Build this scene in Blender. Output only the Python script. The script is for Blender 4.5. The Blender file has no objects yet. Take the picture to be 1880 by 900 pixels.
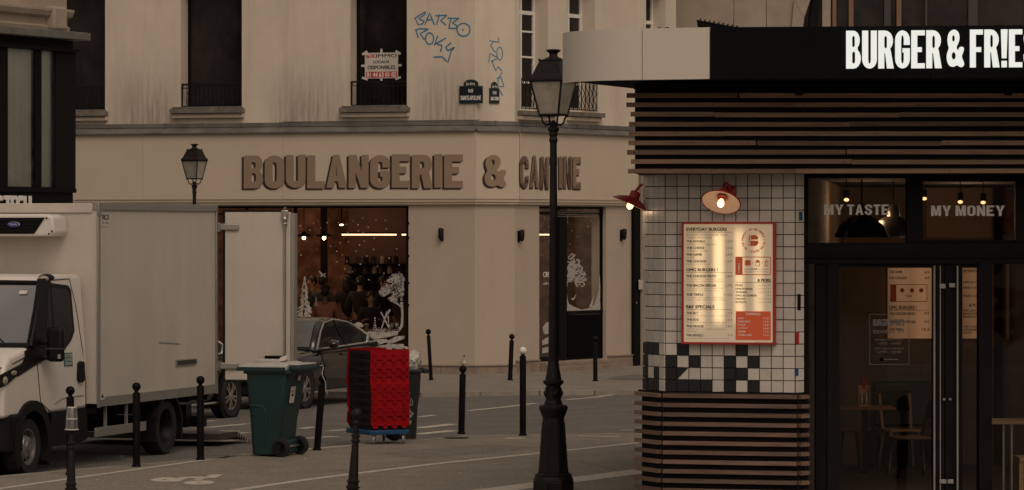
import bpy, bmesh, math, random
from mathutils import Matrix, Vector
random.seed(7)
R = math.radians
SC = bpy.context.scene
COL = SC.collection
# ---------------------------------------------------------------- camera
F, CX, HY, H = 6600.0, 940.0, 420.0, 2.8      # focal in photo pixels, centre column, horizon row, eye height
cam_d = bpy.data.cameras.new('camera')
cam = bpy.data.objects.new('camera', cam_d); COL.objects.link(cam)
cam_d.sensor_width = 36; cam_d.lens = F/1880*36; cam_d.shift_y = -30/1880
cam_d.clip_end = 3000; cam_d.clip_start = 0.5
cam.location = (0, 0, H); cam.rotation_euler = (R(90), 0, 0)
SC.camera = cam
# ---------------------------------------------------------------- sky, sun, exposure
SUN_EL, SUN_AZ = 50, 163       # behind the camera, to the right
w = bpy.data.worlds.new('World'); SC.world = w; w.use_nodes = True
nt = w.node_tree; nt.nodes.clear()
sky = nt.nodes.new('ShaderNodeTexSky'); sky.sky_type = 'NISHITA'; sky.sun_disc = False
sky.sun_elevation = R(SUN_EL); sky.sun_rotation = R(SUN_AZ); sky.dust_density = 4; sky.air_density = 1.2
hs = nt.nodes.new('ShaderNodeHueSaturation'); hs.inputs['Saturation'].default_value = 0.12   # overcast: grey
mx = nt.nodes.new('ShaderNodeMix'); mx.data_type = 'RGBA'; mx.blend_type = 'MULTIPLY'
mx.inputs[0].default_value = 1; mx.inputs[7].default_value = (1.0, 0.822, 0.682, 1)
bg = nt.nodes.new('ShaderNodeBackground'); bg.inputs[1].default_value = 0.086
ow = nt.nodes.new('ShaderNodeOutputWorld')
nt.links.new(sky.outputs[0], hs.inputs['Color']); nt.links.new(hs.outputs[0], mx.inputs[6])
nt.links.new(mx.outputs[2], bg.inputs[0]); nt.links.new(bg.outputs[0], ow.inputs[0])
sd = bpy.data.lights.new('sun', 'SUN'); sd.energy = 0.28; sd.angle = R(25); sd.color = (1, 0.84, 0.71)
so = bpy.data.objects.new('sun', sd); COL.objects.link(so)
az, el = R(SUN_AZ), R(SUN_EL)
so.rotation_euler = Vector((-math.sin(az)*math.cos(el), -math.cos(az)*math.cos(el), -math.sin(el))).to_track_quat('-Z', 'Y').to_euler()
SC.view_settings.view_transform = 'Standard'; SC.view_settings.look = 'None'
SC.view_settings.exposure = 0.0; SC.view_settings.gamma = 1
# ---------------------------------------------------------------- helpers
def P(px, py, D): return Vector(((px-CX)/F*D, D, H-(py-HY)/F*D))
def Gd(px, py, z=0.0):
    D = F*(H-z)/(py-HY); return Vector(((px-CX)/F*D, D, z))
WM = {}
def wm(o): return WM[o.name]
class Fr:                                     # an upright local frame: x along a wall to the right, y inward, z up
    def __init__(s, x, y, deg, z=0.0):
        s.o = Vector((x, y, z)); s.t = R(deg)
        s.M = Matrix.Translation((x, y, z)) @ Matrix.Rotation(s.t, 4, 'Z')
        s.d = Vector((math.cos(s.t), math.sin(s.t))); s.n = Vector((-s.d.y, s.d.x))
    def s(s, px, off=0.0):
        k = (px-CX)/F; ox, oy = s.o.x+off*s.n.x, s.o.y+off*s.n.y
        return (k*oy-ox)/(s.d.x-k*s.d.y)
    def D(s, px, off=0.0): return s.o.y+off*s.n.y+s.s(px, off)*s.d.y
    def z(s, px, py, off=0.0): return H-(py-HY)/F*s.D(px, off)-s.o.z
    def p(s, px, py, off=0.0): return Vector((s.s(px, off), off, s.z(px, py, off)))
    def at(s, x): q = s.o.xy+s.d*x; return q
def props(o, label=None, cat=None, group=None, kind=None):
    if label: o['label'] = label
    if cat: o['category'] = cat
    if group: o['group'] = group
    if kind: o['kind'] = kind
def thing(name, label, cat, M, group=None):
    o = bpy.data.objects.new(name, None); COL.objects.link(o); o.empty_display_size = .2
    if not isinstance(M, Matrix): M = Matrix.Translation(M)
    o.matrix_world = M; WM[o.name] = M.copy()
    props(o, label, cat, group); return o
def place(name, mesh, mat, parent=None, M=None):
    o = bpy.data.objects.new(name, mesh); COL.objects.link(o)
    if M is None: M = wm(parent) if parent is not None else Matrix.Identity(4)
    if mat is not None and (not mesh.materials or mesh.materials[0] != mat):
        if len(mesh.materials) == 0: mesh.materials.append(mat)
        else:
            o.material_slots[0].link = 'OBJECT'; o.material_slots[0].material = mat
    if parent is not None:
        o.parent = parent; o.matrix_local = wm(parent).inverted() @ M
    else: o.matrix_world = M
    WM[o.name] = M.copy(); return o
def copy_tree(o, newM, parent=None):
    rel = newM @ wm(o).inverted()
    def rec(a, par):
        c = a.copy(); COL.objects.link(c); m = rel @ wm(a); WM[c.name] = m
        if par is None: c.parent = None; c.matrix_world = m
        else: c.parent = par; c.matrix_parent_inverse = Matrix.Identity(4); c.matrix_local = wm(par).inverted() @ m
        for ch in list(KIDS(a)): rec(ch, c)
        return c
    return rec(o, parent)
def KIDS(a): return [x for x in SC.objects if x.parent == a]
class MB:
    def __init__(s): s.v = []; s.f = []; s.M = Matrix.Identity(4)
    def add(s, vs, fs, M=None):
        n = len(s.v); T = s.M if M is None else s.M @ M
        s.v += [tuple(T @ Vector(p)) for p in vs]; s.f += [tuple(i+n for i in f) for f in fs]; return s
    def box(s, x0, x1, y0, y1, z0, z1, M=None):
        return s.add([(x0,y0,z0),(x1,y0,z0),(x1,y1,z0),(x0,y1,z0),(x0,y0,z1),(x1,y0,z1),(x1,y1,z1),(x0,y1,z1)],
                     [(0,3,2,1),(4,5,6,7),(0,1,5,4),(1,2,6,5),(2,3,7,6),(3,0,4,7)], M)
    def quad(s, a, b, c, d, M=None): return s.add([a,b,c,d], [(0,1,2,3)], M)
    def prism(s, pts, z0, z1, M=None):          # polygon in xy, extruded in z
        n = len(pts)
        return s.add([(x,y,z0) for x,y in pts]+[(x,y,z1) for x,y in pts],
                     [tuple(range(n-1,-1,-1)), tuple(range(n,2*n))]+[(i,(i+1)%n,(i+1)%n+n,i+n) for i in range(n)], M)
    def slab(s, pts, y0, y1, M=None):           # polygon in xz, extruded in y (front at y0)
        n = len(pts)
        return s.add([(x,y0,z) for x,z in pts]+[(x,y1,z) for x,z in pts],
                     [tuple(range(n)), tuple(range(2*n-1,n-1,-1))]+[((i+1)%n,i,i+n,(i+1)%n+n) for i in range(n)], M)
    def lathe(s, prof, n=20, M=None, a0=0.0, caps=True):
        vs = []; fs = []; k = len(prof)
        for j in range(n):
            a = 2*math.pi*j/n+a0
            vs += [(r*math.cos(a), r*math.sin(a), z) for r, z in prof]
        for j in range(n):
            q = (j+1) % n
            fs += [(j*k+i, q*k+i, q*k+i+1, j*k+i+1) for i in range(k-1)]
        if caps and prof[0][0] > 1e-4: fs.append(tuple(j*k for j in range(n-1,-1,-1)))
        if caps and prof[-1][0] > 1e-4: fs.append(tuple(j*k+k-1 for j in range(n)))
        return s.add(vs, fs, M)
    def tube(s, pts, r, n=8, M=None, cap=True):
        pts = [Vector(p) for p in pts]; rs = r if isinstance(r, (list, tuple)) else [r]*len(pts)
        vs = []; fs = []; up = None
        for i, p in enumerate(pts):
            d = (pts[min(i+1,len(pts)-1)]-pts[max(i-1,0)]).normalized()
            if up is None: up = Vector((0,0,1)) if abs(d.z) < .9 else Vector((1,0,0))
            a = d.cross(up).normalized(); b = a.cross(d).normalized(); up = b
            vs += [tuple(p+(a*math.cos(2*math.pi*j/n)+b*math.sin(2*math.pi*j/n))*rs[i]) for j in range(n)]
        for i in range(len(pts)-1):
            fs += [(i*n+j, i*n+(j+1)%n, (i+1)*n+(j+1)%n, (i+1)*n+j) for j in range(n)]
        if cap: fs += [tuple(range(n-1,-1,-1)), tuple(range((len(pts)-1)*n, len(pts)*n))]
        return s.add(vs, fs, M)
    def cyl(s, a, b, r, n=12, M=None): return s.tube([a, b], r, n, M)
    def ball(s, c, r, n=14, m=9, M=None):
        rx, ry, rz = r if isinstance(r, (list, tuple)) else (r, r, r)
        prof = [(math.sin(math.pi*i/m), -math.cos(math.pi*i/m)) for i in range(m+1)]
        prof[0] = (0, -1); prof[-1] = (0, 1)
        T = Matrix.Translation(c) @ Matrix.Diagonal((rx, ry, rz, 1))
        return s.lathe(prof, n, T if M is None else M @ T)
    def ribbon(s, pts, wd, y, M=None):          # flat stroke in the xz plane at depth y, mitred
        L = []; Rr = []; pts = [Vector(p) for p in pts]
        for i, p in enumerate(pts):
            d = (pts[min(i+1,len(pts)-1)]-pts[max(i-1,0)])
            d = d.normalized() if d.length > 1e-9 else Vector((1,0)); n = Vector((-d.y, d.x))*wd/2
            L.append(p+n); Rr.append(p-n)
        k = len(pts)
        return s.add([(q.x, y, q.y) for q in L+Rr], [(i+k, i+1+k, i+1, i) for i in range(k-1)], M)
    def mesh(s, mesh, M):
        return s.add([v.co for v in mesh.vertices], [tuple(p.vertices) for p in mesh.polygons], M)
    def data(s, name, smooth=None, merge=False):
        m = bpy.data.meshes.new(name); m.from_pydata(s.v, [], s.f)
        b = bmesh.new(); b.from_mesh(m)
        if merge: bmesh.ops.remove_doubles(b, verts=b.verts, dist=1e-5)
        bmesh.ops.recalc_face_normals(b, faces=b.faces)
        b.to_mesh(m); b.free()
        if smooth is not None:
            m.shade_smooth(); m.set_sharp_from_angle(angle=R(smooth))
        m.update(); return m
    def build(s, name, mat, parent=None, M=None, smooth=None, merge=False, bevel=0, seg=2):
        me = s.data(name, smooth, merge or bevel > 0); me.materials.append(mat)
        o = place(name, me, mat, parent, M)
        if bevel:
            b = o.modifiers.new('bevel', 'BEVEL'); b.width = bevel; b.segments = seg; b.limit_method = 'ANGLE'
            b.angle_limit = R(40); b.harden_normals = False
            if smooth is None: me.shade_smooth(); me.set_sharp_from_angle(angle=R(35))
        return o
def wallmb(x0, x1, z0, z1, y0, y1, ops, mb=None):   # wall with real openings, reveals y0..y1
    mb = mb or MB(); xs = sorted({x0, x1}|{o[0] for o in ops}|{o[1] for o in ops}); zs = sorted({z0, z1}|{o[2] for o in ops}|{o[3] for o in ops})
    for a, b in zip(xs, xs[1:]):
        for c, d in zip(zs, zs[1:]):
            mxx, mz = (a+b)/2, (c+d)/2
            if a < x0-1e-6 or b > x1+1e-6 or any(o[0] < mxx < o[1] and o[2] < mz < o[3] for o in ops): continue
            mb.quad((a,y0,c),(b,y0,c),(b,y0,d),(a,y0,d)); mb.quad((b,y1,c),(a,y1,c),(a,y1,d),(b,y1,d))
    for a, b, c, d in ops+[(x1, x0, z1, z0)]:
        mb.quad((a,y0,c),(a,y0,d),(a,y1,d),(a,y1,c)); mb.quad((b,y0,d),(b,y0,c),(b,y1,c),(b,y1,d))
        mb.quad((a,y0,d),(b,y0,d),(b,y1,d),(a,y1,d)); mb.quad((b,y0,c),(a,y0,c),(a,y1,c),(b,y1,c))
    return mb
TX = {}
def textmesh(body, offset=0.0, ext=0.0, spacing=1.0):
    key = (body, offset, ext, spacing)
    if key not in TX:
        c = bpy.data.curves.new('t', 'FONT'); c.body = body; c.offset = offset; c.extrude = ext; c.resolution_u = 3; c.space_character = spacing
        m = bpy.data.meshes.new_from_object(bpy.data.objects.new('t', c)); bpy.data.curves.remove(c)
        TX[key] = (m, (min(v.co.x for v in m.vertices), max(v.co.x for v in m.vertices), min(v.co.y for v in m.vertices), max(v.co.y for v in m.vertices)))
    return TX[key]
UP = Matrix.Rotation(R(90), 4, 'X')
def text(mb, body, x0, x1, z0, z1, y, offset=0.0, ext=0.0, spacing=1.0, M=None):   # lettering fitted to a box on a wall, facing -y
    m, (a, b, c, d) = textmesh(body, 0.0, ext, spacing)
    S = Matrix.Diagonal(((x1-x0)/(b-a), (z1-z0)/(d-c), 1, 1)); k = max(0, offset)*1.1*(z1-z0)/(d-c)
    for i, (dx, dz) in enumerate(((0,0),) if k == 0 else ((k,.5*k),(-k,-.5*k),(k,-.5*k),(-k,.5*k),(0,0))):   # bolder print: strokes laid over each other
        T = Matrix.Translation((x0+dx, y-.00012*i, z0+dz)) @ UP @ S @ Matrix.Translation((-a, -c, 0))
        mb.mesh(m, T if M is None else M @ T)
    return mb
def glyph(contours, ext):
    c = bpy.data.curves.new('g', 'CURVE'); c.dimensions = '2D'; c.fill_mode = 'BOTH'; c.extrude = ext
    for pts in contours:
        sp = c.splines.new('POLY'); sp.points.add(len(pts)-1); sp.use_cyclic_u = True
        for p, q in zip(sp.points, pts): p.co = (q[0], q[1], 0, 1)
    m = bpy.data.meshes.new_from_object(bpy.data.objects.new('g', c)); bpy.data.curves.remove(c); return m
def skinned(name, pts, edges, mat, parent, M=None, root=0, sub=1):
    me = bpy.data.meshes.new(name); me.from_pydata([p[:3] for p in pts], edges, []); me.materials.append(mat)
    o = place(name, me, mat, parent, M)
    sk = o.modifiers.new('skin', 'SKIN'); sk.use_smooth_shade = True
    for i, d in enumerate(me.skin_vertices[0].data):
        r = pts[i][3]; d.radius = r if isinstance(r, tuple) else (r, r); d.use_root = i == root
    sb = o.modifiers.new('sub', 'SUBSURF'); sb.levels = sub; sb.render_levels = sub
    return o
# ---------------------------------------------------------------- materials
MATS = {}
def mat(name, col, rough=.6, metal=0.0, var=.12, scale=3.0, bump=0.0, bscale=40.0, spec=.5, rnd=0.0, stain_sheen=None, stain_sheen_col=None,
        coat=0.0, streak=None, col2=None, speck=0.0, sscale=30, splash=None):
    """Procedural surface: base colour with large and fine noise, optional per-object variation, drips and bump."""
    m = bpy.data.materials.new(name); m.use_nodes = True; n = m.node_tree; N = n.nodes; L = n.links
    b = N['Principled BSDF']; b.inputs['Roughness'].default_value = rough; b.inputs['Metallic'].default_value = metal
    b.inputs['Specular IOR Level'].default_value = spec; b.inputs['Coat Weight'].default_value = coat
    tc = N.new('ShaderNodeTexCoord')
    vec = tc.outputs['Object']
    if rnd:
        oi = N.new('ShaderNodeObjectInfo'); ad = N.new('ShaderNodeVectorMath'); ad.operation = 'ADD'
        sc = N.new('ShaderNodeVectorMath'); sc.operation = 'SCALE'; sc.inputs[3].default_value = 37
        cb = N.new('ShaderNodeCombineXYZ'); [L.new(oi.outputs['Random'], cb.inputs[i]) for i in range(3)]
        L.new(cb.outputs[0], sc.inputs[0]); L.new(vec, ad.inputs[0]); L.new(sc.outputs[0], ad.inputs[1]); vec = ad.outputs[0]
    if streak:
        mp = N.new('ShaderNodeMapping'); mp.inputs['Scale'].default_value = streak; L.new(vec, mp.inputs[0]); nvec = mp.outputs[0]
    else: nvec = vec
    n1 = N.new('ShaderNodeTexNoise'); n1.inputs['Scale'].default_value = scale; n1.inputs['Detail'].default_value = 8; n1.inputs['Roughness'].default_value = .65
    L.new(nvec, n1.inputs[0])
    cr = N.new('ShaderNodeMapRange'); cr.inputs[1].default_value = .3; cr.inputs[2].default_value = .7
    cr.inputs[3].default_value = 1-var; cr.inputs[4].default_value = 1+var; L.new(n1.outputs[0], cr.inputs[0])
    fac = cr.outputs[0]
    if rnd:
        mr = N.new('ShaderNodeMapRange'); mr.inputs[3].default_value = 1-rnd; mr.inputs[4].default_value = 1+rnd; L.new(oi.outputs['Random'], mr.inputs[0])
        mm = N.new('ShaderNodeMath'); mm.operation = 'MULTIPLY'; L.new(fac, mm.inputs[0]); L.new(mr.outputs[0], mm.inputs[1]); fac = mm.outputs[0]
    v = N.new('ShaderNodeVectorMath'); v.operation = 'SCALE'; v.inputs[0].default_value = col; L.new(fac, v.inputs[3])
    out = v.outputs[0]
    if speck:      # aggregate
        ns = N.new('ShaderNodeTexVoronoi'); ns.inputs['Scale'].default_value = sscale; L.new(vec, ns.inputs[0])
        ms = N.new('ShaderNodeMapRange'); ms.inputs[3].default_value = 1-speck; ms.inputs[4].default_value = 1+speck; sx_ = N.new('ShaderNodeSeparateColor'); L.new(ns.outputs['Color'], sx_.inputs[0]); L.new(sx_.outputs[0], ms.inputs[0])
        vs_ = N.new('ShaderNodeVectorMath'); vs_.operation = 'SCALE'; L.new(out, vs_.inputs[0]); L.new(ms.outputs[0], vs_.inputs[3]); out = vs_.outputs[0]
    if splash:     # rain-splash grime: heights (none, full), list of x centres, half width, strength, colour
        (za, zb), xs_, hw_, st_, sc_ = splash; sp = N.new('ShaderNodeSeparateXYZ'); L.new(tc.outputs['Object'], sp.inputs[0])
        mz = N.new('ShaderNodeMapRange'); mz.interpolation_type = 'SMOOTHSTEP'; mz.inputs[1].default_value = za; mz.inputs[2].default_value = zb; L.new(sp.outputs['Z'], mz.inputs[0])
        acc = None
        for xc in xs_:
            s1 = N.new('ShaderNodeMath'); s1.operation = 'SUBTRACT'; s1.inputs[1].default_value = xc; L.new(sp.outputs['X'], s1.inputs[0]); s2 = N.new('ShaderNodeMath'); s2.operation = 'ABSOLUTE'; L.new(s1.outputs[0], s2.inputs[0])
            m3 = N.new('ShaderNodeMapRange'); m3.interpolation_type = 'SMOOTHSTEP'; m3.inputs[1].default_value = hw_; m3.inputs[2].default_value = hw_*.2; L.new(s2.outputs[0], m3.inputs[0])
            if acc is None: acc = m3.outputs[0]
            else:
                a4 = N.new('ShaderNodeMath'); a4.operation = 'MAXIMUM'; L.new(acc, a4.inputs[0]); L.new(m3.outputs[0], a4.inputs[1]); acc = a4.outputs[0]
        mp5 = N.new('ShaderNodeMapping'); mp5.inputs['Scale'].default_value = (16,16,1.1); L.new(vec, mp5.inputs[0]); n5 = N.new('ShaderNodeTexNoise'); n5.inputs['Scale'].default_value = 1; n5.inputs['Detail'].default_value = 9; n5.inputs['Roughness'].default_value = .7; L.new(mp5.outputs[0], n5.inputs[0])
        m5 = N.new('ShaderNodeMapRange'); m5.inputs[1].default_value = .28; m5.inputs[2].default_value = .72; L.new(n5.outputs[0], m5.inputs[0])
        p1 = N.new('ShaderNodeMath'); p1.operation = 'MULTIPLY'; L.new(mz.outputs[0], p1.inputs[0]); L.new(acc, p1.inputs[1]); p2 = N.new('ShaderNodeMath'); p2.operation = 'MULTIPLY'; L.new(p1.outputs[0], p2.inputs[0]); L.new(m5.outputs[0], p2.inputs[1]); p3 = N.new('ShaderNodeMath'); p3.operation = 'MULTIPLY'; p3.inputs[1].default_value = st_; L.new(p2.outputs[0], p3.inputs[0])
        x = N.new('ShaderNodeMix'); x.data_type = 'RGBA'; L.new(p3.outputs[0], x.inputs[0]); L.new(out, x.inputs[6]); x.inputs[7].default_value = (*sc_, 1); out = x.outputs[2]
    if col2:
        n3 = N.new('ShaderNodeTexNoise'); n3.inputs['Scale'].default_value = scale*.37; n3.inputs['Detail'].default_value = 5; L.new(nvec, n3.inputs[0])
        rr = N.new('ShaderNodeMapRange'); rr.inputs[1].default_value = .42; rr.inputs[2].default_value = .62; L.new(n3.outputs[0], rr.inputs[0])
        x = N.new('ShaderNodeMix'); x.data_type = 'RGBA'; L.new(rr.outputs[0], x.inputs[0]); L.new(out, x.inputs[6]); x.inputs[7].default_value = (*col2, 1); out = x.outputs[2]
    if stain_sheen:      # stains, and reflections painted on glass (scale vector, low, high, strength)
        mp = N.new('ShaderNodeMapping'); mp.inputs['Scale'].default_value = stain_sheen[0]; L.new(vec, mp.inputs[0])
        n2 = N.new('ShaderNodeTexNoise'); n2.inputs['Scale'].default_value = 1; n2.inputs['Detail'].default_value = 10; n2.inputs['Roughness'].default_value = .7; L.new(mp.outputs[0], n2.inputs[0])
        rr = N.new('ShaderNodeMapRange'); rr.inputs[1].default_value = stain_sheen[1]; rr.inputs[2].default_value = stain_sheen[2]; rr.inputs[4].default_value = stain_sheen[3]; L.new(n2.outputs[0], rr.inputs[0])
        x = N.new('ShaderNodeMix'); x.data_type = 'RGBA'; L.new(rr.outputs[0], x.inputs[0]); L.new(out, x.inputs[6]); x.inputs[7].default_value = (*(stain_sheen_col or (.06,.05,.04)), 1); out = x.outputs[2]
    L.new(out, b.inputs['Base Color'])
    rm = N.new('ShaderNodeMapRange'); rm.inputs[3].default_value = max(rough-.1, .02); rm.inputs[4].default_value = min(rough+.12, 1); L.new(n1.outputs[0], rm.inputs[0]); L.new(rm.outputs[0], b.inputs['Roughness'])
    if bump:
        nb = N.new('ShaderNodeTexNoise'); nb.inputs['Scale'].default_value = bscale; nb.inputs['Detail'].default_value = 6; L.new(nvec, nb.inputs[0])
        bu = N.new('ShaderNodeBump'); bu.inputs['Strength'].default_value = bump; bu.inputs['Distance'].default_value = .02; L.new(nb.outputs[0], bu.inputs['Height']); L.new(bu.outputs[0], b.inputs['Normal'])
    MATS[name] = m; return m
def emis(name, col, s, base=(.8,.8,.8)):
    m = bpy.data.materials.new(name); m.use_nodes = True; b = m.node_tree.nodes['Principled BSDF']
    b.inputs['Base Color'].default_value = (*base, 1); b.inputs['Emission Color'].default_value = (*col, 1); b.inputs['Emission Strength'].default_value = s
    b.inputs['Roughness'].default_value = .5; return m
def thin_glass(name, tint=(.9,.9,.88), refl=1.0, rough=.01, base_refl=.03, bend=.0):
    m = bpy.data.materials.new(name); m.use_nodes = True; n = m.node_tree; N = n.nodes; L = n.links; N.clear()
    o = N.new('ShaderNodeOutputMaterial'); mixs = N.new('ShaderNodeMixShader'); t = N.new('ShaderNodeBsdfTransparent'); g = N.new('ShaderNodeBsdfGlossy')
    t.inputs[0].default_value = (*tint, 1); g.inputs['Roughness'].default_value = rough; g.inputs[0].default_value = (1,1,1,1)
    fr = N.new('ShaderNodeFresnel'); fr.inputs[0].default_value = 1.5
    mm = N.new('ShaderNodeMath'); mm.operation = 'MULTIPLY_ADD'; mm.inputs[1].default_value = refl; mm.inputs[2].default_value = base_refl
    L.new(fr.outputs[0], mm.inputs[0]); L.new(mm.outputs[0], mixs.inputs[0]); L.new(t.outputs[0], mixs.inputs[1]); L.new(g.outputs[0], mixs.inputs[2]); L.new(mixs.outputs[0], o.inputs[0])
    if bend:
        tc = N.new('ShaderNodeTexCoord'); nz = N.new('ShaderNodeTexNoise'); nz.inputs['Scale'].default_value = 1.3; bu = N.new('ShaderNodeBump'); bu.inputs['Strength'].default_value = bend; bu.inputs['Distance'].default_value = .05
        L.new(tc.outputs['Object'], nz.inputs[0]); L.new(nz.outputs[0], bu.inputs['Height']); L.new(bu.outputs[0], g.inputs['Normal'])
    return m
M_plaster = mat('cream_plaster', (.67,.59,.485), .85, var=.07, scale=1.2, bump=.15, bscale=25, stain_sheen=((2.2,2.2,.3), .5, .75, .4), stain_sheen_col=(.36,.29,.22), splash=((6.45,4.9), (-6.85,-3.45,-.5,-10.2), 1.15, .85, (.15,.122,.098)))
M_plaster_g = mat('shop_plaster', (.45,.38,.30), .85, var=.07, scale=1.0, bump=.1, bscale=20, stain_sheen=((.8,.8,.5), .5, .8, .35), stain_sheen_col=(.36,.25,.2))
M_band = mat('painted_sign_board', (.56,.48,.375), .7, var=.03, scale=2, stain_sheen=((.8,.8,.8), .55, .8, .12), stain_sheen_col=(.3,.26,.2))
M_zinc = mat('weathered_zinc', (.17,.16,.145), .55, .3, var=.25, scale=3, stain_sheen=((2,2,8), .5, .7, .5), stain_sheen_col=(.3,.27,.23))
M_sill = mat('sill_stone', (.15,.13,.11), .8, var=.3, scale=5, stain_sheen=((6,6,6), .5, .7, .4), stain_sheen_col=(.4,.35,.28))
M_trim = mat('cream_moulding', (.52,.45,.37), .8, var=.1, scale=4)
M_plinth = mat('plinth_stone', (.26,.205,.16), .85, var=.18, scale=4, bump=.2, stain_sheen=((3,3,1), .5, .72, .5), stain_sheen_col=(.12,.1,.085))
M_iron = mat('cast_iron_black', (.010,.009,.009), .5, .2, var=.2, scale=12, bump=.15, bscale=60, spec=.25)
M_lampiron = mat('lamp_post_paint', (.015,.012,.012), .5, .1, var=.35, scale=9, bump=.4, bscale=45, spec=.25, stain_sheen=((14,14,5), .55, .75, .5), stain_sheen_col=(.05,.04,.034))
M_black = mat('black_paint', (.005,.0045,.006), .5, var=.4, scale=7, spec=.12, stain_sheen=((20,20,3), .6, .75, .5), stain_sheen_col=(.03,.026,.024))
M_blackm = mat('matt_black', (.007,.006,.007), .8, var=.2, scale=3, spec=.2)
M_darkgrey = mat('dark_grey_frame', (.04,.037,.036), .5, var=.15, scale=3)
M_dkglass = mat('dark_window_glass', (.015,.012,.012), .12, var=.5, scale=.9, spec=.22, stain_sheen=((.9,.9,.5), .45, .66, .7), stain_sheen_col=(.045,.038,.034))  # paler blotches in the colour imitate faint reflections
M_asph = mat('road_asphalt', (.14,.13,.115), .9, speck=.35, sscale=45, var=.2, scale=1.2, bump=.5, bscale=90, stain_sheen=((.5,1.8,1), .45, .75, .6), stain_sheen_col=(.095,.087,.078))
M_lane = mat('cycle_lane_asphalt', (.225,.20,.165), .9, speck=.25, sscale=45, var=.16, scale=1.5, bump=.4, bscale=90, stain_sheen=((.9,.9,1), .55, .8, .3), stain_sheen_col=(.15,.135,.115))
M_line = mat('worn_road_paint', (.52,.475,.41), .8, var=.15, scale=6, stain_sheen=((14,14,14), .5, .66, .6), stain_sheen_col=(.2,.18,.155))
M_white = mat('white_van_paint', (.70,.66,.60), .35, var=.05, scale=1.5, spec=.5, coat=.2, stain_sheen=((2,2,.5), .56, .85, .3), stain_sheen_col=(.4,.35,.3))
M_boxw = mat('white_box_panel', (.56,.515,.45), .45, var=.07, scale=.8, streak=(1,1,.5), spec=.4, stain_sheen=((1.4,1.4,.45), .42, .72, .6), stain_sheen_col=(.43,.385,.325))
M_alu = mat('dull_aluminium', (.33,.315,.29), .45, .5, var=.1, scale=6)
M_steel = mat('brushed_steel', (.5,.47,.44), .3, .9, var=.1, scale=10)
M_plast = mat('black_plastic', (.007,.0065,.007), .5, var=.3, scale=5, spec=.2, stain_sheen=((5,5,3), .55, .8, .4), stain_sheen_col=(.03,.026,.023))
M_tyre = mat('tyre_rubber', (.011,.010,.010), .85, var=.25, scale=14, bump=.2)
M_rim = mat('dusty_alloy', (.30,.28,.26), .4, .6, var=.2, scale=10)
M_car = mat('black_car_paint', (.006,.005,.006), .1, .0, var=.1, scale=2, spec=.4, coat=.7)
M_cargl = mat('tinted_car_glass', (.01,.009,.009), .06, var=.4, scale=3, spec=.5, stain_sheen=((1.2,3,5), .5, .66, .6), stain_sheen_col=(.07,.062,.055))  # lighter streaks painted into the colour as reflections on the side windows
M_chrome = mat('chrome_trim', (.85,.82,.77), .3, 1.0, var=.05)
M_bin = mat('green_bin_plastic', (.012,.037,.039), .5, var=.12, scale=3, spec=.4, stain_sheen=((3,3,1.2), .52, .8, .35), stain_sheen_col=(.02,.05,.05))
M_binlid = mat('bleached_bin_lid', (.46,.45,.41), .6, var=.12, scale=4)
M_bindk = mat('dark_bin_plastic', (.02,.022,.021), .5, var=.2, scale=3, spec=.4)
M_red = mat('red_crate_plastic', (.31,.003,.008), .55, var=.12, scale=5, spec=.15, rnd=.25)
M_crate = mat('black_crate_plastic', (.012,.011,.012), .55, var=.2, scale=5, spec=.35)
M_blue = mat('blue_dolly_plastic', (.01,.07,.17), .5, var=.15, scale=5)
M_bag = mat('pale_rubbish_bag', (.5,.47,.42), .35, var=.35, scale=9, spec=.6, bump=.8, bscale=14)
M_tile = mat('white_glazed_tile', (.55,.515,.465), .28, var=.08, scale=4, rnd=.09, spec=.5, stain_sheen=((1.5,1.5,1.5), .62, .85, .3), stain_sheen_col=(.38,.32,.26))
M_tileb = mat('black_glazed_tile', (.014,.014,.017), .22, var=.1, scale=4, rnd=.1)
M_grout = mat('dark_grout', (.035,.03,.028), .9)
M_wood = mat('larch_slat', (.24,.155,.105), .75, var=.3, scale=3, streak=(1,12,12), rnd=.38, bump=.2, bscale=30, stain_sheen=((3,20,20), .6, .75, .5), stain_sheen_col=(.07,.04,.025))
M_wood2 = mat('dark_brown_slat', (.165,.098,.07), .75, var=.35, scale=3, streak=(1,12,12), rnd=.3, bump=.2, bscale=30, stain_sheen=((3,20,20), .55, .75, .6), stain_sheen_col=(.05,.03,.02))  # darker brown variant of the larch slat, for the lower rows
M_fascw = mat('cream_metal_fascia', (.63,.585,.505), .42, var=.03, scale=1, spec=.4)
M_fascb = mat('black_metal_fascia', (.0035,.003,.0045), .5, var=.3, scale=2, spec=.08)
M_redm = mat('red_enamel', (.36,.022,.018), .4, var=.1, scale=6)
M_enamel = mat('lamp_inside_enamel', (.50,.37,.31), .4, var=.03)
M_stone = mat('old_limestone', (.36,.30,.235), .9, var=.14, scale=1.5, bump=.3, bscale=12, stain_sheen=((1,1,.7), .48, .75, .5), stain_sheen_col=(.2,.165,.13))
M_letter = mat('brown_letter_face', (.288,.21,.143), .75, var=.05, scale=3)
M_letsh = mat('dark_letter_side', (.03,.014,.012), .8, var=.1)
M_graf = mat('blue_spray_paint', (.025,.2,.36), .7, var=.3, scale=10)
M_plate = mat('navy_enamel_plate', (.008,.012,.022), .3, var=.1)
M_plateg = mat('green_plate_border', (.01,.028,.026), .35, var=.2)
M_print = mat('white_print', (.8,.77,.72), .7, var=.05)
M_printb = mat('black_print', (.025,.02,.02), .7, var=.05)
M_printr = mat('red_print', (.45,.05,.03), .7, var=.05)
M_vinyl = mat('white_vinyl', (.92,.9,.86), .6, var=.03)
M_paper = mat('paper_sheet', (.6,.56,.5), .8, var=.08, scale=5)
M_paintw = mat('white_window_paint', (.40,.37,.34), .9, var=.4, scale=18)
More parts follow.
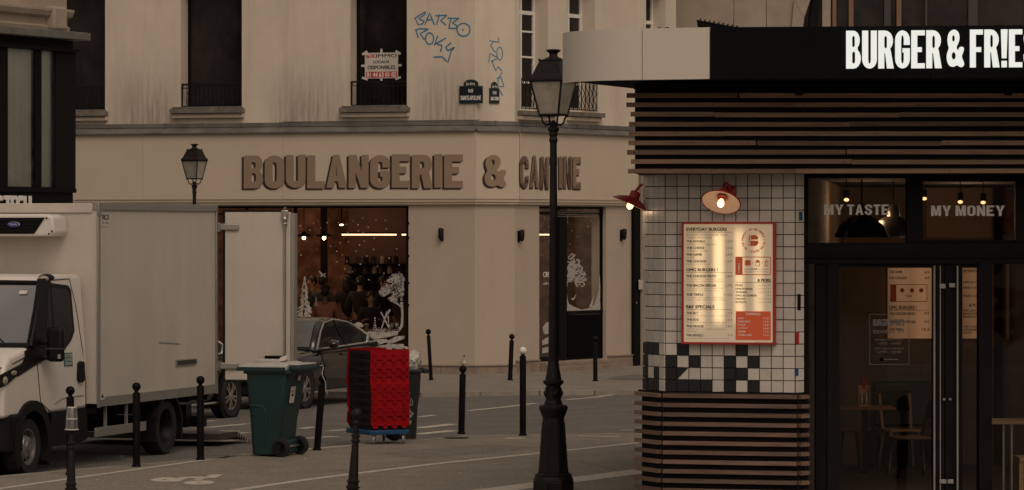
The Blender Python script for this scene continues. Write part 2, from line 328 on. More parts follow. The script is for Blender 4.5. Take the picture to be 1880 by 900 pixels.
M_shade = mat('lamp_milky_glass', (.36,.33,.27), .35, var=.25, scale=5, stain_sheen=((5,5,.8), .52, .7, .5), stain_sheen_col=(.12,.1,.08))
M_curt = mat('pale_curtain', (.74,.72,.68), .9, var=.10, scale=1.0, streak=(9,9,.4))
G_shop = thin_glass('shop_glass', refl=.8, base_refl=.01)
G_side = thin_glass('side_door_glass', refl=.15, base_refl=.0)
G_kiosk = thin_glass('kiosk_glass', tint=(.88,.86,.84), refl=.7, base_refl=.0, bend=.12)
G_car = thin_glass('car_glass', tint=(.10,.10,.10), refl=1.5, base_refl=.05)
G_wind = thin_glass('windscreen_glass', tint=(.35,.36,.33), refl=1.1, base_refl=.10, bend=.4)
G_left = thin_glass('greenish_glass', tint=(.88,.88,.84), refl=1.0, base_refl=.05, bend=.4)
G_cup = thin_glass('clear_plastic', tint=(.86,.85,.82), refl=1.2, base_refl=.13, rough=.4)
def ptlight(name, loc, e, col=(1,.55,.25), r=.05):
    l = bpy.data.lights.new(name, 'POINT'); l.energy = e; l.color = col; l.shadow_soft_size = r
    o = bpy.data.objects.new(name, l); COL.objects.link(o); o.location = loc; return o
# ================================================================ GROUND
ZR = -0.07
road = MB().quad((-400,-200,ZR),(400,-200,ZR),(400,900,ZR),(-400,900,ZR)).build('road', M_asph); props(road, kind='structure')
kerb_px = [(-260,912),(0,874),(123,863),(280,850),(420,838),(560,826),(700,813),(870,799),(1000,797.5),(1190,795),(1500,790)]
kp = [Gd(a,b) for a,b in kerb_px]
inner = []
for i, p in enumerate(kp):
    d = (kp[min(i+1,len(kp)-1)]-kp[max(i-1,0)]); d.z = 0; d.normalize(); inner.append(p+Vector((d.y,-d.x,0))*.16)
near = MB(); outl = [(p.x,p.y) for p in inner]+[(60,49),(60,-60),(-40,-60),(-40,30)]
near.prism(outl, -.3, 0); o = near.build('near_pavement', M_lane); props(o, kind='structure')
M_kerb = mat('granite_kerb', (.25,.225,.19), .85, var=.2, scale=6, rnd=.1, bump=.3)
kr = thing('kerb', 'worn granite kerb between the parking lane and the near cycle lane', 'kerb', (0,0,0)); del kr['label']; del kr['category']; props(kr, kind='structure')
for i in range(len(kp)-1):
    a, b, c, d = kp[i], kp[i+1], inner[i+1], inner[i]; n = max(1, round((b-a).length/1.0))
    for k in range(n):
        t0, t1 = k/n+.006, (k+1)/n-.006
        q = [a.lerp(b,t0), a.lerp(b,t1), d.lerp(c,t1), d.lerp(c,t0)]
        MB().prism([(v.x,v.y) for v in q], -.25, .004).build('kerb_stone', M_kerb, kr)
def line(pxs, wd, z, name, par, m=M_line):       # painted stripe through photo points on the ground
    g = [Gd(a,b,z) for a,b in pxs]; L = []; Rr = []
    for i, p in enumerate(g):
        d = (g[min(i+1,len(g)-1)]-g[max(i-1,0)]).normalized(); n = Vector((-d.y,d.x,0))*wd/2; L.append(p+n); Rr.append(p-n)
    mb = MB(); k = len(g); mb.add([tuple(q) for q in L+Rr], [(i+k,i+1+k,i+1,i) for i in range(k-1)])
    return mb.build(name, m, par)
Z1 = .004
line([(-200,926),(0,897),(140,877),(277,858),(453,834),(567,824),(647,817),(700,812)], .10, Z1, 'lane_line', o)
line([(300,921),(430,900),(560,881),(680,866),(800,851.5),(991,832),(1190,811),(1500,780)], .14, Z1, 'lane_line', o)
line([(700,932),(884,903),(983,890),(1200,862),(1500,825)], .42, Z1, 'lane_line', o)
# bicycle pictogram
bk = MB(); SZ = .0045
def ell(cx, cy, rx, ry, th):
    c = Gd(cx,cy,Z1); e = Gd(cx+rx,cy,Z1); r = e.x-c.x; ry_ = abs(Gd(cx,cy-ry,Z1).y-c.y); n = 24
    vs = [(c.x+r*math.cos(2*math.pi*i/n)*s, c.y+ry_*math.sin(2*math.pi*i/n)*s, Z1) for s in (1, th) for i in range(n)]
    bk.add(vs, [(i,(i+1)%n,(i+1)%n+n,i+n) for i in range(n)])
ell(303,880.5,26,4.0,.12); ell(366,886,28,3.9,.12)
def seg(pts, wd):
    global SZ; SZ += .0003
    g = [Gd(a,b,SZ) for a,b in pts]
    for p, q in zip(g, g[1:]):
        d = (q-p).normalized(); n = Vector((-d.y,d.x,0))*wd/2; bk.add([tuple(p+n),tuple(q+n),tuple(q-n),tuple(p-n)], [(0,1,2,3)])
seg([(318,884.5),(336,877.2)], .12); seg([(331,877.0),(376,875.8)], .24); seg([(384,878),(398,871.8)], .14); seg([(384,872.6),(409,871.2)], .14); seg([(360,881.5),(372,877.6)], .10)
bk.build('bicycle_symbol', M_line, o)
ZL = ZR+.004
for pts, wd in [([(770,765.5),(797,762)],.13),([(860,754),(920,748),(984,740.5)],.12),([(1040,734),(1095,729),(1147,721.5)],.12),
        ([(767,786),(832,778.5)],.2),([(767,797),(833,790.5)],.2),([(380,785),(455,778)],.14),([(380,798),(425,791)],.3),([(415,797),(455,794)],.16),
        ([(380,813),(455,805.5)],.16),([(555,805),(618,801)],.16),([(600,791.5),(640,788.5)],.14),([(553,787),(576,784)],.14),([(335,800),(380,797)],.14),
        ([(970,800.5),(1060,797.5),(1190,796)],.12),([(1140,790),(1190,789.2)],.1),([(1165,786.2),(1190,785.6)],.08),([(336,777),(395,772)],.12),([(340,769),(400,765)],.1)]:
    line(pts, wd, ZL, 'road_stripe', road)
line([(928,805),(962,804.2)], .22, Z1, 'paint_patch', o); line([(1062,800),(1140,802)], .12, Z1, 'paint_patch', o)
# small round iron cover and a dark repair patch
mc = MB(); c = Gd(838,804,Z1); mc.lathe([(.0,0),(.16,0),(.18,.004)], 20, Matrix.Translation(c)); mc.build('iron_cover', M_iron, o)
# small litter, seams and patches on the asphalt
lt = MB(); rl = random.Random(31)
for _ in range(70):
    c = Gd(rl.uniform(20,1180), rl.uniform(835,899), Z1); a = rl.uniform(0,6.28); s = rl.uniform(.006,.018)
    lt.add([(c.x+s*math.cos(a+k*1.57)*(1 if k%2 else 2.2), c.y+s*math.sin(a+k*1.57)*(1 if k%2 else 2.2), .006+.004*(k%2)) for k in range(4)], [(0,1,2,3)])
lt.build('litter', M_paper, o)['kind'] = 'stuff'
M_crack = mat('asphalt_crack', (.035,.03,.026), .95)
for i, (x0, y0, x1, y1, wd) in enumerate(((560,868,1190,829,.012),(120,890,420,868,.010),(1060,845,1190,880,.010))):
    pts = [(x0+(x1-x0)*k/14, y0+(y1-y0)*k/14+rl.uniform(-.9,.9)) for k in range(15)]; line(pts, wd, .0022, 'crack', o, M_crack)
for x0, y0, x1, y1 in ((780,741,1150,727),(860,777,1180,762),(1060,752,1188,741)):
    pts = [(x0+(x1-x0)*k/16, y0+(y1-y0)*k/16+rl.uniform(-.5,.5)) for k in range(17)]; line(pts, .02, ZR+.0022, 'crack', road, M_crack)
q = [Gd(a,b,.0015) for a,b in [(690,832),(900,815),(985,822),(770,843)]]; m_ = MB(); m_.add([tuple(v) for v in q], [(0,1,2,3)]); m_.build('asphalt_patch', mat('older_asphalt', (.175,.158,.133), .9, speck=.3, sscale=45, var=.2), o)
# far pavement
M_sett = bpy.data.materials.new('pavement_setts'); M_sett.use_nodes = True
_n = M_sett.node_tree; _N = _n.nodes; _L = _n.links; _b = _N['Principled BSDF']; _b.inputs['Roughness'].default_value = .85
_tc = _N.new('ShaderNodeTexCoord'); _mp = _N.new('ShaderNodeMapping'); _mp.inputs['Rotation'].default_value = (0,0,R(12))
_br = _N.new('ShaderNodeTexBrick'); _br.inputs['Scale'].default_value = 1; _br.inputs['Brick Width'].default_value = .16; _br.inputs['Row Height'].default_value = .16
_br.inputs['Mortar Size'].default_value = .012; _br.inputs['Color1'].default_value = (.27,.245,.21,1); _br.inputs['Color2'].default_value = (.22,.2,.17,1); _br.inputs['Mortar'].default_value = (.15,.135,.115,1)
_no = _N.new('ShaderNodeTexNoise'); _no.inputs['Scale'].default_value = 1.5; _no.inputs['Detail'].default_value = 8
_mr = _N.new('ShaderNodeMapRange'); _mr.inputs[3].default_value = .7; _mr.inputs[4].default_value = 1.3
_vm = _N.new('ShaderNodeVectorMath'); _vm.operation = 'SCALE'
_L.new(_tc.outputs['Object'], _mp.inputs[0]); _L.new(_mp.outputs[0], _br.inputs[0]); _L.new(_tc.outputs['Object'], _no.inputs[0]); _L.new(_no.outputs[0], _mr.inputs[0])
_L.new(_br.outputs['Color'], _vm.inputs[0]); _L.new(_mr.outputs[0], _vm.inputs[3]); _L.new(_vm.outputs[0], _b.inputs['Base Color'])
_bu = _N.new('ShaderNodeBump'); _bu.inputs['Strength'].default_value = .5; _bu.inputs['Distance'].default_value = .01; _L.new(_br.outputs['Fac'], _bu.inputs['Height']); _bu.invert = True; _L.new(_bu.outputs[0], _b.inputs['Normal'])
fk = [Gd(a,b) for a,b in [(-300,693),(200,711),(500,718),(772,721.5),(991,718.5),(1190,717.3),(1500,715)]]
fi = [p+Vector((0,.32,0)) for p in fk]
fp = MB(); fp.prism([(p.x,p.y) for p in fi]+[(25,85),(25,110),(-40,110)], -.3, 0); fpo = fp.build('far_pavement', M_sett); props(fpo, kind='structure')
fkr = thing('far_kerb', None, None, (0,0,0)); props(fkr, kind='structure')
for i in range(len(fk)-1):
    a, b, c, d = fk[i], fk[i+1], fi[i+1], fi[i]; n = max(1, round((b-a).length/1.1))
    for k in range(n):
        t0, t1 = k/n+.004, (k+1)/n-.004
        q = [a.lerp(b,t0), a.lerp(b,t1), d.lerp(c,t1), d.lerp(c,t0)]
        MB().prism([(v.x,v.y) for v in q], -.25, .004).build('kerb_stone', M_kerb, fkr)
pt = MB(); q = [Gd(a,b,.004) for a,b in [(1112,697),(1200,698),(1200,689),(1160,687.5),(1125,692)]]; pt.add([tuple(v) for v in q], [(0,1,2,3,4)]); pt.build('asphalt_patch', M_asph, fpo)
# ================================================================ BAKERY BUILDING
FL = Fr(-.714, 69.3, -17.8); FC = Fr(-.714, 69.3, 30.4); LC = .89
_c = FC.at(LC); FRr = Fr(_c.x, _c.y, 56.6)
bak = thing('corner_building', 'cream plastered corner building with a bakery and canteen at street level', 'building', (FL.o.x, FL.o.y, 0))
def B(mb, name, m, fr, par=None, **k): return mb.build(name, m, par or bak, fr.M, **k)
LW = -13.0; RW = FRr.s(1241)
zb0, zb1 = 3.375, 4.67
# ground floor walls
gx0, gx1 = FL.s(372), FL.s(750); gz0, gz1 = FL.z(750,655), FL.z(750,378)
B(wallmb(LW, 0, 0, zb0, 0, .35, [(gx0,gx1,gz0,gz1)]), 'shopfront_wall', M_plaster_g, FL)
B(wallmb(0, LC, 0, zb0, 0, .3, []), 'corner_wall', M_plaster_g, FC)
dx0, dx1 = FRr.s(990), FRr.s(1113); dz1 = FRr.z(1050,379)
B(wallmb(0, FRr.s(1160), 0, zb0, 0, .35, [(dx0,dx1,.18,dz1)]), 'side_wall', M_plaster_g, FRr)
# plinth
for fr, a, b, zt in ((FL, gx1-.05, .045, .17), (FC, -.03, LC+.03, .17), (FRr, .03, dx0-.05, .24), (FRr, dx1+.03, FRr.s(1158), .24)):
    n = max(1, round((b-a)/.9))
    for k in range(n):
        MB().box(a+(b-a)*k/n+.003, a+(b-a)*(k+1)/n-.003, -.055, -.002, -.02, zt-.03).build('plinth_stone', M_plinth, bak, fr.M, bevel=.006)
    MB().box(a, b, -.075, -.002, zt-.028, zt).build('plinth_cap', M_plinth, bak, fr.M, bevel=.006)
MB().box(dx0-.02, dx1+.0, -.35, -.0, -.02, .1).box(dx0-.02, dx1+.0, -.2, .34, .1, .178).build('door_step', M_plinth, bak, FRr.M, bevel=.01)
# sign band (boards with visible joints)
def band(fr, a, b, joints):
    xs = [a]+joints+[b]
    for p, q in zip(xs, xs[1:]):
        MB().box(p+.002, q-.002, -.12, -.003, zb0, zb1).build('sign_board', M_band, bak, fr.M)
    MB().box(a, b, -.07, -.003, 3.27, zb0-.002).box(a, b, -.10, -.07, 3.32, zb0-.002).build('moulding', M_band, bak, fr.M)
band(FL, LW, .055, [FL.s(262,-.12), FL.s(519,-.12)])
band(FC, -.05, LC+.03, [])
band(FRr, .0, FRr.s(1163), [])
# zinc flashing: slanted top above the band, sheet by sheet
def flash(fr, a, b, n, zt):
    for k in range(n):
        x0, x1 = a+(b-a)*k/n+.002, a+(b-a)*(k+1)/n-.002
        m = MB(); y0, y1 = -.19, -.004
        m.add([(x0,y0,zb1+.002),(x1,y0,zb1+.002),(x1,y0,zb1+.03),(x0,y0,zb1+.03),(x0,y1,zt-.08),(x1,y1,zt-.08),(x0,y1,zb1+.002),(x1,y1,zb1+.002)], [(0,1,2,3),(3,2,5,4),(0,3,4,6),(1,7,5,2),(0,6,7,1)])
        m.box(x0, x1, -.03, y1, zt-.08, zt)
        if k: m.box(x0-.012, x0+.012, -.045, -.03, zt-.09, zt+.01)
        m.build('zinc_sheet', M_zinc, bak, fr.M)
flash(FL, LW, .06, 16, 4.88); flash(FC, -.05, LC+.04, 2, 4.88); flash(FRr, .0, FRr.s(1163), 6, 4.88)
MB().box(FL.s(519), .1, -.0275, -.003, 4.885, 4.9).build('flashing_edge', M_zinc, bak, FL.M)
# upper walls with deep window openings
ZT = 10.5
def px_op(fr, a, b, yb, yt, off=0): return (fr.s(a,off), fr.s(b,off), fr.z(b,yb,off), fr.z(b,yb,off)+yt)
UW = [px_op(FL,95,193,203,2.45), px_op(FL,332,444,197,2.45), px_op(FL,643,747,195,2.45)]
B(wallmb(LW, 0, 4.68, ZT, 0, .45, UW), 'upper_wall', M_plaster, FL)
B(wallmb(0, LC, 4.68, ZT, 0, .45, []), 'upper_corner_wall', M_plaster, FC)
UR = [px_op(FRr,954,1006,205,2.6), px_op(FRr,1042,1092,207,2.6), px_op(FRr,1186,1222,213,2.6)]
B(wallmb(0, RW, 4.68, ZT, 0, .5, UR), 'upper_side_wall', M_plaster, FRr)
roofp = [FL.at(LW), FL.at(0), FC.at(LC), FRr.at(RW), Vector((9,83)), Vector((-11,86))]
m = MB(); m.prism([tuple(v) for v in roofp], ZT, ZT+.3); m.build('roof', M_zinc, bak, Matrix.Identity(4))
# dark backing of the floors above and the rear walls, so no daylight leaks in
bk_ = MB(); bk_.M = FL.M; bk_.box(LW, -.3, .9, .95, 4.9, ZT-.01); bk_.M = FRr.M; bk_.box(.4, RW, 1.0, 1.05, 4.9, ZT-.01); bk_.M = Matrix.Identity(4)
bk_.build('dark_interior', M_blackm, bak, Matrix.Identity(4))
for i, (x0,x1,z0,z1) in enumerate(UW):
    w_ = MB().box(x0+.005, x1-.005, .38, .395, z0+.01, z1-.01)
    wo = w_.build('window', M_dkglass, bak, FL.M)
    f = MB(); f.box(x0+.006, x0+.05, .35, .378, z0+.01, z1-.01).box(x1-.05, x1-.006, .35, .378, z0+.01, z1-.01).box(x0+.05, x1-.05, .352, .378, z0+.011, z0+.07)
    f.build('window_frame', M_black, wo, FL.M)
    s = MB().box(x0-.18, x1+.07, -.16, -.001, z0-.115, z0-.02).box(x0-.14, x1+.03, -.13, -.001, z0-.018, z0+.015)
    s.build('sill', M_sill, bak, FL.M, bevel=.008)
    MB().box(x0-.17, x1+.06, -.10, -.001, z0-.21, z0-.117).build('sill_moulding', M_trim, bak, FL.M, bevel=.015)
def railing(fr, x0, x1, z0, zt, y, side=True):
    g = MB(); g.box(x0-.06, x1, y-.015, y+.015, zt-.03, zt); g.box(x0-.06, x1, y-.01, y+.01, z0+.02, z0+.04)
    g.box(x0-.06, x1, y-.008, y+.008, zt-.10, zt-.085)
    n = int((x1-x0)/.085)
    for k in range(n+1):
        x = x0-.04+(x1-x0+.03)*k/n; g.box(x-.006, x+.006, y-.006, y+.006, z0+.03, zt-.02)
    for k in range(n//2):
        x = x0+(x1-x0)*(2*k+1)/n; pts = [(x+.055*math.cos(t*.6)*(1-t*.035), y, z0+.05+(zt-z0-.17)*t/20) for t in range(21)]; g.tube(pts, .006, 5)
    g.box(x0-.06, x0-.04, y, .16, zt-.03, zt); g.box(x0-.06,x0-.04, y-.01, y+.01, z0, zt)
    return g.build('balcony_railing', M_iron, bak, fr.M)
for i, (x0,x1,z0,z1) in enumerate(UW): railing(FL, x0+.07, x1-.001, z0, z0+[.5,.48,.5][i], .02)
# side street windows: white casements
for i, (x0,x1,z0,z1) in enumerate(UR):
    wo = MB().box(x0+.005, x1-.005, .34, .352, z0+.01, z1-.01).build('window', M_dkglass, bak, FRr.M)
    f = MB(); xm = (x0+x1)/2
    for a in (x0+.005, xm-.03, x1-.065): f.box(a, a+.06, .30, .338, z0+.01, z1-.01)
    for zz in (z0+.011, z0+.55, z0+1.05, z0+1.55, z1-.7): f.box(x0+.01, x1-.01, .302, .338, zz, zz+(.075 if zz < z0+.1 or zz > z1-.8 else .035))
    f.build('window_frame', M_print, wo, FRr.M)
    MB().box(x0-.08, x1+.15, -.16, -.001, z0-.10, z0-.01).build('sill', M_sill, bak, FRr.M, bevel=.008)
    MB().box(x0-.06, x1+.12, -.10, -.001, z0-.19, z0-.102).build('sill_moulding', M_trim, bak, FRr.M, bevel=.015)
    g = MB(); zt = z0+.62; y = -.05
    g.box(x0, x1, y-.015, y+.015, zt-.03, zt); g.box(x0, x1, y-.01, y+.01, z0+.03, z0+.05)
    n = 7
    for k in range(n+1):
        x = x0+(x1-x0)*k/n; g.box(x-.008, x+.008, y-.007, y+.007, z0+.02, zt)
    for k in range(n):
        x = x0+(x1-x0)*(k+.5)/n
        g.tube([(x+.045*math.sin(t*.9), y, z0+.06+(zt-z0-.12)*t/14) for t in range(15)], .008, 5)
    g.build('balcony_railing', M_iron, bak, FRr.M)
# graffiti (sprayed on the wall)
def zpt(x, y, ox, oy, sc): return (ox+x/sc, oy+y/sc)
def strokes(ss, fr, name, m, ox, oy, sc, wd, off=-.004, par=None):
    mb = MB()
    for s in ss:
        pts = [fr.p(*zpt(x, y, ox, oy, sc)) for x, y in s]; pp = [Vector((p.x, p.z)) for p in pts]
        q = []
        for a, b in zip(pp, pp[1:]): q += [a.lerp(b, t/3) for t in range(3)]
        q.append(pp[-1]); mb.ribbon(q, wd, off); off -= .0003
    return mb.build(name, m, par or bak, fr.M)
def circ(cx, cy, rx, ry, n=18, a0=0): return [(cx+rx*math.cos(a0+2*math.pi*i/n), cy+ry*math.sin(a0+2*math.pi*i/n)) for i in range(n+1)]
strokes([[(512,120),(580,78),(578,95),(535,125),(572,140),(560,158),(533,165),(512,120)],[(577,165),(607,85),(640,165)],[(592,133),(632,130)],[(655,165),(672,95)],[(645,105),(725,100),(680,135),(715,165)],
  [(735,188),(750,118)],[(725,120),(803,122),(758,152),(792,172),(780,188),(733,187)],circ(832,197,43,43),[(828,190),(830,205)],
  [(532,250),(520,200)],[(512,200),(540,190),(602,192),(545,222),(575,262)],circ(608,255,27,38),[(662,235),(640,300)],[(716,252),(648,290),(690,300),(680,342)],[(752,282),(715,312),(728,335),(748,325),(772,312)],[(772,315),(752,335),(730,412),(690,375),(635,378)]],
  FL, 'graffiti', M_graf, 620, 0, 3.6, .024)
strokes([[(1002,268),(1030,275),(1065,280),(1062,248)],[(1030,275),(1010,300),(1032,335),(1045,348)],circ(1070,355,19,43),[(998,412),(1005,355),(1060,382),(1012,410)],[(1020,395),(1030,440)],[(1025,420),(1045,470),(1058,438),(1085,470)],
  [(1088,478),(1060,520),(1058,575),(1098,572),(1078,510),(1050,520)],[(1068,595),(1092,635)]], FC, 'graffiti', M_graf, 620, 0, 3.6, .018)
# wall lamps beside the shop windows
def sconce(px, py, fr, label):
    c = fr.p(px, py, -.02); t = thing('wall_lamp', label, 'wall lamp', fr.M @ Matrix.Translation((c.x, 0, c.z-.12)), 'small black wall lamps on the bakery')
    MB().box(-.035,.035,-.03,-.002,-.03,.2).build('backplate', M_black, t, bevel=.008)
    MB().lathe([(.02,-.03),(.045,.02),(.05,.17),(.03,.2)], 12, Matrix.Translation((0,-.09,.02))).build('lamp_body', M_iron, t, smooth=40)
    MB().cyl((0,-.03,.1),(0,-.07,.1),.012,8).build('bracket', M_iron, t)
sconce(811, 428, FL, 'small black wall lamp to the right of the big shop window')
sconce(953, 431, FRr, 'small black wall lamp on the blank corner wall, left of the side door')
sconce(1141, 429, FRr, 'small black wall lamp right of the side door, nearest the kiosk')
# little bottle left on the plinth
t = thing('bottle', 'small empty bottle standing on the stone ledge of the plastered corner', 'bottle', FL.M @ Matrix.Translation((FL.s(852,-.05), -.045, .17)))
MB().lathe([(.03,0),(.033,.02),(.033,.11),(.012,.15),(.012,.17)], 12).build('glass', G_cup, t, smooth=50); MB().lathe([(.014,.165),(.014,.19)], 10).build('cap', M_bin, t); MB().lathe([(.034,.03),(.034,.09)], 12).build('paper_label', M_paper, t)
# ---------------------------------------------------------------- sign letters (own outlines, height 1)
def arc(cx, cy, rx, ry, a0, a1, n=7): return [(cx+rx*math.cos(R(a0+(a1-a0)*i/n)), cy+ry*math.sin(R(a0+(a1-a0)*i/n))) for i in range(n+1)]
def rr(x0, y0, x1, y1, r, ry=None):
    ry = ry or r
    return arc(x1-r,y1-ry,r,ry,90,0)+arc(x1-r,y0+ry,r,ry,0,-90)+arc(x0+r,y0+ry,r,ry,-90,-180)+arc(x0+r,y1-ry,r,ry,180,90)
def outline(path, t, ty=None):                   # constant-ish width stroke as closed outline
    ty = ty or t; L = []; Q = []; k = len(path)
    for i in range(k):
        a = Vector(path[max(i-1,0)]); b = Vector(path[min(i+1,k-1)]); d = (b-a).normalized(); n = Vector((-d.y*t/2, d.x*ty/2)); p = Vector(path[i])
        L.append(tuple(p+n)); Q.append(tuple(p-n))
    return L+Q[::-1]
def letters(w, t, h):          # w glyph width, t vertical-stem width, h horizontal-bar thickness
    G = {}; o = w
    G['B'] = [[(0,0)]+arc(o-.2,.27,.2,.27,-90,55)+arc(o-.2,.75,.17,.25,-50,90)+[(0,1)], rr(t,h,o-t*.95,.46,.06,.07), rr(t,.46+h*.75,o-t,1-h,.06,.07)]
    G['O'] = [rr(0,0,o,1,o*.48,.24), rr(t,h,o-t,1-h,(o-2*t)*.45,.12)]
    G['U'] = [[(0,1),(0,.25)]+arc(o*.5,.25,o*.5,.25,180,360,14)+[(o,.25),(o,1),(o-t,1),(o-t,.26)]+arc(o*.5,.26,o*.5-t,.26-h,0,-180,10)+[(t,.26),(t,1)]]
    G['L'] = [[(0,0),(o*.88,0),(o*.88,h*1.1),(t*1.05,h*1.1),(t*1.05,1),(0,1)]]
    G['A'] = [[(0,0),(t,0),(t*1.12,.2),(o-t*1.02,.2),(o-t*.9,0),(o+.03,0),(o*.66,1),(o*.36,1)], [(t*1.28,.36),(o-t*1.18,.36),(o*.51,.74)]]
    G['N'] = [[(0,0),(t*.9,0),(t*.9,.5),(o-t,0),(o,0),(o,1),(o-t*.9,1),(o-t*.9,.5),(t,1),(0,1)]]
    c_ = arc(o*.5,.74,o*.5-t/2,.26-h/2,0,180,12)+arc(o*.5,.26,o*.5-t/2,.26-h/2,180,360,12)
    G['C'] = [outline([(o-t/2,.62)]+c_+[(o-t/2,.38)], t, h)]
    G['G'] = [outline([(o-t/2,.62)]+c_+[(o-t/2,.36),(o-t/2,.42)], t, h)[:0] or
              [(o,.62)]+arc(o*.5,.74,o*.5,.26,0,180,12)+arc(o*.5,.26,o*.5,.26,180,360,12)+[(o,.53),(o*.5,.53),(o*.5,.53-h*.9),(o-t,.53-h*.9),(o-t,.26)]+arc(o*.5,.26,o*.5-t,.26-h,0,-180,10)+arc(o*.5,.74,o*.5-t,.26-h,180,0,10)+[(o-t,.62)]]
    G['E'] = [[(0,0),(o*.92,0),(o*.92,h*1.05),(t,h*1.05),(t,.43),(o*.72,.43),(o*.72,.43+h),(t,.43+h),(t,1-h*1.05),(o*.92,1-h*1.05),(o*.92,1),(0,1)]]
    G['F'] = [[(0,0),(t,0),(t,.41),(o*.78,.41),(o*.78,.41+h),(t,.41+h),(t,1-h*1.05),(o*.9,1-h*1.05),(o*.9,1),(0,1)]]
    G['R'] = [[(0,0),(t,0),(t,.40),(o*.47,.40),(o-t,0),(o+.02,0),(o*.86,.44)]+arc(o-.22,.73,.22,.27,-50,90)+[(0,1)], rr(t,.40+h*.9,o-t,1-h,.07,.08)]
    G['M'] = [[(0,0),(t,0),(t,.62),(o*.62-t*.42,.02),(o*.62+t*.42,.02),(o*1.24-t,.62),(o*1.24-t,0),(o*1.24,0),(o*1.24,1),(o*1.24-t*1.25,1),(o*.62,.42),(t*1.25,1),(0,1)]]
    G['Y'] = [[(o*.5-t/2,0),(o*.5+t/2,0),(o*.5+t/2,.38),(o+.03,1),(o-t,1),(o*.5,.56),(t,1),(-.03,1),(o*.5-t/2,.38)]]
    G['I'] = [[(0,0),(t*1.05,0),(t*1.05,1),(0,1)]]
    G['T'] = [[(o*.5-t/2,0),(o*.5+t/2,0),(o*.5+t/2,1-h*1.1),(o*.95,1-h*1.1),(o*.95,1),(o*.05,1),(o*.05,1-h*1.1),(o*.5-t/2,1-h*1.1)]]
    G['!'] = [[(t*.15,.24),(t*.95,.24),(t*1.12,1),(0,1)], [(t*.1,0),(t,0),(t,.17),(t*.1,.17)]]
    G['S'] = [outline([(o-t/2,.66)]+arc(o*.5,.75,o*.5-t/2,.25-h/2,0,180,10)+[(o*.3,.55),(o*.7,.45)]+arc(o*.5,.25,o*.5-t/2,.25-h/2,0,-180,10)+[(t/2,.34)], t, h)]
    return G
def amp(px): # digitised ampersand
    pts, h1, h2 = px
    xs = [p[0] for p in pts]; ys = [p[1] for p in pts]; H_ = max(ys)-min(ys)
    f = lambda p: ((p[0]-min(xs))/H_, (max(ys)-p[1])/H_)
    def smooth(q):
        for _ in range(2): q = [((a[0]*(3-2*k)+b[0]*(1+2*k))/4, (a[1]*(3-2*k)+b[1]*(1+2*k))/4) for a, b in zip(q, q[1:]+q[:1]) for k in (0, 1)]
        return q
    return [smooth([f(p) for p in pts]), [f(p) for p in h1][:-1], [f(p) for p in h2][:-1]]
AMP = amp(([(135,240),(165,231),(195,238),(214,258),(219,288),(208,318),(186,345),(205,368),(213,345),(240,340),(260,347),(257,368),(236,402),(250,425),(262,447),(258,462),(238,471),(215,468),(197,455),(168,468),(132,466),(108,448),(96,415),(100,380),(120,350),(108,325),(103,290),(114,256)],
           circ(161,288,13,21,10), circ(163,398,19,24,12)))
def put_letters(word, fr, x0, x1, z0, z1, y, G, dep, mface, mside, par, gap, shift=None, wid=None, name='letter'):
    hgt = z1-z0; ws = []
    for ch in word:
        g = G[ch]; xs = [p[0] for c in g for p in c]; ws.append((min(xs), max(xs)-min(xs)))
    tot = sum(w[1] for w in ws)+gap*(len(word)-1); sx = (x1-x0)/tot; x = x0
    for ch, (mn, wd) in zip(word, ws):
        me = glyph(G[ch], .5); 
        S = Matrix.Diagonal((sx, hgt, dep, 1))
        dz = random.uniform(-.012,.012) if shift else 0
        M = Matrix.Translation((x, y-dep/2, z0+dz)) @ UP @ S @ Matrix.Translation((-mn, 0, 0))
        mb = MB().mesh(me, M)
        lo = mb.build(name, mface, par, fr.M)
        if shift:      # painted-on drop side, a thin plate offset down-left behind the face
            M2 = Matrix.Translation((x+shift[0], y-.004, z0+shift[1]+dz)) @ UP @ Matrix.Diagonal((sx, hgt, .008, 1)) @ Matrix.Translation((-mn, 0, 0))
            MB().mesh(me, M2).build('letter_side', mside, lo, fr.M)
        x += (wd+gap)*sx
G1 = letters(.56, .215, .2); G1['&'] = AMP
ys_ = -.122
put_letters('BOULANGERIE', FL, FL.s(448,-.12), FL.s(850,-.12), FL.z(650,345,-.12), FL.z(650,284,-.12), ys_, G1, .014, M_letter, M_letsh, bak, .05, (-.045,-.03))
put_letters('&', FC, FC.s(889,-.12), FC.s(929,-.12), FC.z(908,343,-.12), FC.z(908,283,-.12), ys_, G1, .014, M_letter, M_letsh, bak, .05, (-.045,-.03))
put_letters('CANTINE', FRr, FRr.s(954,-.12), FRr.s(1066,-.12), FRr.z(1010,346,-.12), FRr.z(1010,287,-.12), ys_, G1, .008, M_letter, M_letsh, bak, .06, (-.028,-.03))
# ---------------------------------------------------------------- bakery shop window, door and room behind
sw = MB(); sw.M = Matrix.Identity(4)
xa, xb = gx0+.02, gx1-.02; fx = FL.s(545,.1)
for a, b in ((gx0+.001, gx0+.06), (gx1-.075, gx1-.001), (fx-.05, fx), (FL.s(452,.1), FL.s(456,.1))): sw.box(a, b, .07, .13, gz0+.001, gz1-.001)
sw.box(gx0+.06, gx1-.075, .072, .128, gz0+.001, gz0+.06); sw.box(gx0+.06, gx1-.075, .072, .128, gz1-.04, gz1-.001); sw.box(gx0+.06, fx-.05, .073, .127, gz1-.17, gz1-.14)
swo = sw.build('shop_window', M_black, bak, FL.M)
MB().quad((gx0+.06,.10,gz0+.05),(gx1-.07,.10,gz0+.05),(gx1-.07,.10,gz1-.03),(gx0+.06,.10,gz1-.03)).build('pane', G_shop, swo, FL.M)
for py in (410, 437, 470, 520, 560): MB().box(gx1-.003, gx1+.02, -.03, -.003, FL.z(750,py)-.02, FL.z(750,py)+.02).build('hinge', M_black, swo, FL.M)
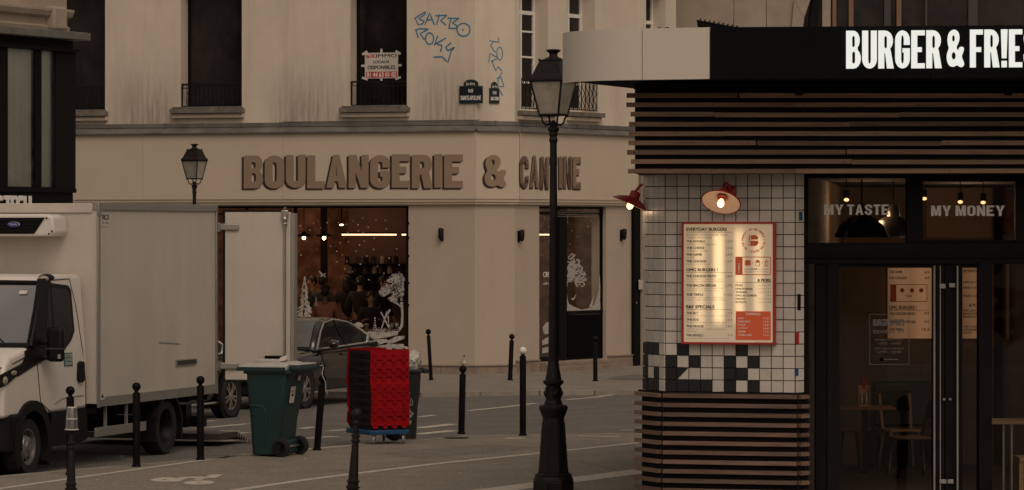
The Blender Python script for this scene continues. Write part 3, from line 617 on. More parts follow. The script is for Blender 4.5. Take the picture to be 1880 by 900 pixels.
# snow painted on the glass
def dots(fr, pts, ox, oy, sc, r, off, par):
    mb = MB()
    for x, y in pts:
        c = fr.p(*zpt(x, y, ox, oy, sc), off); rr_ = r*random.uniform(.7,1.15)
        mb.add([(c.x+rr_*math.cos(a*math.pi/4), off, c.z+rr_*math.sin(a*math.pi/4)) for a in range(8)], [tuple(range(8))])
    so_ = mb.build('painted_snowflakes', M_paintw, par, fr.M); so_['kind'] = 'stuff'; return so_
D1 = [(215,178),(175,258),(295,232),(365,175),(487,172),(575,192),(650,155),(757,122),(703,197),(902,145),(1015,243),(1005,150),(760,283),(590,283),(350,318),(132,375),(255,468),(505,395),(597,382),(773,377),(883,345),(720,420),(682,488),(470,490),(875,470),(1130,462),(532,530),(800,543),(1048,563),(470,605),(580,600),(730,630),(405,680),(918,655),(1157,638),(645,713),(990,732),(705,817),(823,803),(75,530),(815,225),(708,265),(405,432),(68,208),(558,684)]
dots(FL, D1, 540, 380, 6, .014, .096, swo)
def blobs(fr, polys, ox, oy, sc, name, off, par):
    mb = MB()
    for i, pl in enumerate(polys):
        pts = [fr.p(*zpt(x,y,ox,oy,sc), off-.0004*(i%8)) for x, y in pl]; mb.add([tuple(p) for p in pts], [tuple(range(len(pts)))])
    return mb.build(name, M_paintw, par, fr.M)
# fir tree made of brush strokes
def fir(cx, top, bot, hw, n, seed):
    rnd = random.Random(seed); out = []
    for i in range(n):
        t = (i+.5)/n; y = top+(bot-top)*t**.9; w_ = hw*(.12+.88*t)
        for s in (-1, 1):
            for k in range(3):
                x0 = cx+s*w_*rnd.uniform(0,.5); x1 = x0+s*w_*rnd.uniform(.35,.6); dy = (bot-top)*rnd.uniform(.07,.12); ww = 3.2
                out.append([(x0-ww,y),(x0+ww,y-2),(x1+ww,y+dy*.7),(x1,y+dy),(x0-ww*.3,y+dy*.55)])
    return out
blobs(FL, fir(112,510,1020,70,16,3), 540, 415, 6.0, 'painted_fir_tree', .094, swo) if False else blobs(FL, fir(112,25,520,105,16,3), 540, 500, 6, 'painted_fir_tree', .094, swo)
blobs(FL, fir(888,480,665,36,7,4)+fir(625,515,600,16,4,5)+fir(240,258,370,20,5,6), 540, 500, 6, 'painted_fir_tree', .093, swo)
rnd = random.Random(11); tr = []
def curl(cx, cy, r, w_=3.5):
    a0 = rnd.uniform(0,6.28); pts = []; n = 7
    o_ = [(cx+r*math.cos(a0+4.4*i/n), cy+r*math.sin(a0+4.4*i/n)) for i in range(n+1)]; q = [(cx+(r-w_)*math.cos(a0+4.4*i/n), cy+(r-w_)*math.sin(a0+4.4*i/n)) for i in range(n+1)]
    return [[o_[i], o_[i+1], q[i+1], q[i]] for i in range(n)]
def crown(cs, n, lim):
    out = []
    for cx, cy, rx, ry in cs:
        for _ in range(n):
            a = rnd.uniform(0,6.28); d = rnd.uniform(0,1)**.5; x = cx+rx*d*math.cos(a); y = cy+ry*d*math.sin(a)
            if lim[0] < x < lim[1]: out += curl(x, y, rnd.uniform(9,19), rnd.uniform(4,8))
    return out
tr = crown([(1130,40,60,50),(1170,110,50,70),(1080,100,55,45),(1030,180,60,45),(990,225,45,32),(1120,210,85,60),(1185,220,35,90),(1100,290,50,30)], 26, (945,1208))
tr += [[(1165,330),(1200,330),(1205,480),(1200,600),(1170,640),(1150,660),(1175,560),(1182,450)],[(1095,300),(1105,300),(1180,375),(1178,395)],[(1085,330),(1095,325),(1160,360),(1158,370)]]
blobs(FL, tr, 540, 500, 6, 'painted_oak_tree', .0955, swo)
sn = [[(745,680),(830,650),(1000,660),(1150,645),(1140,690),(1010,720),(870,740),(790,700)],[(860,740),(1010,735),(1060,760),(930,800),(885,790)],[(1010,770),(1120,705),(1215,700),(1215,730),(1120,770),(1040,790)],[(920,810),(1060,790),(1210,790),(1205,840),(1130,870),(1000,850)],[(650,585),(700,548),(745,560),(760,600),(700,615)],[(690,615),(704,615),(706,655),(696,655)],
      [(950,440),(962,436),(1050,600),(1035,612)],[(1045,405),(1066,415),(975,560),(955,620),(985,540)],[(1015,430),(1025,425),(1000,540),(960,640),(955,625)],[(1030,480),(1040,478),(1046,560),(1036,560)]]
for _ in range(46):
    x = rnd.uniform(920,1170); y = rnd.uniform(560,660) if x > 1040 else rnd.uniform(620,660); sn += curl(x, y, rnd.uniform(7,13), 4)
for _ in range(16): sn += curl(rnd.uniform(655,760), rnd.uniform(560,605), rnd.uniform(8,14), 5)
blobs(FL, sn, 540, 500, 6, 'painted_snow_drift', .092, swo)
blobs(FL, [[(268,708),(280,705),(310,735),(350,770),(340,775),(300,745)],[(345,730),(355,735),(300,768),(282,765)]], 540, 380, 6, 'painted_crossed_skis', .0925, swo)
# door of the side street
dr = MB(); ya = .12; sp0, sp1 = FRr.s(1024,ya), FRr.s(1038,ya); dR = FRr.s(1104,ya)
for a, b in ((dx0+.001, dx0+.12), (sp0, sp1), (dR, dx1-.001)): dr.box(a, b, ya-.04, ya+.04, .181, dz1-.001)
zt_ = FRr.z(1060,392,ya); dr.box(dx0+.12, dR, ya-.045, ya+.045, zt_-.03, zt_+.03); dr.box(dx0+.12, dR, ya-.045, ya+.045, dz1-.05, dz1-.002)
dr.box(dx0+.12, sp0, ya-.039, ya+.039, .182, .27)
zl = FRr.z(1070,572,ya); dr.box(sp1, dR, ya-.046, ya+.046, zl-.05, zl+.02); dr.box(sp1, dR, ya+.02, ya+.03, .2, zl-.05)
dro = dr.build('shop_door', M_black, bak, FRr.M)
MB().quad((dx0+.1,ya,.2),(dR,ya,.2),(dR,ya,dz1-.03),(dx0+.1,ya,dz1-.03)).build('pane', G_side, dro, FRr.M)
nl = 20
lv = MB().add([(sp1+.03,-.03,0),(dR-.03,-.03,0),(dR-.03,.01,.045),(sp1+.03,.01,.045),(sp1+.03,-.022,-.006),(dR-.03,-.022,-.006)], [(0,1,2,3),(4,5,1,0)]).data('louvre')
for k in range(nl): place('louvre', lv, M_black, dro, FRr.M @ Matrix.Translation((0, ya-.01, .2+(zl-.27)*k/nl)))
mb = MB()
for r_ in range(4):
    for k in range(26):
        x = sp0-.1+k*.06+(r_%2)*.03; c = dz1-.08-r_*.04
        if x < dR-.03: mb.add([(x+.011*math.cos(a*1.047), ya-.048, c+.011*math.sin(a*1.047)) for a in range(6)], [tuple(range(6))])
mb.build('dotted_transom_print', M_trim, dro, FRr.M)
dots(FRr, [(rnd.uniform(230,830), rnd.uniform(-190,140)) for _ in range(46)], 860, 440, 3.46, .016, ya-.004, dro)
t2 = crown([(655,150,28,60),(690,180,30,45),(715,250,35,45),(650,220,25,40)], 22, (625,750)) 
t2 += [[(622,265),(632,262),(625,330),(632,390),(650,440),(640,445),(622,400)],[(615,400),(640,410),(680,430),(720,445),(780,432),(800,410),(838,400),(838,452),(620,462)],[(765,430),(798,350),(790,400),(785,430)],[(800,420),(825,330),(832,210),(838,300),(836,400)],[(655,370),(665,375),(685,345),(680,365),(668,385),(655,382)]]
blobs(FRr, t2, 860, 440, 3.46, 'painted_winter_tree', ya-.005, dro)
blobs(FRr, [[(470,560),(490,530),(512,520),(512,600),(480,600)],[(468,640),(512,615),(512,660),(470,670)],[(468,690),(512,680),(512,715),(468,722)]], 860, 440, 3.46, 'painted_snow_drift', ya-.006, dro)
tm = MB(); z_ = FRr.z(1002,504,ya); text(tm, 'CROI', FRr.s(997,ya), FRr.s(1012,ya), z_-.05, z_+.05, ya-.005, .02); z_ = FRr.z(1002,520,ya); text(tm, 'cafe the', FRr.s(997,ya), FRr.s(1012,ya), z_-.03, z_+.03, ya-.005); tm.build('window_lettering', M_print, dro, FRr.M)
# room
M_warm = mat('rough_brick_render', (.36,.2,.125), .9, var=.75, scale=3.2, bump=1, bscale=7, stain_sheen=((1.6,1.6,1.8), .45, .62, .75), stain_sheen_col=(.12,.05,.03))
M_floor = mat('shop_floor', (.09,.07,.055), .5, var=.2)
I4 = Matrix.Identity(4)
rp = [FL.at(gx0-1), FL.at(0), FC.at(LC), FRr.at(FRr.s(1160)), Vector((3.9,76.6)), Vector((-8.5,77.4))]
rp = [tuple(p+Vector((0,.35)) if i < 4 else p) for i, p in enumerate(rp)]
m = MB(); m.prism(rp, .0, .03); m.build('shop_floor', M_floor, bak, I4)
m = MB(); m.prism(rp, 3.30, 3.36); m.build('shop_ceiling', mat('brown_ceiling', (.09,.04,.028), .8), bak, I4)
m = MB()
for a, b in zip(rp[3:], rp[4:]+rp[:1]):
    a, b = Vector(a), Vector(b); d = (b-a).normalized(); n = Vector((-d.y,d.x))*.06; m.prism([tuple(a),tuple(b),tuple(b-n),tuple(a-n)], .03, 3.3)
m.build('shop_back_wall', M_warm, bak, I4)
m = MB(); q0, q1 = P(640,380,76), P(760,380,76); m.box(q0.x, q1.x+.6, 76.0, 76.1, .03, 3.3); m.build('dark_partition', mat('dark_red_panel', (.075,.034,.026), .7, var=.3), bak, I4)
# shelves with jars on the partition
sh = MB(); a_, b_ = P(632,470,75.7), P(745,470,75.7)
for py in (484, 502, 520, 536): z = P(0,py,75.7).z; sh.box(a_.x, b_.x, 75.55, 75.98, z-.02, z)
sho = thing('wall_shelf', 'dark wall shelves with jars at the back of the bakery, behind the customers', 'shelf', (a_.x, 75.7, 1)); sh.build('shelf_board', M_black, sho, I4)
for py in (484,502,520):
    for k in range(7):
        p = P(640+k*15+rnd.uniform(-3,3), py, 75.7); MB().lathe([(.05,0),(.05,.13),(.03,.16)], 8, Matrix.Translation(p)).build('jar', rnd.choice([M_sill,M_iron,M_blackm,M_iron,M_letsh]), sho, I4)
# column
m = MB(); p = P(595,500,74); m.box(p.x-.07, p.x+.07, 73.9, 74.1, .03, 3.29); m.build('iron_column', M_blackm, bak, I4)
E_bulb = emis('warm_bulb', (1,.62,.28), 9); E_tube = emis('warm_led_tube', (1,.68,.38), 2.4); E_spot = emis('warm_spot', (1,.7,.4), 4)
def shop_pendant(px, py, D, label):
    p = P(px, py, D); t = thing('pendant_lamp', label, 'pendant lamp', p, 'pendant lamps inside the bakery')
    MB().cyl((0,0,.05),(0,0,3.29-p.z),.008,6).build('cord', M_black, t); MB().lathe([(.03,.12),(.05,.08),(.2,.03),(.2,.02)], 16).build('lamp_shade', M_blackm, t, smooth=40)
    MB().ball((0,0,-.01),.038).build('bulb', E_bulb, t, smooth=60); ptlight('pendant_light', p+Vector((0,0,-.08)), 7, (1,.5,.2))
shop_pendant(558,436,72.5,'black pendant lamp with warm bulb behind the bakery window, left of the other'); shop_pendant(595,436,72.5,'black pendant lamp with warm bulb behind the bakery window, nearest the dark column')
for a, b, lab in ((627.5,728,'long glowing tube light under the bakery ceiling'),(737.5,760,'short glowing tube light at the right end of the bakery window')):
    p, q = P(a,431,72.6), P(b,431,72.6); t = thing('tube_light', lab, 'light', p.lerp(q,.5)); MB().cyl(p, q, .016, 8).build('tube', E_tube, t, I4); MB().box(p.x, q.x, 72.58, 72.62, p.z+.02, p.z+.05).build('housing', M_black, t, I4)
p = P(627,413,73); t = thing('ceiling_spot', 'small bright oval spotlight above the tube light in the bakery', 'spotlight', p); MB().ball(p,(.045,.045,.02)).build('lens', E_spot, t, I4); MB().cyl(p+Vector((0,0,.02)),Vector((p.x,p.y,3.29)),.02).build('stem', M_black, t, I4)
p, q = P(998,431,74.2), P(1012,431,74.2); t = thing('tube_light', 'glowing tube light seen through the narrow pane left of the tall street lamp', 'light', p); MB().box(p.x-.1, q.x+.05, p.y, p.y+.03, p.z-.015, p.z+.015).build('tube', E_tube, t, I4)
ptlight('room_glow', (-2.9,74.8,2.9), 15, (1,.6,.38), .3); ptlight('left_room_glow', (-4.6,73.9,2.7), 36, (1,.58,.36), .3); ptlight('counter_glow', (1.2,74.2,2.8), 5, (1,.6,.35), .2)
# low counter and table under the window
t = thing('cafe_table', 'wooden cafe table just behind the bakery glass where the customers sit', 'table', P(665,600,72))
a, b = P(612,593,72), P(722,598,72); m = MB(); m.box(a.x, b.x, 71.8, 72.4, .74, .78); m.build('table_top', M_wood, t, I4)
for x in (a.x+.1, b.x-.1): MB().cyl((x,72.1,.03),(x,72.1,.74),.03).build('leg', M_black, t, I4)
# ---------------------------------------------------------------- people
M_skin = mat('skin_light', (.42,.25,.17), .6, var=.06); M_skind = mat('skin_dark', (.12,.06,.04), .6, var=.06); M_hair = mat('dark_hair', (.012,.009,.008), .6, var=.2)
M_rust = mat('rust_shirt', (.30,.12,.08), .9, var=.12); M_coat = mat('black_coat', (.016,.014,.017), .9, var=.2); M_navy = mat('grey_blue_coat', (.035,.038,.045), .9, var=.2); M_jean = mat('dark_trousers', (.02,.02,.025), .9)
def person(p, yaw, label, sit=False, seat=.48, skin=M_skin, top=M_coat, hair='short', cap=None, lean=0.0, group=None):
    """p = floor point, faces -y when yaw = 0"""
    t = thing('person', label, 'person', Matrix.Translation(p) @ Matrix.Rotation(R(yaw), 4, 'Z'), group)
    hz = seat if sit else .93; sh_ = hz+.52; ly = -lean
    V = [(0,0,hz,(.15,.11)), (0,ly*.5,hz+.22,(.13,.10)), (0,ly,hz+.42,(.15,.105)), (0,ly,sh_+.03,(.065,.06)), (0,ly-.01,sh_+.09,.052), (0,ly-.02,sh_+.15,(.062,.072)), (0,ly-.015,sh_+.21,(.076,.092)), (0,ly-.01,sh_+.275,(.070,.085)), (0,ly-.01,sh_+.315,(.04,.05))]
    E = [(i,i+1) for i in range(8)]
    for s in (-1,1):
        b = len(V)
        if sit: el, wr = (s*.27,ly-.08,hz+.2), (s*.17,ly-.30,hz+.29)
        else: el, wr = (s*.27,ly+.03,sh_-.30), (s*.24,ly-.10,sh_-.52)
        V += [(s*.17,ly,sh_-.03,.062), (*el,.044), (*wr,.028)]; E += [(2,b),(b,b+1),(b+1,b+2)]
        w_ = Vector(wr); d = (Vector(wr)-Vector(el)).normalized(); pal = w_+d*.07; V.append((*pal,(.036,.018))); E.append((b+2,b+3)); pc = b+3
        side = d.cross(Vector((0,0,1))).normalized() if abs(d.z) < .9 else Vector((0,1,0))
        for k, ln in enumerate((.062,.072,.068,.052)):
            q = pal+side*(.024*(k-1.5)/1.5)+d*.03; tip = q+d*ln*.8+Vector((0,0,-.018)); i0 = len(V); V += [(*q,.010),(*tip,.007)]; E += [(pc,i0),(i0,i0+1)]
        q = w_+d*.035+side*(-s*.035); i0 = len(V); V += [(*q,.012),(*(q+d*.035),.009)]; E += [(b+2,i0),(i0,i0+1)]
        b = len(V)
        if sit: L_ = [(s*.10,-.02,hz-.02,.09),(s*.12,-.42,hz+.0,.062),(s*.12,-.40,hz-.38,.04),(s*.12,-.50,hz-.44,.035)]
        else: L_ = [(s*.09,0,hz-.08,.095),(s*.10,-.02,.5,.062),(s*.10,.02,.10,.042),(s*.10,-.11,.04,.036)]
        V += L_; E += [(0,b),(b,b+1),(b+1,b+2),(b+2,b+3)]
    skinned('body', V, E, skin, t, sub=1)
    # clothes
    C = [(0,0,hz-.06,(.18,.13)), (0,ly*.5,hz+.22,(.155,.12)), (0,ly,hz+.43,(.175,.125)), (0,ly,sh_+.045,(.085,.075))]; CE = [(0,1),(1,2),(2,3)]
    for s in (-1,1):
        b = len(C)
        if sit: el, wr = (s*.28,ly-.08,hz+.2), (s*.18,ly-.28,hz+.285)
        else: el, wr = (s*.275,ly+.03,sh_-.30), (s*.245,ly-.09,sh_-.50)
        C += [(s*.185,ly,sh_-.03,.08),(*el,.062),(*wr,.042)]; CE += [(2,b),(b,b+1),(b+1,b+2)]
    skinned('jacket', C, CE, top, t, sub=1)
    J = [(0,0,hz,(.165,.12))]; JE = []
    for s in (-1,1):
        b = len(J); J += ([(s*.10,-.02,hz-.02,.105),(s*.12,-.42,hz,.078),(s*.12,-.40,hz-.38,.06)] if sit else [(s*.09,0,hz-.08,.11),(s*.10,-.02,.5,.08),(s*.10,.02,.1,.06)]); JE += [(0,b),(b,b+1),(b+1,b+2)]
    skinned('trousers', J, JE, M_jean, t, sub=1)
    hc = (0, ly-.005, sh_+.225)
    hm = MB(); hm.ball((hc[0],hc[1]+.018,hc[2]+.03),(.088,.098,.105),16,10)
    if hair == 'long': hm.ball((hc[0],hc[1]+.06,hc[2]-.08),(.085,.05,.17),14,8); hm.ball((hc[0]-.075,hc[1]+.02,hc[2]-.09),(.022,.04,.14),10,8); hm.ball((hc[0]+.075,hc[1]+.02,hc[2]-.09),(.022,.04,.14),10,8)
    hm.build('hair', M_hair, t, smooth=60)
    f = MB()
    for s in (-1,1): f.ball((s*.032, hc[1]-.083, hc[2]-.005),(.014,.006,.007),8,6)
    f.build('eyes', M_hair, t); MB().ball((0, hc[1]-.095, hc[2]-.03),(.013,.018,.024),8,6).build('nose', skin, t, smooth=60); MB().ball((0, hc[1]-.082, hc[2]-.068),(.024,.008,.007),8,6).build('mouth', M_rust, t, smooth=60)
    for s in (-1,1): MB().ball((s*.084, hc[1]+.005, hc[2]-.02),(.01,.02,.03),8,6).build('ear', skin, t, smooth=60)
    if cap is not None:
        c = MB(); c.lathe([(.1,0),(.103,.03),(.085,.075),(.04,.1),(0,.105)], 18, Matrix.Translation((0,hc[1]+.005,hc[2]+.055))); c.ball((0,hc[1]-.11,hc[2]+.06),(.07,.065,.008),12,6); c.build('cap', cap, t, smooth=50)
    return t
def stool(p, label, k_=1.5):
    t = thing('stool', label, 'stool', Matrix.Translation(p) @ Matrix.Diagonal((1,1,k_,1)), 'stools in the bakery'); MB().lathe([(.17,.44),(.18,.46),(.17,.48)],16).build('seat', M_wood, t)
    for k in range(4): MB().cyl((.12*math.cos(k*1.57+.78),.12*math.sin(k*1.57+.78),.44),(.19*math.cos(k*1.57+.78),.19*math.sin(k*1.57+.78),0),.012,6).build('leg', M_black, t)
def F0(px, D): v = P(px,420,D); return Vector((v.x, D, .03))
person(F0(597,71.2), 175, 'person in a rust shirt and dark cap seated with their back to the window', sit=True, seat=.76, skin=M_skind, top=M_rust, cap=M_coat); stool(F0(597,71.2), 'stool under the seated person in the rust brown shirt')
person(F0(681,72.9), 8, 'person with long dark hair seated facing the street behind the bakery glass', sit=True, seat=.62, top=M_coat, hair='long'); stool(F0(681,72.9), 'stool under the seated person with long dark hair facing the street')
person(F0(592,73.4), 160, 'person in a grey coat and dark hat standing behind the rust shirt', top=M_navy, cap=M_coat)
person(F0(573,73.9), -60, 'person in black standing half hidden near the painted fir tree', top=M_coat)
person(F0(637,73.8), 185, 'person in black with long hair standing, back turned, near the dark column', top=M_coat, hair='long')
person(F0(661,73.5), 170, 'short haired person in a black coat standing between two other customers', top=M_coat)
person(F0(696,73.6), 60, 'person with dark hair leaning forward at the right, beside the painted oak', top=M_coat, lean=.1)
person(F0(663,72.75), 185, 'person in black seated low', sit=True, top=M_coat) if False else None
t = thing('cup', 'small takeaway cup on the cafe table in front of the facing customer', 'cup', (P(673,590,72).x, 72.0, .78)); MB().lathe([(.03,0),(.04,.1)],12).build('paper_cup', M_letter, t); MB().lathe([(.042,.1),(.042,.115),(.03,.12)],12).build('lid', M_print, t)
# ---------------------------------------------------------------- signs on the wall
def street_sign(fr, px0, px1, py0, py1, pya, lines, label):
    y = -.03; a, b = fr.s(px0,y), fr.s(px1,y); z0, z1 = fr.z((px0+px1)/2,py1,y), fr.z((px0+px1)/2,py0,y); za = fr.z((px0+px1)/2,pya,y)
    t = thing('street_sign', label, 'street sign', fr.M @ Matrix.Translation(((a+b)/2, 0, z0))); t_ = fr.M; hw = (b-a)/2; cx = (a+b)/2
    top = [(cx-hw*.62,z1)]+[(cx-hw*.62*math.cos(math.pi*i/10), z1+(za-z1)*(.35+.65*math.sin(math.pi*i/10))) for i in range(11)]+[(cx+hw*.62,z1)]
    MB().slab([(a,z0),(b,z0),(b,z1)]+top[::-1]+[(a,z1)], -.03, -.004).build('border', M_plateg, t, t_, bevel=.004)
    i_ = .02*hw/.25
    MB().slab([(a+i_,z0+.03),(b-i_,z0+.03),(b-i_,z1-.025),(a+i_,z1-.025)], -.034, -.03).build('enamel_plate', M_plate, t, t_)
    m = MB(); 
    for (s, u0, u1, v0, v1) in lines: text(m, s, a+(b-a)*u0, a+(b-a)*u1, z0+(za-z0)*v0, z0+(za-z0)*v1, -.036, .015)
    m.build('lettering', M_print, t, t_)
street_sign(FL, 843, 886, 158, 190, 146, [('2e Arrt',.3,.68,.76,.88),('RUE',.4,.6,.46,.6),('SAINTE-APOLLINE',.07,.93,.14,.32)], 'wide dark blue street name plate reading RUE SAINTE-APOLLINE')
street_sign(FC, 899, 917, 162, 190, 150, [('2e Ar',.25,.75,.72,.84),('RUE',.32,.68,.42,.56),('SAINT-DENIS',.1,.9,.14,.3)], 'narrow dark street name plate on the building corner, right of the wide one')
y = .37; t = thing('poster', 'white and red letting poster taped inside a dark first floor window', 'poster', FL.M @ Matrix.Translation((FL.s(700,y), y, FL.z(700,145,y))))
a, b, z0, z1 = FL.s(670,y), FL.s(731,y), FL.z(700,144,y), FL.z(700,97,y); X = lambda u: a+(b-a)*u; Z = lambda v: z0+(z1-z0)*v
MB().box(a, b, y-.004, y, z0, z1).build('sheet', M_paper, t, FL.M)
MB().box(X(.03), X(.97), y-.006, y-.004, Z(.03), Z(.26)).build('red_strip', M_printr, t, FL.M)
m = MB(); text(m, 'LOCAUX', X(.26), X(.74), Z(.59), Z(.70), y-.006, .03); text(m, 'DISPONIBLES', X(.09), X(.91), Z(.36), Z(.5), y-.006, .03); text(m, 'IMMO', X(.34), X(.96), Z(.81), Z(.95), y-.006, .02); m.build('black_lettering', M_printb, t, FL.M)
m = MB(); text(m, 'aX', X(.04), X(.32), Z(.81), Z(.95), y-.006, .04); m.build('red_lettering', M_printr, t, FL.M)
m = MB(); text(m, '01 44 63 01 02', X(.06), X(.94), Z(.06), Z(.23), y-.008, .02); m.build('white_lettering', M_print, t, FL.M)
m = MB()
for u, v, r in ((.0,0,20),(1,0,-20),(0,1,-30),(1,1,30),(.5,1.03,90),(.5,-.03,90),(-.02,.5,0),(1.02,.5,0)): m.box(-.06,.06,-.0052,-.0045,-.022,.022, Matrix.Translation((X(u),y,Z(v))) @ Matrix.Rotation(R(r),4,'Y'))
m.build('tape', M_paper, t, FL.M)
# ================================================================ DARK SHOP BUILDING (left)
LB_t = math.degrees(math.atan2(.89,.456)); p_ = P(134,420,60); FB = Fr(p_.x, p_.y, LB_t); FBe = Fr(p_.x, p_.y, LB_t-180+90)
lb = thing('dark_shop_building', 'dark fronted shop with tall pale window panes under a carved stone cornice, behind the van', 'building', (p_.x, p_.y, 0))
zB = lambda py: H-(py-HY)/F*60
x0 = -9.0
zw0, zw1 = zB(350), zB(97)
panes = [(FB.s(9,.06), FB.s(59,.06)), (FB.s(71,.06), FB.s(101,.06)), (FB.s(-70,.06), FB.s(-3,.06))]
wallmb(x0, 0, 0, zB(76), 0, .045, [(a,b,zw0,zw1) for a,b in panes]).build('shopfront', M_black, lb, FB.M)
for a, b in panes:
    o = MB().quad((a,.02,zw0),(b,.02,zw0),(b,.02,zw1),(a,.02,zw1)).build('window', G_left, lb, FB.M)
    m = MB()
    for k in range(24):
        u = a+(b-a)*k/24; v = a+(b-a)*(k+1)/24; m.quad((u,.08+.004*(k%2),zw0-.1),(v,.08+.004*((k+1)%2),zw0-.1),(v,.08+.004*((k+1)%2),zw1+.1),(u,.08+.004*(k%2),zw1+.1))
    m.build('curtain', M_curt, o, FB.M); m = MB(); m.box(a, b, .0, .018, zw0-.001, zw0+.05); m.build('window_frame', M_black, o, FB.M)
a, b = panes[0]; None if True else MB().box(a+.35*(b-a), a+.85*(b-a), .065, .07, zw0+.9, zw1-.4).build('hanging_panel', M_stone, lb, FB.M)
MB().box(x0, .03, -.05, -.002, zB(352)-.02, zB(352)+.05).box(x0, .04, -.10, -.002, zB(97), zB(91)).build('frame_moulding', M_black, lb, FB.M)
MB().box(FB.s(103,-.04), .02, -.04, -.002, zw0, zw1).build('corner_pilaster', M_blackm, lb, FB.M)
MB().box(x0, .12, -.28, -.002, zB(75.5), zB(61)).build('cornice_slab', M_zinc, lb, FB.M, bevel=.015)
m = MB(); zc = zB(61)+.003; yb = [( .0,0),(-.10,0),(-.12,.06),(-.06,.10),(-.07,.2),(-.16,.24),(-.2,.32),(-.2,.36),(-.05,.38),(-.05,.62),(.0,.62)]
xe = FB.s(118)
m.add([(x0,y,zc+z) for y,z in yb]+[(xe,y,zc+z) for y,z in yb], [tuple(range(11)), tuple(range(21,10,-1))]+[(i,(i+1)%11,(i+1)%11+11,i+11) for i in range(11)]); m.build('stone_cornice', M_stone, lb, FB.M)
m = MB()
for y, z in ((-.02,.0),): m.box(FB.s(78), FB.s(103), -.24, -.0, zc+.0, zc+.40)
m.build('stone_bracket', M_stone, lb, FB.M, bevel=.05)
for a, b in ((-9,-6),(-5.9,-3.6),(FB.s(20),FB.s(80)),(FB.s(84),xe)): MB().box(a, b, .0, .5, zc+.62, zc+5).build('stone_pier', M_stone, lb, FB.M, bevel=.01)
MB().box(x0, -.0, .25, 6, 0, zB(61)).build('building_core', M_blackm, lb, FB.M) if False else MB().box(x0, -.02, .9, 6, 0, zc+5).box(-.3, -.02, .26, .9, 0, zc+.6).box(x0, -.02, .12, .9, zB(76)+.001, zc+.0).build('building_core', M_blackm, lb, FB.M)
m = MB(); z1 = zB(362); text(m, 'TECH', FB.s(8,-.05), FB.s(56,-.05), z1-.30, z1, -.053, .06, .004); text(m, 'S', FB.s(-14,-.05), FB.s(4,-.05), z1-.30, z1, -.053, .06, .004); m.build('lettering', M_print, lb, FB.M)
# ================================================================ REFRIGERATED VAN
FT = Fr(-5.02, 43.5, 73.1)
van = thing('box_van', 'white refrigerated box van parked at the left with one rear door swung open', 'van', Matrix.Translation((FT.at(0).x, FT.at(0).y, ZR)))
def T(mb, name, m, par=None, **k): return mb.build(name, m, par or van, FT.M, **k)
BL, BW = FT.s(397), 2.15; bz0, bz1 = .66, 3.10
T(MB().box(0, BL, 0, BW, bz0+.02, bz1-.01), 'cargo_box', M_boxw)
m = MB(); m.box(-.012, BL+.01, -.018, -.001, bz0-.02, bz0+.10); T(m, 'side_rail', M_alu, bevel=.004)
m = MB(); m.box(-.015, BL+.012, -.022, .05, bz1-.075, bz1+.012); T(m, 'top_rail', M_alu, bevel=.006)
T(MB().box(-.024, .05, -.026, -.003, bz0-.03, bz1-.078), 'corner_post', M_alu, bevel=.008)
T(MB().box(BL-.05, BL+.014, -.024, -.003, bz0-.03, bz1-.078), 'corner_post', M_alu, bevel=.006)
T(MB().box(-.022, -.001, .06, BW-.05, bz1-.11, bz1+.008), 'front_top_rail', M_boxw, bevel=.01)
T(MB().box(-.03,.07,-.035,-.012,bz1-.15,bz1+.02), 'corner_cap', M_alu, bevel=.01)
T(MB().box(BL-.03, BL, .03, BW-.03, bz0+.02, bz1-.05), 'rear_frame', M_alu)
m = MB(); m.box(FT.s(326,-.03), FT.s(362,-.03), -.012, -.001, FT.z(344,671), FT.z(344,659)); T(m, 'reflector_plate', M_alu)
m = MB(); [m.box(FT.s(328,-.03)+i*.028, FT.s(328,-.03)+i*.028+.02, -.015, -.012, FT.z(344,669), FT.z(344,661)) for i in range(24)]; T(m, 'plate_marks', M_darkgrey)
s_ = MB().box(FT.s(186), FT.s(200), -.006, -.001, FT.z(190,415), FT.z(190,392)); st_ = T(s_, 'sticker', M_paper)
m = MB(); text(m, 'FRCX', FT.s(186.8), FT.s(199.4), FT.z(190,404), FT.z(190,394), -.008, .03); text(m, '09 2026', FT.s(187), FT.s(199), FT.z(190,412), FT.z(190,407), -.008); T(m, 'lettering', M_printb, st_)
s_ = MB().box(FT.s(180), FT.s(189), -.022, -.0185+.0, FT.z(185,734), FT.z(185,721)); st_ = T(s_, 'sticker', M_paper)
T(MB().slab([(FT.s(182),FT.z(185,730)),(FT.s(187.5),FT.z(185,730)),(FT.s(185.5),FT.z(185,722))], -.024, -.022), 'black_triangle', M_printb, st_)
# scuffs along the panel
m = MB()
for (a, b, y0, y1) in ((292,330,629.5,632),):
    pts = [FT.p(a+(b-a)*i/6, y0+(y1-y0)*i/6, -.0) for i in range(7)]; m.ribbon([(p.x,p.z) for p in pts], .022, -.0015)
T(m, 'scuff', M_alu)
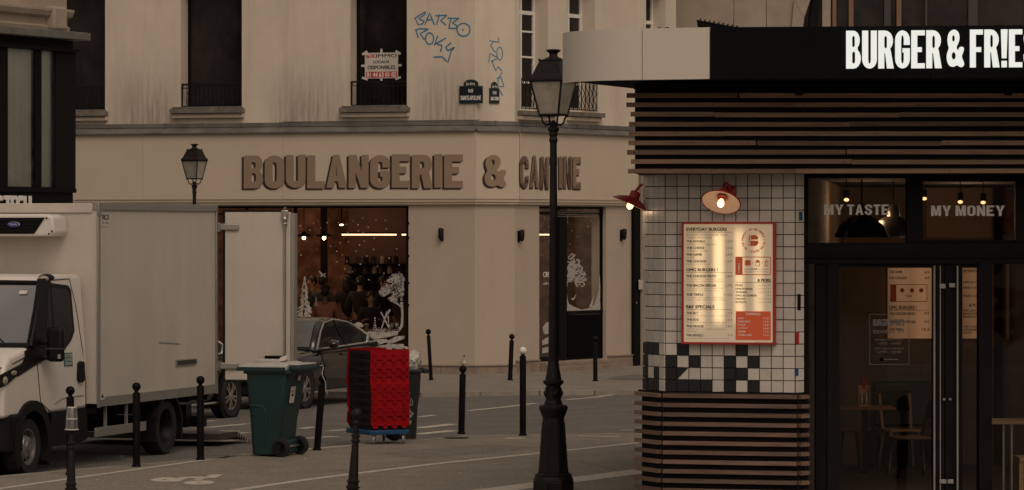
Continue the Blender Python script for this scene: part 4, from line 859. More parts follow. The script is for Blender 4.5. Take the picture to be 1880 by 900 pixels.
# open rear door: swings out to the right, seen nearly flat on
hp = FT.at(BL+.01); FD = Fr(hp.x+.0, hp.y, -4)
dW = FD.s(533); dz0_, dz1_ = FD.z(470,698), FD.z(470,389)
do = MB().box(.10, dW, 0, .09, dz0_, dz1_).build('rear_door', M_boxw, van, FD.M, bevel=.008)
MB().box(dW+.001, dW+.055, .0, .30, dz0_-.0, dz1_-.02).build('door_edge', M_alu, do, FD.M, bevel=.006)
m = MB(); m.box(.085,.115,-.006,.096,dz0_-.02,dz1_+.02).box(.115,dW-.0,-.005,.094,dz1_+.001,dz1_+.02).box(.115,dW-.0,-.005,.094,dz0_-.025,dz0_-.001); m.build('door_seal', M_plast, do, FD.M)
xb_ = FD.s(523,-.03); m = MB(); m.cyl((xb_,-.035,dz0_+.02),(xb_,-.035,dz1_+.06),.016,10); m.build('lock_bar', M_steel, do, FD.M, smooth=40)
for z in (dz1_-.03, dz0_+.12): MB().box(xb_-.045,xb_+.045,-.06,-.001,z-.05,z+.05).build('bar_bracket', M_steel, do, FD.M, bevel=.008)
MB().lathe([(.03,0),(.035,.02),(.02,.04),(.035,.06),(.035,.1),(.02,.12),(.02,.2),(.03,.22)],12,Matrix.Translation((xb_,-.035,dz1_-.18))).build('bar_cam', M_steel, do, FD.M, smooth=40)
for py in (417, 672):
    z = FD.z(415,py); m = MB(); m.box(-.0,.30,-.03,-.001,z-.045,z+.045); m.build('door_hinge', M_alu, do, FD.M, bevel=.018); MB().cyl((.03,-.03,z-.06),(.03,-.03,z+.06),.025,10).build('hinge_pin', M_steel, do, FD.M)
a, b, z0, z1 = FD.s(487), FD.s(519), FD.z(500,671), FD.z(500,653)
m = MB(); m.box(a,b,-.05,-.001,z0,z0+.015).box(a,b,-.05,-.001,z1-.015,z1).box(a,a+.015,-.05,-.001,z0+.015,z1-.015).box(b-.015,b,-.05,-.001,z0+.015,z1-.015); m.box(a+.015,b-.015,-.012,-.001,z0+.015,z1-.015); m.build('handle_box', M_plast, do, FD.M)
MB().box(a+.03,b-.05,-.035,-.013,z0+.05,z0+.08).build('door_handle', M_steel, do, FD.M)
# fridge unit on the front of the box
def front(px, py, yo):   # local y, z on the plane x = xo for a photo point
    pass
FF = Fr(*FT.at(0), 73.1-90)              # the box front: local x runs to the van's near side... (right in photo)
fu = MB(); a, b = FF.s(-75,-.42), FF.s(100,-.42); z0, z1 = FF.z(50,434,-.42), FF.z(50,393,-.42)
fo = fu.slab([(a,z0),(b-.05,z0),(b,z0+.04),(b-.02,z1-.03),(b-.12,z1),(a,z1)], -.42, -.025).build('cooling_unit', M_white, van, FF.M, bevel=.03, seg=3)
g0, g1 = FF.s(-70,-.43), FF.s(82,-.43)
MB().slab([(g0,z0+.03),(g1-.14,z0+.03),(g1,z1-.045),(g0,z1-.045)], -.432, -.40).build('grille', M_blackm, fo, FF.M)
for k in range(4): MB().box(g0, g1-.15+.035*k, -.44, -.432, z0+.055+k*.042, z0+.068+k*.042).build('grille_slat', M_plast, fo, FF.M)
m = MB(); c = FF.p(25,412,-.45); m.lathe([(.0,0),(.9,0),(1,.004),(1,.012)],24,Matrix.Translation((c.x,-.441,c.z)) @ Matrix.Rotation(R(90),4,'X') @ Matrix.Diagonal((.072,.028,1,1))); m.build('blue_badge', mat('badge_blue', (.01,.05,.3), .3), fo, FF.M)
m = MB(); text(m, 'Carrier', c.x-.05, c.x+.05, c.z-.011, c.z+.014, -.456, .0); m.lathe([(1,0),(1.08,0),(1.08,.006),(1,.006)],24,Matrix.Translation((c.x,-.441,c.z)) @ Matrix.Rotation(R(90),4,'X') @ Matrix.Diagonal((.072,.028,1,1))); m.build('badge_print', M_print, fo, FF.M)
m = MB(); 
for x, z in ((b-.07,z0+.03),(b-.03,z0+.06),(b-.1,z1-.05)): m.lathe([(0,0),(.012,0),(.012,.008)],8,Matrix.Translation((x,-.422,z)) @ Matrix.Rotation(R(90),4,'X'))
m.build('screw', M_plast, fo, FF.M)
# cab
CI = .10; YW = BW-2*CI
sx = lambda px: FT.s(px, CI); sz = lambda px, py: FT.z(px, py, CI)
prof = [(-.06,.62),(-.06,2.20),(-.12,2.25),(-.95,2.26),(-1.10,2.22),(-1.14,2.16),(-1.62,1.45),(-1.70,1.42),(-2.28,1.33),(-2.40,1.22),(-2.44,.95),(-2.45,.62)]
wx, wr = sx(54)+.03, .47     # front wheel centre (local x) and arch radius
arch = [(wx+wr*math.cos(R(a)), .28+wr*math.sin(R(a))) for a in range(50,131,8)]
side = [(-.06,.62)]+[(wx+wr*math.cos(R(a)), .28+wr*math.sin(R(a))) for a in range(46,135,8)]+prof[-1:]+prof[-2:0:-1]
cab = MB()
def taper(x, z):   # tumblehome
    return CI+max(0,z-1.25)*.085
n = len(side)
vs = [(x, CI, z) for x, z in side]+[(x, BW-CI, z) for x, z in side]
cab.add(vs, [tuple(range(n-1,-1,-1)), tuple(range(n,2*n))]+[(i,(i+1)%n,(i+1)%n+n,i+n) for i in range(n)])
cabo = T(cab, 'cab_body', M_white, bevel=.05, seg=4)
_b = bmesh.new(); _b.from_mesh(cabo.data); bmesh.ops.bisect_plane(_b, geom=_b.verts[:]+_b.edges[:]+_b.faces[:], plane_co=(0,0,1.25), plane_no=(0,0,1))
for _v in _b.verts: _v.co.y = taper(_v.co.x, _v.co.z) if _v.co.y < BW/2 else BW-taper(_v.co.x, _v.co.z)
_b.to_mesh(cabo.data); _b.free()
def cside(pts, off, name, m, par, th=.006, bevel=0):   # plate on the cab side, following the tumblehome
    P_ = [(sx(a), sz(a,b)) for a, b in pts]; mb = MB(); k = len(P_)
    mb.add([(x, taper(x,z)-off-th, z) for x, z in P_]+[(x, taper(x,z)-off+.0, z) for x, z in P_], [tuple(range(k)), tuple(range(2*k-1,k-1,-1))]+[((i+1)%k,i,i+k,(i+1)%k+k) for i in range(k)])
    return mb.build(name, m, par, FT.M, bevel=bevel)
dl = cside([(72,648),(93,522),(98,519),(134,524),(139,532),(139.5,608),(133,624),(119,642),(100,650)], .001, 'door_window_surround', M_plast, cabo, .008)
cside([(84,640),(98,528),(131,531),(135,540),(135.5,606),(129,620),(114,638)], .0095, 'door_glass', M_dkglass, dl, .002)
cside([(100,640),(101,527),(103,527),(102.5,640)], .012, 'quarter_divider', M_plast, dl, .003)
# dark triangle and pillar between windscreen and door
cside([(40,668),(52,640),(80,512),(102,511),(104,520),(76,650),(60,668)], .001, 'pillar_trim', M_plast, cabo, .008)
cside([(46,645),(66,632),(80,640),(96,652),(80,662),(59,674),(31,692),(38,668),(45,661)], .002, 'cowl_trim', M_plast, cabo, .008)
m = MB()   # door shut lines
for pts in ([(93,521),(100,515),(138,512),(146,560),(152,640),(157,700),(157,748)], [(68,668),(70,690),(74,738),(92,756)]):
    q = [Vector((sx(a), taper(sx(a),sz(a,b))-.002, sz(a,b))) for a, b in pts]; m.tube(q, .006, 5)
T(m, 'door_gap', M_plast, cabo)
T(MB().tube([(sx(x), taper(sx(x),sz(x,y))-.004, sz(x,y)) for x,y in [(100,742),(112,732),(135,728),(152,726)]], .006, 5), 'door_crease', M_alu, cabo)
cside([(141,666),(144,663),(151,664),(152,670),(152,698),(149,702),(142,701),(140,696)], .004, 'door_handle', M_plast, cabo, .03, bevel=.01)
cside([(92,758),(158,748),(158,806),(140,815),(92,820)], .004, 'sill_panel', M_plast, cabo, .012)
k_ = cside([(117,648),(133,647.5),(133,672),(117,673)], .002, 'green_sticker', mat('green_sticker', (.02,.14,.13), .5), cabo, .003)
m = MB(); ya = taper(sx(125),sz(125,660))
for i, (wd, s) in enumerate((('VOTRE',0),('OASIS',1),('DEMAIN',2))):
    z = sz(125,671)+.005+(2-i)*.048; text(m, wd, sx(118.5), sx(131.5), z, z+.036, ya-.009, .03)
T(m, 'sticker_lettering', M_paper, k_)
# windscreen + front
def fr_pt(x, y, z): return (x, y, z)
ws = MB(); ws.add([(-1.665,taper(-1.66,1.44)+.03,1.44),(-1.19,taper(-1.14,2.14)+.05,2.13),(-1.19,BW-taper(-1.14,2.14)-.05,2.13),(-1.665,BW-taper(-1.66,1.44)-.03,1.44)], [(0,1,2,3)])
wso = T(ws, 'windscreen', G_wind, cabo)
T(MB().add([(-1.645,taper(-1.66,1.42)+.0,1.42),(-1.145,taper(-1.14,2.16)+.015,2.165),(-1.145,BW-taper(-1.14,2.16)-.015,2.165),(-1.645,BW-taper(-1.66,1.42),1.42)], [(0,1,2,3)]), 'windscreen_back', mat('dim_cab_interior', (.07,.07,.065), .7, var=.6, scale=1.6), cabo)
m = MB(); A = Vector((-1.69,taper(-1.66,1.42)+.005,1.42)); B_ = Vector((-1.175,taper(-1.14,2.16)+.02,2.165)); m.tube([A, A.lerp(B_,.5)+Vector((-.012,0,.012)), B_], [.045,.04,.03], 8)
m.tube([B_, B_+Vector((-.0,.9,.01))], .022, 8); m.tube([A+Vector((-.02,0,0)), A+Vector((-.04,1.7,0))], .05, 8); T(m, 'windscreen_surround', M_plast, cabo, smooth=40)
T(MB().tube([(-1.66,.45,1.46),(-1.50,.85,1.72),(-1.47,.95,1.75)], .008, 6), 'wiper', M_plast, cabo)
T(MB().add([(-1.28,.35,2.03),(-1.24,.35,2.07),(-1.24,.45,2.07),(-1.28,.45,2.03)], [(0,1,2,3)]), 'windscreen_sticker', M_paper, cabo)
# roof marker light
m = MB(); m.ball((-.96,.235,2.215),(.19,.07,.05),14,8); T(m, 'marker_housing', M_plast, cabo, smooth=60); m = MB(); m.ball((-1.07,.225,2.205),(.09,.062,.042),12,8); T(m, 'marker_light', M_shade, cabo, smooth=60)
# bonnet edge, headlight, bumper
None if True else None; m = MB(); m.add([(-1.70,.30,1.40),(-2.27,.36,1.23),(-2.27,1.9,1.23),(-1.70,1.9,1.40),(-1.70,.28,1.37),(-2.30,.34,1.19),(-2.30,1.9,1.19),(-1.70,1.9,1.37)], [(0,1,2,3),(4,5,1,0),(5,6,2,1),(4,7,6,5)]); T(MB().tube([(-1.72,CI+.0,1.33),(-2.2,CI-.0,1.24),(-2.42,CI+.05,1.2)], .007, 5), 'bonnet_gap', M_plast, cabo)
m = MB(); m.add([(-1.98,.145,1.06),(-2.08,.16,1.22),(-2.32,.24,1.12),(-2.43,.45,1.02),(-2.44,.45,.86),(-2.36,.20,.88)], [(0,1,2,3,4,5)]); hl = MB(); hl.M = Matrix.Translation((0,-.006,0)); hl.add([(-1.93,.135,1.10),(-2.08,.15,1.25),(-2.30,.22,1.18),(-2.43,.46,1.08),(-2.44,.46,.90),(-2.34,.20,.92),(-1.93,.155,1.10),(-2.08,.25,1.25),(-2.28,.35,1.18)], [(0,1,2,5),(2,3,4,5),(0,6,7,1),(1,7,8,2),(2,8,3)])
ho = cside([(-8,692),(0,688),(38,668),(30,690),(12,706),(-8,716)], .003, 'headlight', M_dkglass, cabo, .01); hx, hz_ = sx(8), sz(8,699); T(MB().ball((hx,CI-.008,hz_),(.07,.02,.05),14,8).ball((sx(24),CI-.008,sz(24,685)),(.09,.015,.03),12,8), 'headlamp_reflector', M_shade, ho, smooth=60)
m = MB(); pts = [(-2.50,.30),(-2.30,.06),(-2.02+0,.055)]
k = [(-1.98,.06),(-2.28,.075),(-2.46,.26),(-2.52,.60),(-2.52,1.9),(-1.98,1.9)]; bm_ = MB(); bm_.prism([(x,y) for x,y in k], .22, .66)
T(bm_, 'bumper', M_plast, cabo, bevel=.03, seg=3)
m = MB(); 
for a in range(-10,191,10):
    pass
ring = [(wx+r*math.cos(R(a)), .28+r*math.sin(R(a))) for r, rng in ((.40,range(-30,211,12)),(.52,range(210,-31,-12))) for a in rng]
T(MB().slab([(x,z) for x,z in ring if True], .055, .20), 'wheel_arch', M_plast, cabo)
T(MB().lathe([(0,0),(.44,0),(.44,.02)],24,Matrix.Translation((wx,.42,.30)) @ Matrix.Rotation(R(90),4,'X')), 'arch_liner', M_blackm, cabo)
# mirror
m = MB(); c = (FT.s(103,-.09), -.16, sz(94,630)+.01)
T(MB().box(c[0]-.05,c[0]+.05,-.19,.02,c[2]-.22,c[2]+.19), 'mirror_head', M_plast, cabo, bevel=.045, seg=3)
T(MB().box(c[0]-.054,c[0]+.054,-.192,.022,c[2]-.075,c[2]-.055), 'mirror_joint', M_darkgrey, cabo)
T(MB().box(c[0]-.06,c[0]+.03,.0,.13,c[2]-.02,c[2]+.05), 'mirror_arm', M_plast, cabo, bevel=.02); T(MB().box(c[0]-.06,c[0]+.03,.0,.13,c[2]-.20,c[2]-.14), 'mirror_arm', M_plast, cabo, bevel=.02)
T(MB().box(c[0]-.065,c[0]-.045,-.17,-.14,c[2]-.18,c[2]-.13), 'mirror_indicator', M_shade, cabo)
# wheels
def wheel(name, par, M, r, wdt, style, mr=None):
    o = MB(); n = 40; hr = r*.66
    pr = [(hr*.97,.05),(hr*.97,0),(hr*1.02,-.012),(r*.93,-.02),(r*.985,0.0),(r,.03),(r,wdt-.03),(r*.95,wdt),(hr,wdt),(hr*.97,wdt-.01)]
    T0 = M @ Matrix.Rotation(R(90),4,'X')          # axis along local y; outside faces -y
    tw = MB().lathe([(a,-b) for a,b in pr], n, Matrix.Rotation(R(90),4,'X'), caps=False); to = tw.build(name, M_tyre, par, M, smooth=40)
    rm = MB()
    if style == 'steel':
        rm.lathe([(0,.02),(.07,.02),(.075,.0),(.12,-.01),(.14,-.05),(hr*.85,-.07),(hr*.9,-.0),(hr*.99,0)], 28, Matrix.Rotation(R(90),4,'X'), caps=False)
        rm.build('rim', mr or M_rim, to, M, smooth=50)
        h = MB()
        for k in range(8):
            a = k*math.pi/4; h.lathe([(0,.0),(.028,.0)], 10, Matrix.Translation((hr*.72*math.cos(a), .048, hr*.72*math.sin(a))) @ Matrix.Rotation(R(90),4,'X') @ Matrix.Diagonal((1,1,1,1)))
        h.build('rim_holes', M_blackm, to, M)
        b = MB(); [b.ball((.05*math.cos(k*1.257),-.022,.05*math.sin(k*1.257)),.012,6,4) for k in range(5)]; b.build('wheel_nuts', M_darkgrey, to, M)
    elif style == 'deep':
        rm.lathe([(0,-.10),(.08,-.10),(.09,-.14),(hr*.8,-.15),(hr*.9,-.02),(hr*.99,0)], 28, Matrix.Rotation(R(90),4,'X'), caps=False); rm.build('rim', mr or M_plast, to, M, smooth=50)
    else:
        rm.lathe([(hr*.9,-.05),(hr*.93,-.005),(hr*1.0,.002)], 32, Matrix.Rotation(R(90),4,'X'), caps=False); rm.lathe([(0,.01),(.045,.01),(.055,-.02)], 16, Matrix.Rotation(R(90),4,'X'))
        for k in range(10):
            a = k*math.pi/5; d = Vector((math.cos(a),0,math.sin(a))); e = Vector((-math.sin(a),0,math.cos(a)))
            off = .12 if k%2 else -.12
            a1 = a+off; d1 = Vector((math.cos(a1),0,math.sin(a1)))
            p0, p1 = d*.04, d1*hr*.95; 
            rm.add([tuple(p0-e*.014+Vector((0,-.0,0))),tuple(p0+e*.014),tuple(p1+e*.017+Vector((0,-.004,0))),tuple(p1-e*.017+Vector((0,-.004,0))),tuple(p0-e*.014+Vector((0,.03,0))),tuple(p0+e*.014+Vector((0,.03,0))),tuple(p1+e*.017+Vector((0,.03,0))),tuple(p1-e*.017+Vector((0,.03,0)))], [(0,1,2,3),(0,4,5,1),(3,2,6,7),(1,5,6,2),(0,3,7,4)])
        rm.build('rim', mr or M_rim, to, M, smooth=30)
        MB().lathe([(0,-.07),(hr*.93,-.07)], 24, Matrix.Rotation(R(90),4,'X')).build('brake_disc', M_blackm, to, M)
    return to
WR = .33
wheel('wheel', van, FT.M @ Matrix.Translation((wx, .13, ZR+WR)), WR, .2, 'steel')
rx = FT.s(301, .07); wheel('wheel', van, FT.M @ Matrix.Translation((rx, .05, ZR+.35)), .35, .22, 'deep')
for x in (wx, rx): wheel('wheel', van, FT.M @ Matrix.Translation((x, BW-.12, ZR+WR)) @ Matrix.Rotation(math.pi,4,'Z'), WR, .2, 'deep')
# underbody, rear wing, side guard, tail lift
m = MB(); m.box(-.1, BL, .55, .65, .45, .62).box(-.1, BL, 1.45, 1.55, .45, .62)
for k in range(7): m.box(.05+k*.6,.12+k*.6,.05,BW-.05,.56,.64)
m.box(.5,1.2,.6,1.4,.3,.5).cyl((rx,.3,.28),(rx,BW-.3,.28),.07).cyl((wx,.3,.28),(wx,BW-.3,.28),.05).cyl((0,1,.4),(rx,1,.3),.045)
T(m, 'chassis', M_blackm)
m = MB(); rg = [(rx+r*math.cos(R(a)), .28+r*math.sin(R(a))) for r, rng in ((.40,range(12,169,12)),(.44,range(168,11,-12))) for a in rng]; m.slab(rg, -.01, .30); m.box(rx-.46,rx-.42,.0,.28,.12,.42); m.box(rx+.42,rx+.46,.0,.28,.10,.42); T(m, 'mudguard', M_plast)
T(MB().box(.0, FT.s(266,.03), .01, .04, FT.z(200,800), FT.z(200,783)-.0), 'side_guard', M_alu, bevel=.004)
T(MB().box(.35,.39,.04,.07,.3,.66), 'guard_post', M_alu); T(MB().box(1.0,1.04,.04,.07,.3,.66), 'guard_post', M_alu)
lf = MB(); lx0 = BL-.12; lf.box(lx0, lx0+.16, .15, BW-.15, .20, .34).box(lx0-.2, lx0, .3, .45, .2, .5); T(lf, 'tail_lift_arm', M_plast)
# lowered tail lift platform, its striped edge sloping to the road
TL0, TL1 = BL+.05, BL+1.15
pl = MB(); pl.add([(TL0,-.02,.10),(TL1-.45,-.02,.10),(TL1,-.02,ZR+.03),(TL1-.45,-.02,.02),(TL0,-.02,.02)]+[(TL0,BW,.10),(TL1-.45,BW,.10),(TL1,BW,ZR+.03),(TL1-.45,BW,.02),(TL0,BW,.02)], [(4,3,2,1,0),(5,6,7,8,9),(0,1,6,5),(1,2,7,6),(2,3,8,7),(3,4,9,8),(4,0,5,9)])
plo = T(pl, 'tail_lift_platform', M_darkgrey)
for k in range(10):
    x = TL1-.43+k*.042; z = .10-(x-(TL1-.45))*.30+.0; T(MB().add([(x,-.026,z-.05),(x+.02,-.026,z-.055),(x+.035,-.026,z-.005),(x+.015,-.026,z)], [(0,1,2,3)]), 'warning_stripe', M_redm if k%2 else M_print, plo)
# ================================================================ CARS
def car(M, label):
    c = thing('parked_car', label, 'car', M, 'dark cars parked behind the van'); 
    # local: x from nose (0) to tail (4.6), y from near side (0) to far side (1.8), z up
    L_, W_ = 4.6, 1.8
    st = [(.0,.30,.62,.40,.55),(.12,.22,.70,.15,.6),(.45,.18,.80,.06,.7),(.95,.18,.87,.02,.82),(1.45,.18,.93,.0,.88),(2.2,.18,.95,.0,.90),(3.0,.18,.98,.0,.92),(3.7,.20,1.0,.02,.93),(4.2,.24,1.0,.06,.92),(4.5,.30,.97,.16,.85),(4.6,.38,.90,.30,.75)]
    V = []; Fc = []; nn = 0
    for x, zb, zt, ins, sh in st:
        sec = [(ins+.10,zb),(ins+.02,zb+.10),(ins-.0,zb+(sh-zb)*.45),(ins+.015,sh-.05),(ins+.06,sh+.0),(ins+.22,zt),(ins+.5,zt+.015)]
        sec = sec+[(W_-y,z) for y,z in reversed(sec)]; nn = len(sec); V += [(x,y,z) for y,z in sec]
    for i in range(len(st)-1):
        Fc += [(i*nn+j,i*nn+(j+1)%nn,(i+1)*nn+(j+1)%nn,(i+1)*nn+j) for j in range(nn)]
    Fc += [tuple(range(nn)), tuple(range(len(V)-1,len(V)-nn-1,-1))]
    b = MB().add(V, Fc); bo = b.build('body', M_car, c, M, smooth=50); s = bo.modifiers.new('sub','SUBSURF'); s.levels = s.render_levels = 2
    # greenhouse
    gp = [(1.50,.93,.10),(1.95,1.20,.24),(2.25,1.36,.31),(2.7,1.415,.34),(3.2,1.37,.33),(3.65,1.22,.29),(4.05,1.02,.22),(4.15,.97,.2)]
    def yi(x, z): return .06+(z-.9)*.52
    g = MB(); GV = []; 
    for x, z, _ in gp:
        zb = .90; GV += [(x,.075,zb-.02),(x,yi(x,z)-.0,z-.03),(x,yi(x,z)+.12,z),(x,W_-yi(x,z)-.12,z),(x,W_-yi(x,z),z-.03),(x,W_-.075,zb-.02)]
    GF = [(i*6+j,i*6+j+1,(i+1)*6+j+1,(i+1)*6+j) for i in range(len(gp)-1) for j in (1,2,3)]
    g.add(GV, GF); go = g.build('roof', M_car, c, M, smooth=40); s = go.modifiers.new('solid','SOLIDIFY'); s.thickness = .02
    # windscreen/rear as glass patches on top of that shell
    def strip(i0, i1, name, par):
        q = []
        for i in (i0, i1):
            x, z, _ = gp[i]; q += [(x-.0,yi(x,z)+.16,z+.012),(x,W_-yi(x,z)-.16,z+.012)]
        MB().add([q[0],q[2],q[3],q[1]], [(0,1,2,3)]).build(name, M_dkglass, par, M)
    wq = []
    for x, z in ((1.50,.945),(1.95,1.215),(2.2,1.345)): wq += [(x-.01,yi(x,z)+.10,z+.014),(x-.01,W_-yi(x,z)-.10,z+.014)]
    MB().add(wq, [(0,2,3,1),(2,4,5,3)]).build('windscreen', mat('reflecting_windscreen', (.10,.105,.10), .15, var=.3, scale=2) if 'reflecting_windscreen' not in MATS else MATS['reflecting_windscreen'], c, M)
    # side glass
    pr = [(1.55,.93),(1.98,1.19),(2.28,1.335),(2.7,1.375),(3.2,1.33),(3.62,1.19),(3.95,1.02),(3.98,.985),(2.6,.95)]
    for s in (0, 1):
        f = lambda x, z, o: (x, (yi(x,z)-o) if s == 0 else W_-(yi(x,z)-o), z)
        k = len(pr); MB().add([f(x,z,-.006) for x,z in pr], [tuple(range(k))]).build('side_window', M_cargl, c, M)
        MB().tube([f(x,z,.004) for x,z in pr+[pr[0]]], .016, 6).build('chrome_trim', M_chrome, c, M, smooth=60)
        MB().tube([f(x,z,.006) for x,z in ((2.72,.95),(2.70,1.37))], .018, 6).build('window_pillar', M_blackm, c, M)
        MB().tube([f(x,z,.010) for x,z in ((3.62,.98),(3.80,1.10))], .030, 6).build('quarter_pillar', M_chrome, c, M)
        # dark fill below the glass up to the body
        MB().add([f(x,z,-.012) for x,z in ((1.5,.93),(1.56,.86),(4.05,.9),(4.08,1.0),(3.62,1.2),(3.2,1.34),(2.7,1.385),(2.28,1.345),(1.98,1.2))], [tuple(range(9))]).build('door_top', M_car, c, M)
    # mirror, door lines, sill, handle
    MB().ball((1.86,-.07,1.0),(.09,.10,.065),14,8).build('mirror', M_car, c, M, smooth=60)
    MB().tube([(1.93,-.14,1.04),(1.98,.0,1.06),(1.99,.03,.98)], .012, 6).build('mirror_trim', M_chrome, c, M)
    m = MB(); 
    for pts in ([(1.62,.05,.92),(1.66,-.004,.7),(1.70,.01,.3)],[(2.72,.05,.92),(2.74,-.004,.7),(2.70,.01,.3)],[(3.62,.05,.95),(3.55,-.0,.7),(3.35,.02,.5)]): m.tube(pts, .006, 5)
    m.build('door_gap', M_blackm, c, M); MB().tube([(1.25,.02,.245),(3.35,.02,.245)], .018, 6).build('sill_trim', M_chrome, c, M)
    for x in (2.45, 3.4): MB().ball((x,-.005,.83),(.09,.02,.018),10,6).build('door_handle', M_car, c, M)
    for x in (.86, 3.68):
        for s in (0, 1):
            Mw = M @ Matrix.Translation((x, .03 if s == 0 else W_-.03, .33)) @ (Matrix.Identity(4) if s == 0 else Matrix.Rotation(math.pi,4,'Z'))
            if s == 0: MB().slab([(.39*math.cos(R(a)),.39*math.sin(R(a))) for a in range(0,360,15)], .0, .03).build('wheel_arch', M_blackm, c, Mw @ Matrix.Translation((0,-.055,0)))
            wheel('wheel', c, Mw @ Matrix.Translation((0,-.06,0)), .33, .22, 'alloy')
    hl = MB().ball((.22,.25,.62),(.16,.14,.06),12,8); hl.build('headlight', M_shade, c, M, smooth=60); MB().ball((4.50,.25,.72),(.06,.12,.05),12,8).build('tail_light', M_redm, c, M, smooth=60)
    return c
ang = math.degrees(math.atan2(.93,.36))
def car_at(px, D, wheelx): # near-side wheel contact point at wheelx from the nose
    p = P(px, 420, D); d = Vector((math.cos(R(ang)), math.sin(R(ang)))); o = Vector((p.x,p.y))-d*wheelx; return Matrix.Translation((o.x,o.y,ZR)) @ Matrix.Rotation(R(ang),4,'Z')
car(car_at(557, 57.3, .86), 'black sedan with chrome window line parked in front of the bakery window, behind the crates')
car(car_at(421, 54.6, 3.68), 'dark car hidden behind the open van door with only its alloy wheel showing')
# ================================================================ WHEELED BINS
def wheelie(M, label, W_, Dp, Hh, body, lidm, lid_open=False, name='wheeled_bin'):
    """local: x from front (left in photo) to the wheel side, y depth away from the viewer"""
    t = thing(name, label, 'bin', M)
    b0, b1 = .10, Hh*.93
    def ring(z, x0, x1, y0, y1, c=.04): return [(x0+c,y0,z),(x1-c,y0,z),(x1,y0+c,z),(x1,y1-c,z),(x1-c,y1,z),(x0+c,y1,z),(x0,y1-c,z),(x0,y0+c,z)]
    rs = [ring(.02,.08,Dp-.24,.05,W_-.05), ring(.45,.06,Dp-.20,.035,W_-.035), ring(.62*Hh,.035,Dp-.15,.02,W_-.02), ring(b1,.02,Dp-.10,.005,W_-.005)]
    m = MB(); V = [p for r in rs for p in r]; m.add(V, [tuple(range(7,-1,-1)), tuple(range(24,32))]+[(i*8+j,i*8+(j+1)%8,(i+1)*8+(j+1)%8,(i+1)*8+j) for i in range(3) for j in range(8)])
    bo = m.build('bin_body', body, t, M, bevel=.012)
    # moulded shoulder and side recess line
    m = MB(); m.box(.0, Dp-.06, -.012, W_+.012, b1-.035, b1+.01); m.build('rim', body, t, M, bevel=.01)
    m = MB(); yy = .026; m.tube([(.075,yy-.004,.60*Hh*.93),(Dp*.36,yy-.002,.585*Hh*.93),(Dp*.40,yy-.0,.55*Hh*.93),(Dp*.41,yy+.014,.12)], .009, 6); m.tube([(.08,yy+.004,.50*Hh*.93),(Dp*.26,yy+.006,.485*Hh*.93)], .007, 6); m.build('moulded_rib', body, bo, M, smooth=50)
    # lid
    l = MB(); x0, x1 = -.07, Dp+.02
    if not lid_open:
        V = [(x0,-.03,b1+.012),(x1-.13,-.03,b1+.012),(x1-.13,W_+.03,b1+.012),(x0,W_+.03,b1+.012),(x0+.01,-.025,b1+.055),(x1-.12,-.03,b1+.075),(x1-.12,W_+.03,b1+.075),(x0+.01,W_+.025,b1+.055),(x0+.10,.07,b1+.10),(x1-.22,.07,b1+.112),(x1-.22,W_-.07,b1+.112),(x0+.10,W_-.07,b1+.10)]
        l.add(V, [(3,2,1,0),(0,1,5,4),(1,2,6,5),(2,3,7,6),(3,0,4,7),(4,5,9,8),(5,6,10,9),(6,7,11,10),(7,4,8,11),(8,9,10,11)]); lo = l.build('lid', lidm, t, M, bevel=.012)
        MB().box(x0+.005, x1-.14, -.038, -.031, b1-.0, b1+.05).box(x0-.012,x0-.001,-.03,W_+.03,b1+.0,b1+.045).build('lid_lip', body, lo, M, bevel=.003)
        MB().box(.08, Dp*.55, .12, W_-.12, b1+.1, b1+.135).build('lid_panel', lidm, lo, M, bevel=.012)
        MB().box(x1-.125, x1+.03, .02, W_-.02, b1+.0, b1+.07).build('handle', body, t, M, bevel=.025, seg=3)
        MB().box(x1-.13, x1+.02, .03, W_-.03, b1+.071, b1+.095).build('handle_top', lidm, t, M, bevel=.01)
    else:
        MB().box(-.075, -.005, -.01, W_+.01, b1-.04, b1+.02).build('lip', body, t, M, bevel=.01); MB().box(Dp-.10, Dp+.06, .0, W_, b1-.03, b1+.02).build('handle', body, t, M, bevel=.01)
    for y in (-.02, W_-.04):
        wo = MB().lathe([(0,0),(.10,0),(.115,.01),(.118,.03),(.115,.05),(.10,.06),(0,.06)], 26, Matrix.Translation((Dp-.20, y+.06, .118)) @ Matrix.Rotation(R(90),4,'X')).build('wheel', M_tyre, t, M, smooth=40)
        MB().lathe([(.045,0),(.055,.006),(.075,.006),(.08,0)], 22, Matrix.Translation((Dp-.20, y-.0, .118)) @ Matrix.Rotation(R(90),4,'X')).build('hub', M_plast, wo, M, smooth=40)
    MB().cyl((Dp-.20,-.0,.118),(Dp-.20,W_,.118),.014,8).build('axle', M_steel, t, M)
    MB().box(Dp-.30, Dp-.20, .06, W_-.06, .03, .2).build('axle_housing', body, t, M, bevel=.02)
    return t, bo, M, b1
Mb = Matrix.Translation(Gd(447,838)) @ Matrix.Rotation(R(-21),4,'Z')
bt, bo, Mb, b1 = wheelie(Mb, 'green two wheeled rubbish bin with a bleached pale lid beside the van door', .58, .70, 1.13, M_bin, M_binlid)
def yface(x, z): return .0
fx_ = lambda z, o=.006: .55+(z-.70)*.143+o
def endq(y0, y1, z0, z1, o): return [(fx_(z0,o),y0,z0),(fx_(z0,o),y1,z0),(fx_(z1,o),y1,z1),(fx_(z1,o),y0,z1)]
a_ = MB().add(endq(.13,.27,.66,.86,.012), [(0,1,2,3)]).build('sticker', M_paper, bo, Mb)
m = MB(); [m.add(endq(*q,.014), [(0,1,2,3)]) for q in ((.15,.25,.80,.81),(.17,.23,.74,.77),(.15,.25,.785,.79))]; m.build('sticker_print', M_printb, a_, Mb)
MB().add(endq(.30,.38,.93,.99,.012), [(0,1,2,3)]).build('sticker', M_paper, bo, Mb)
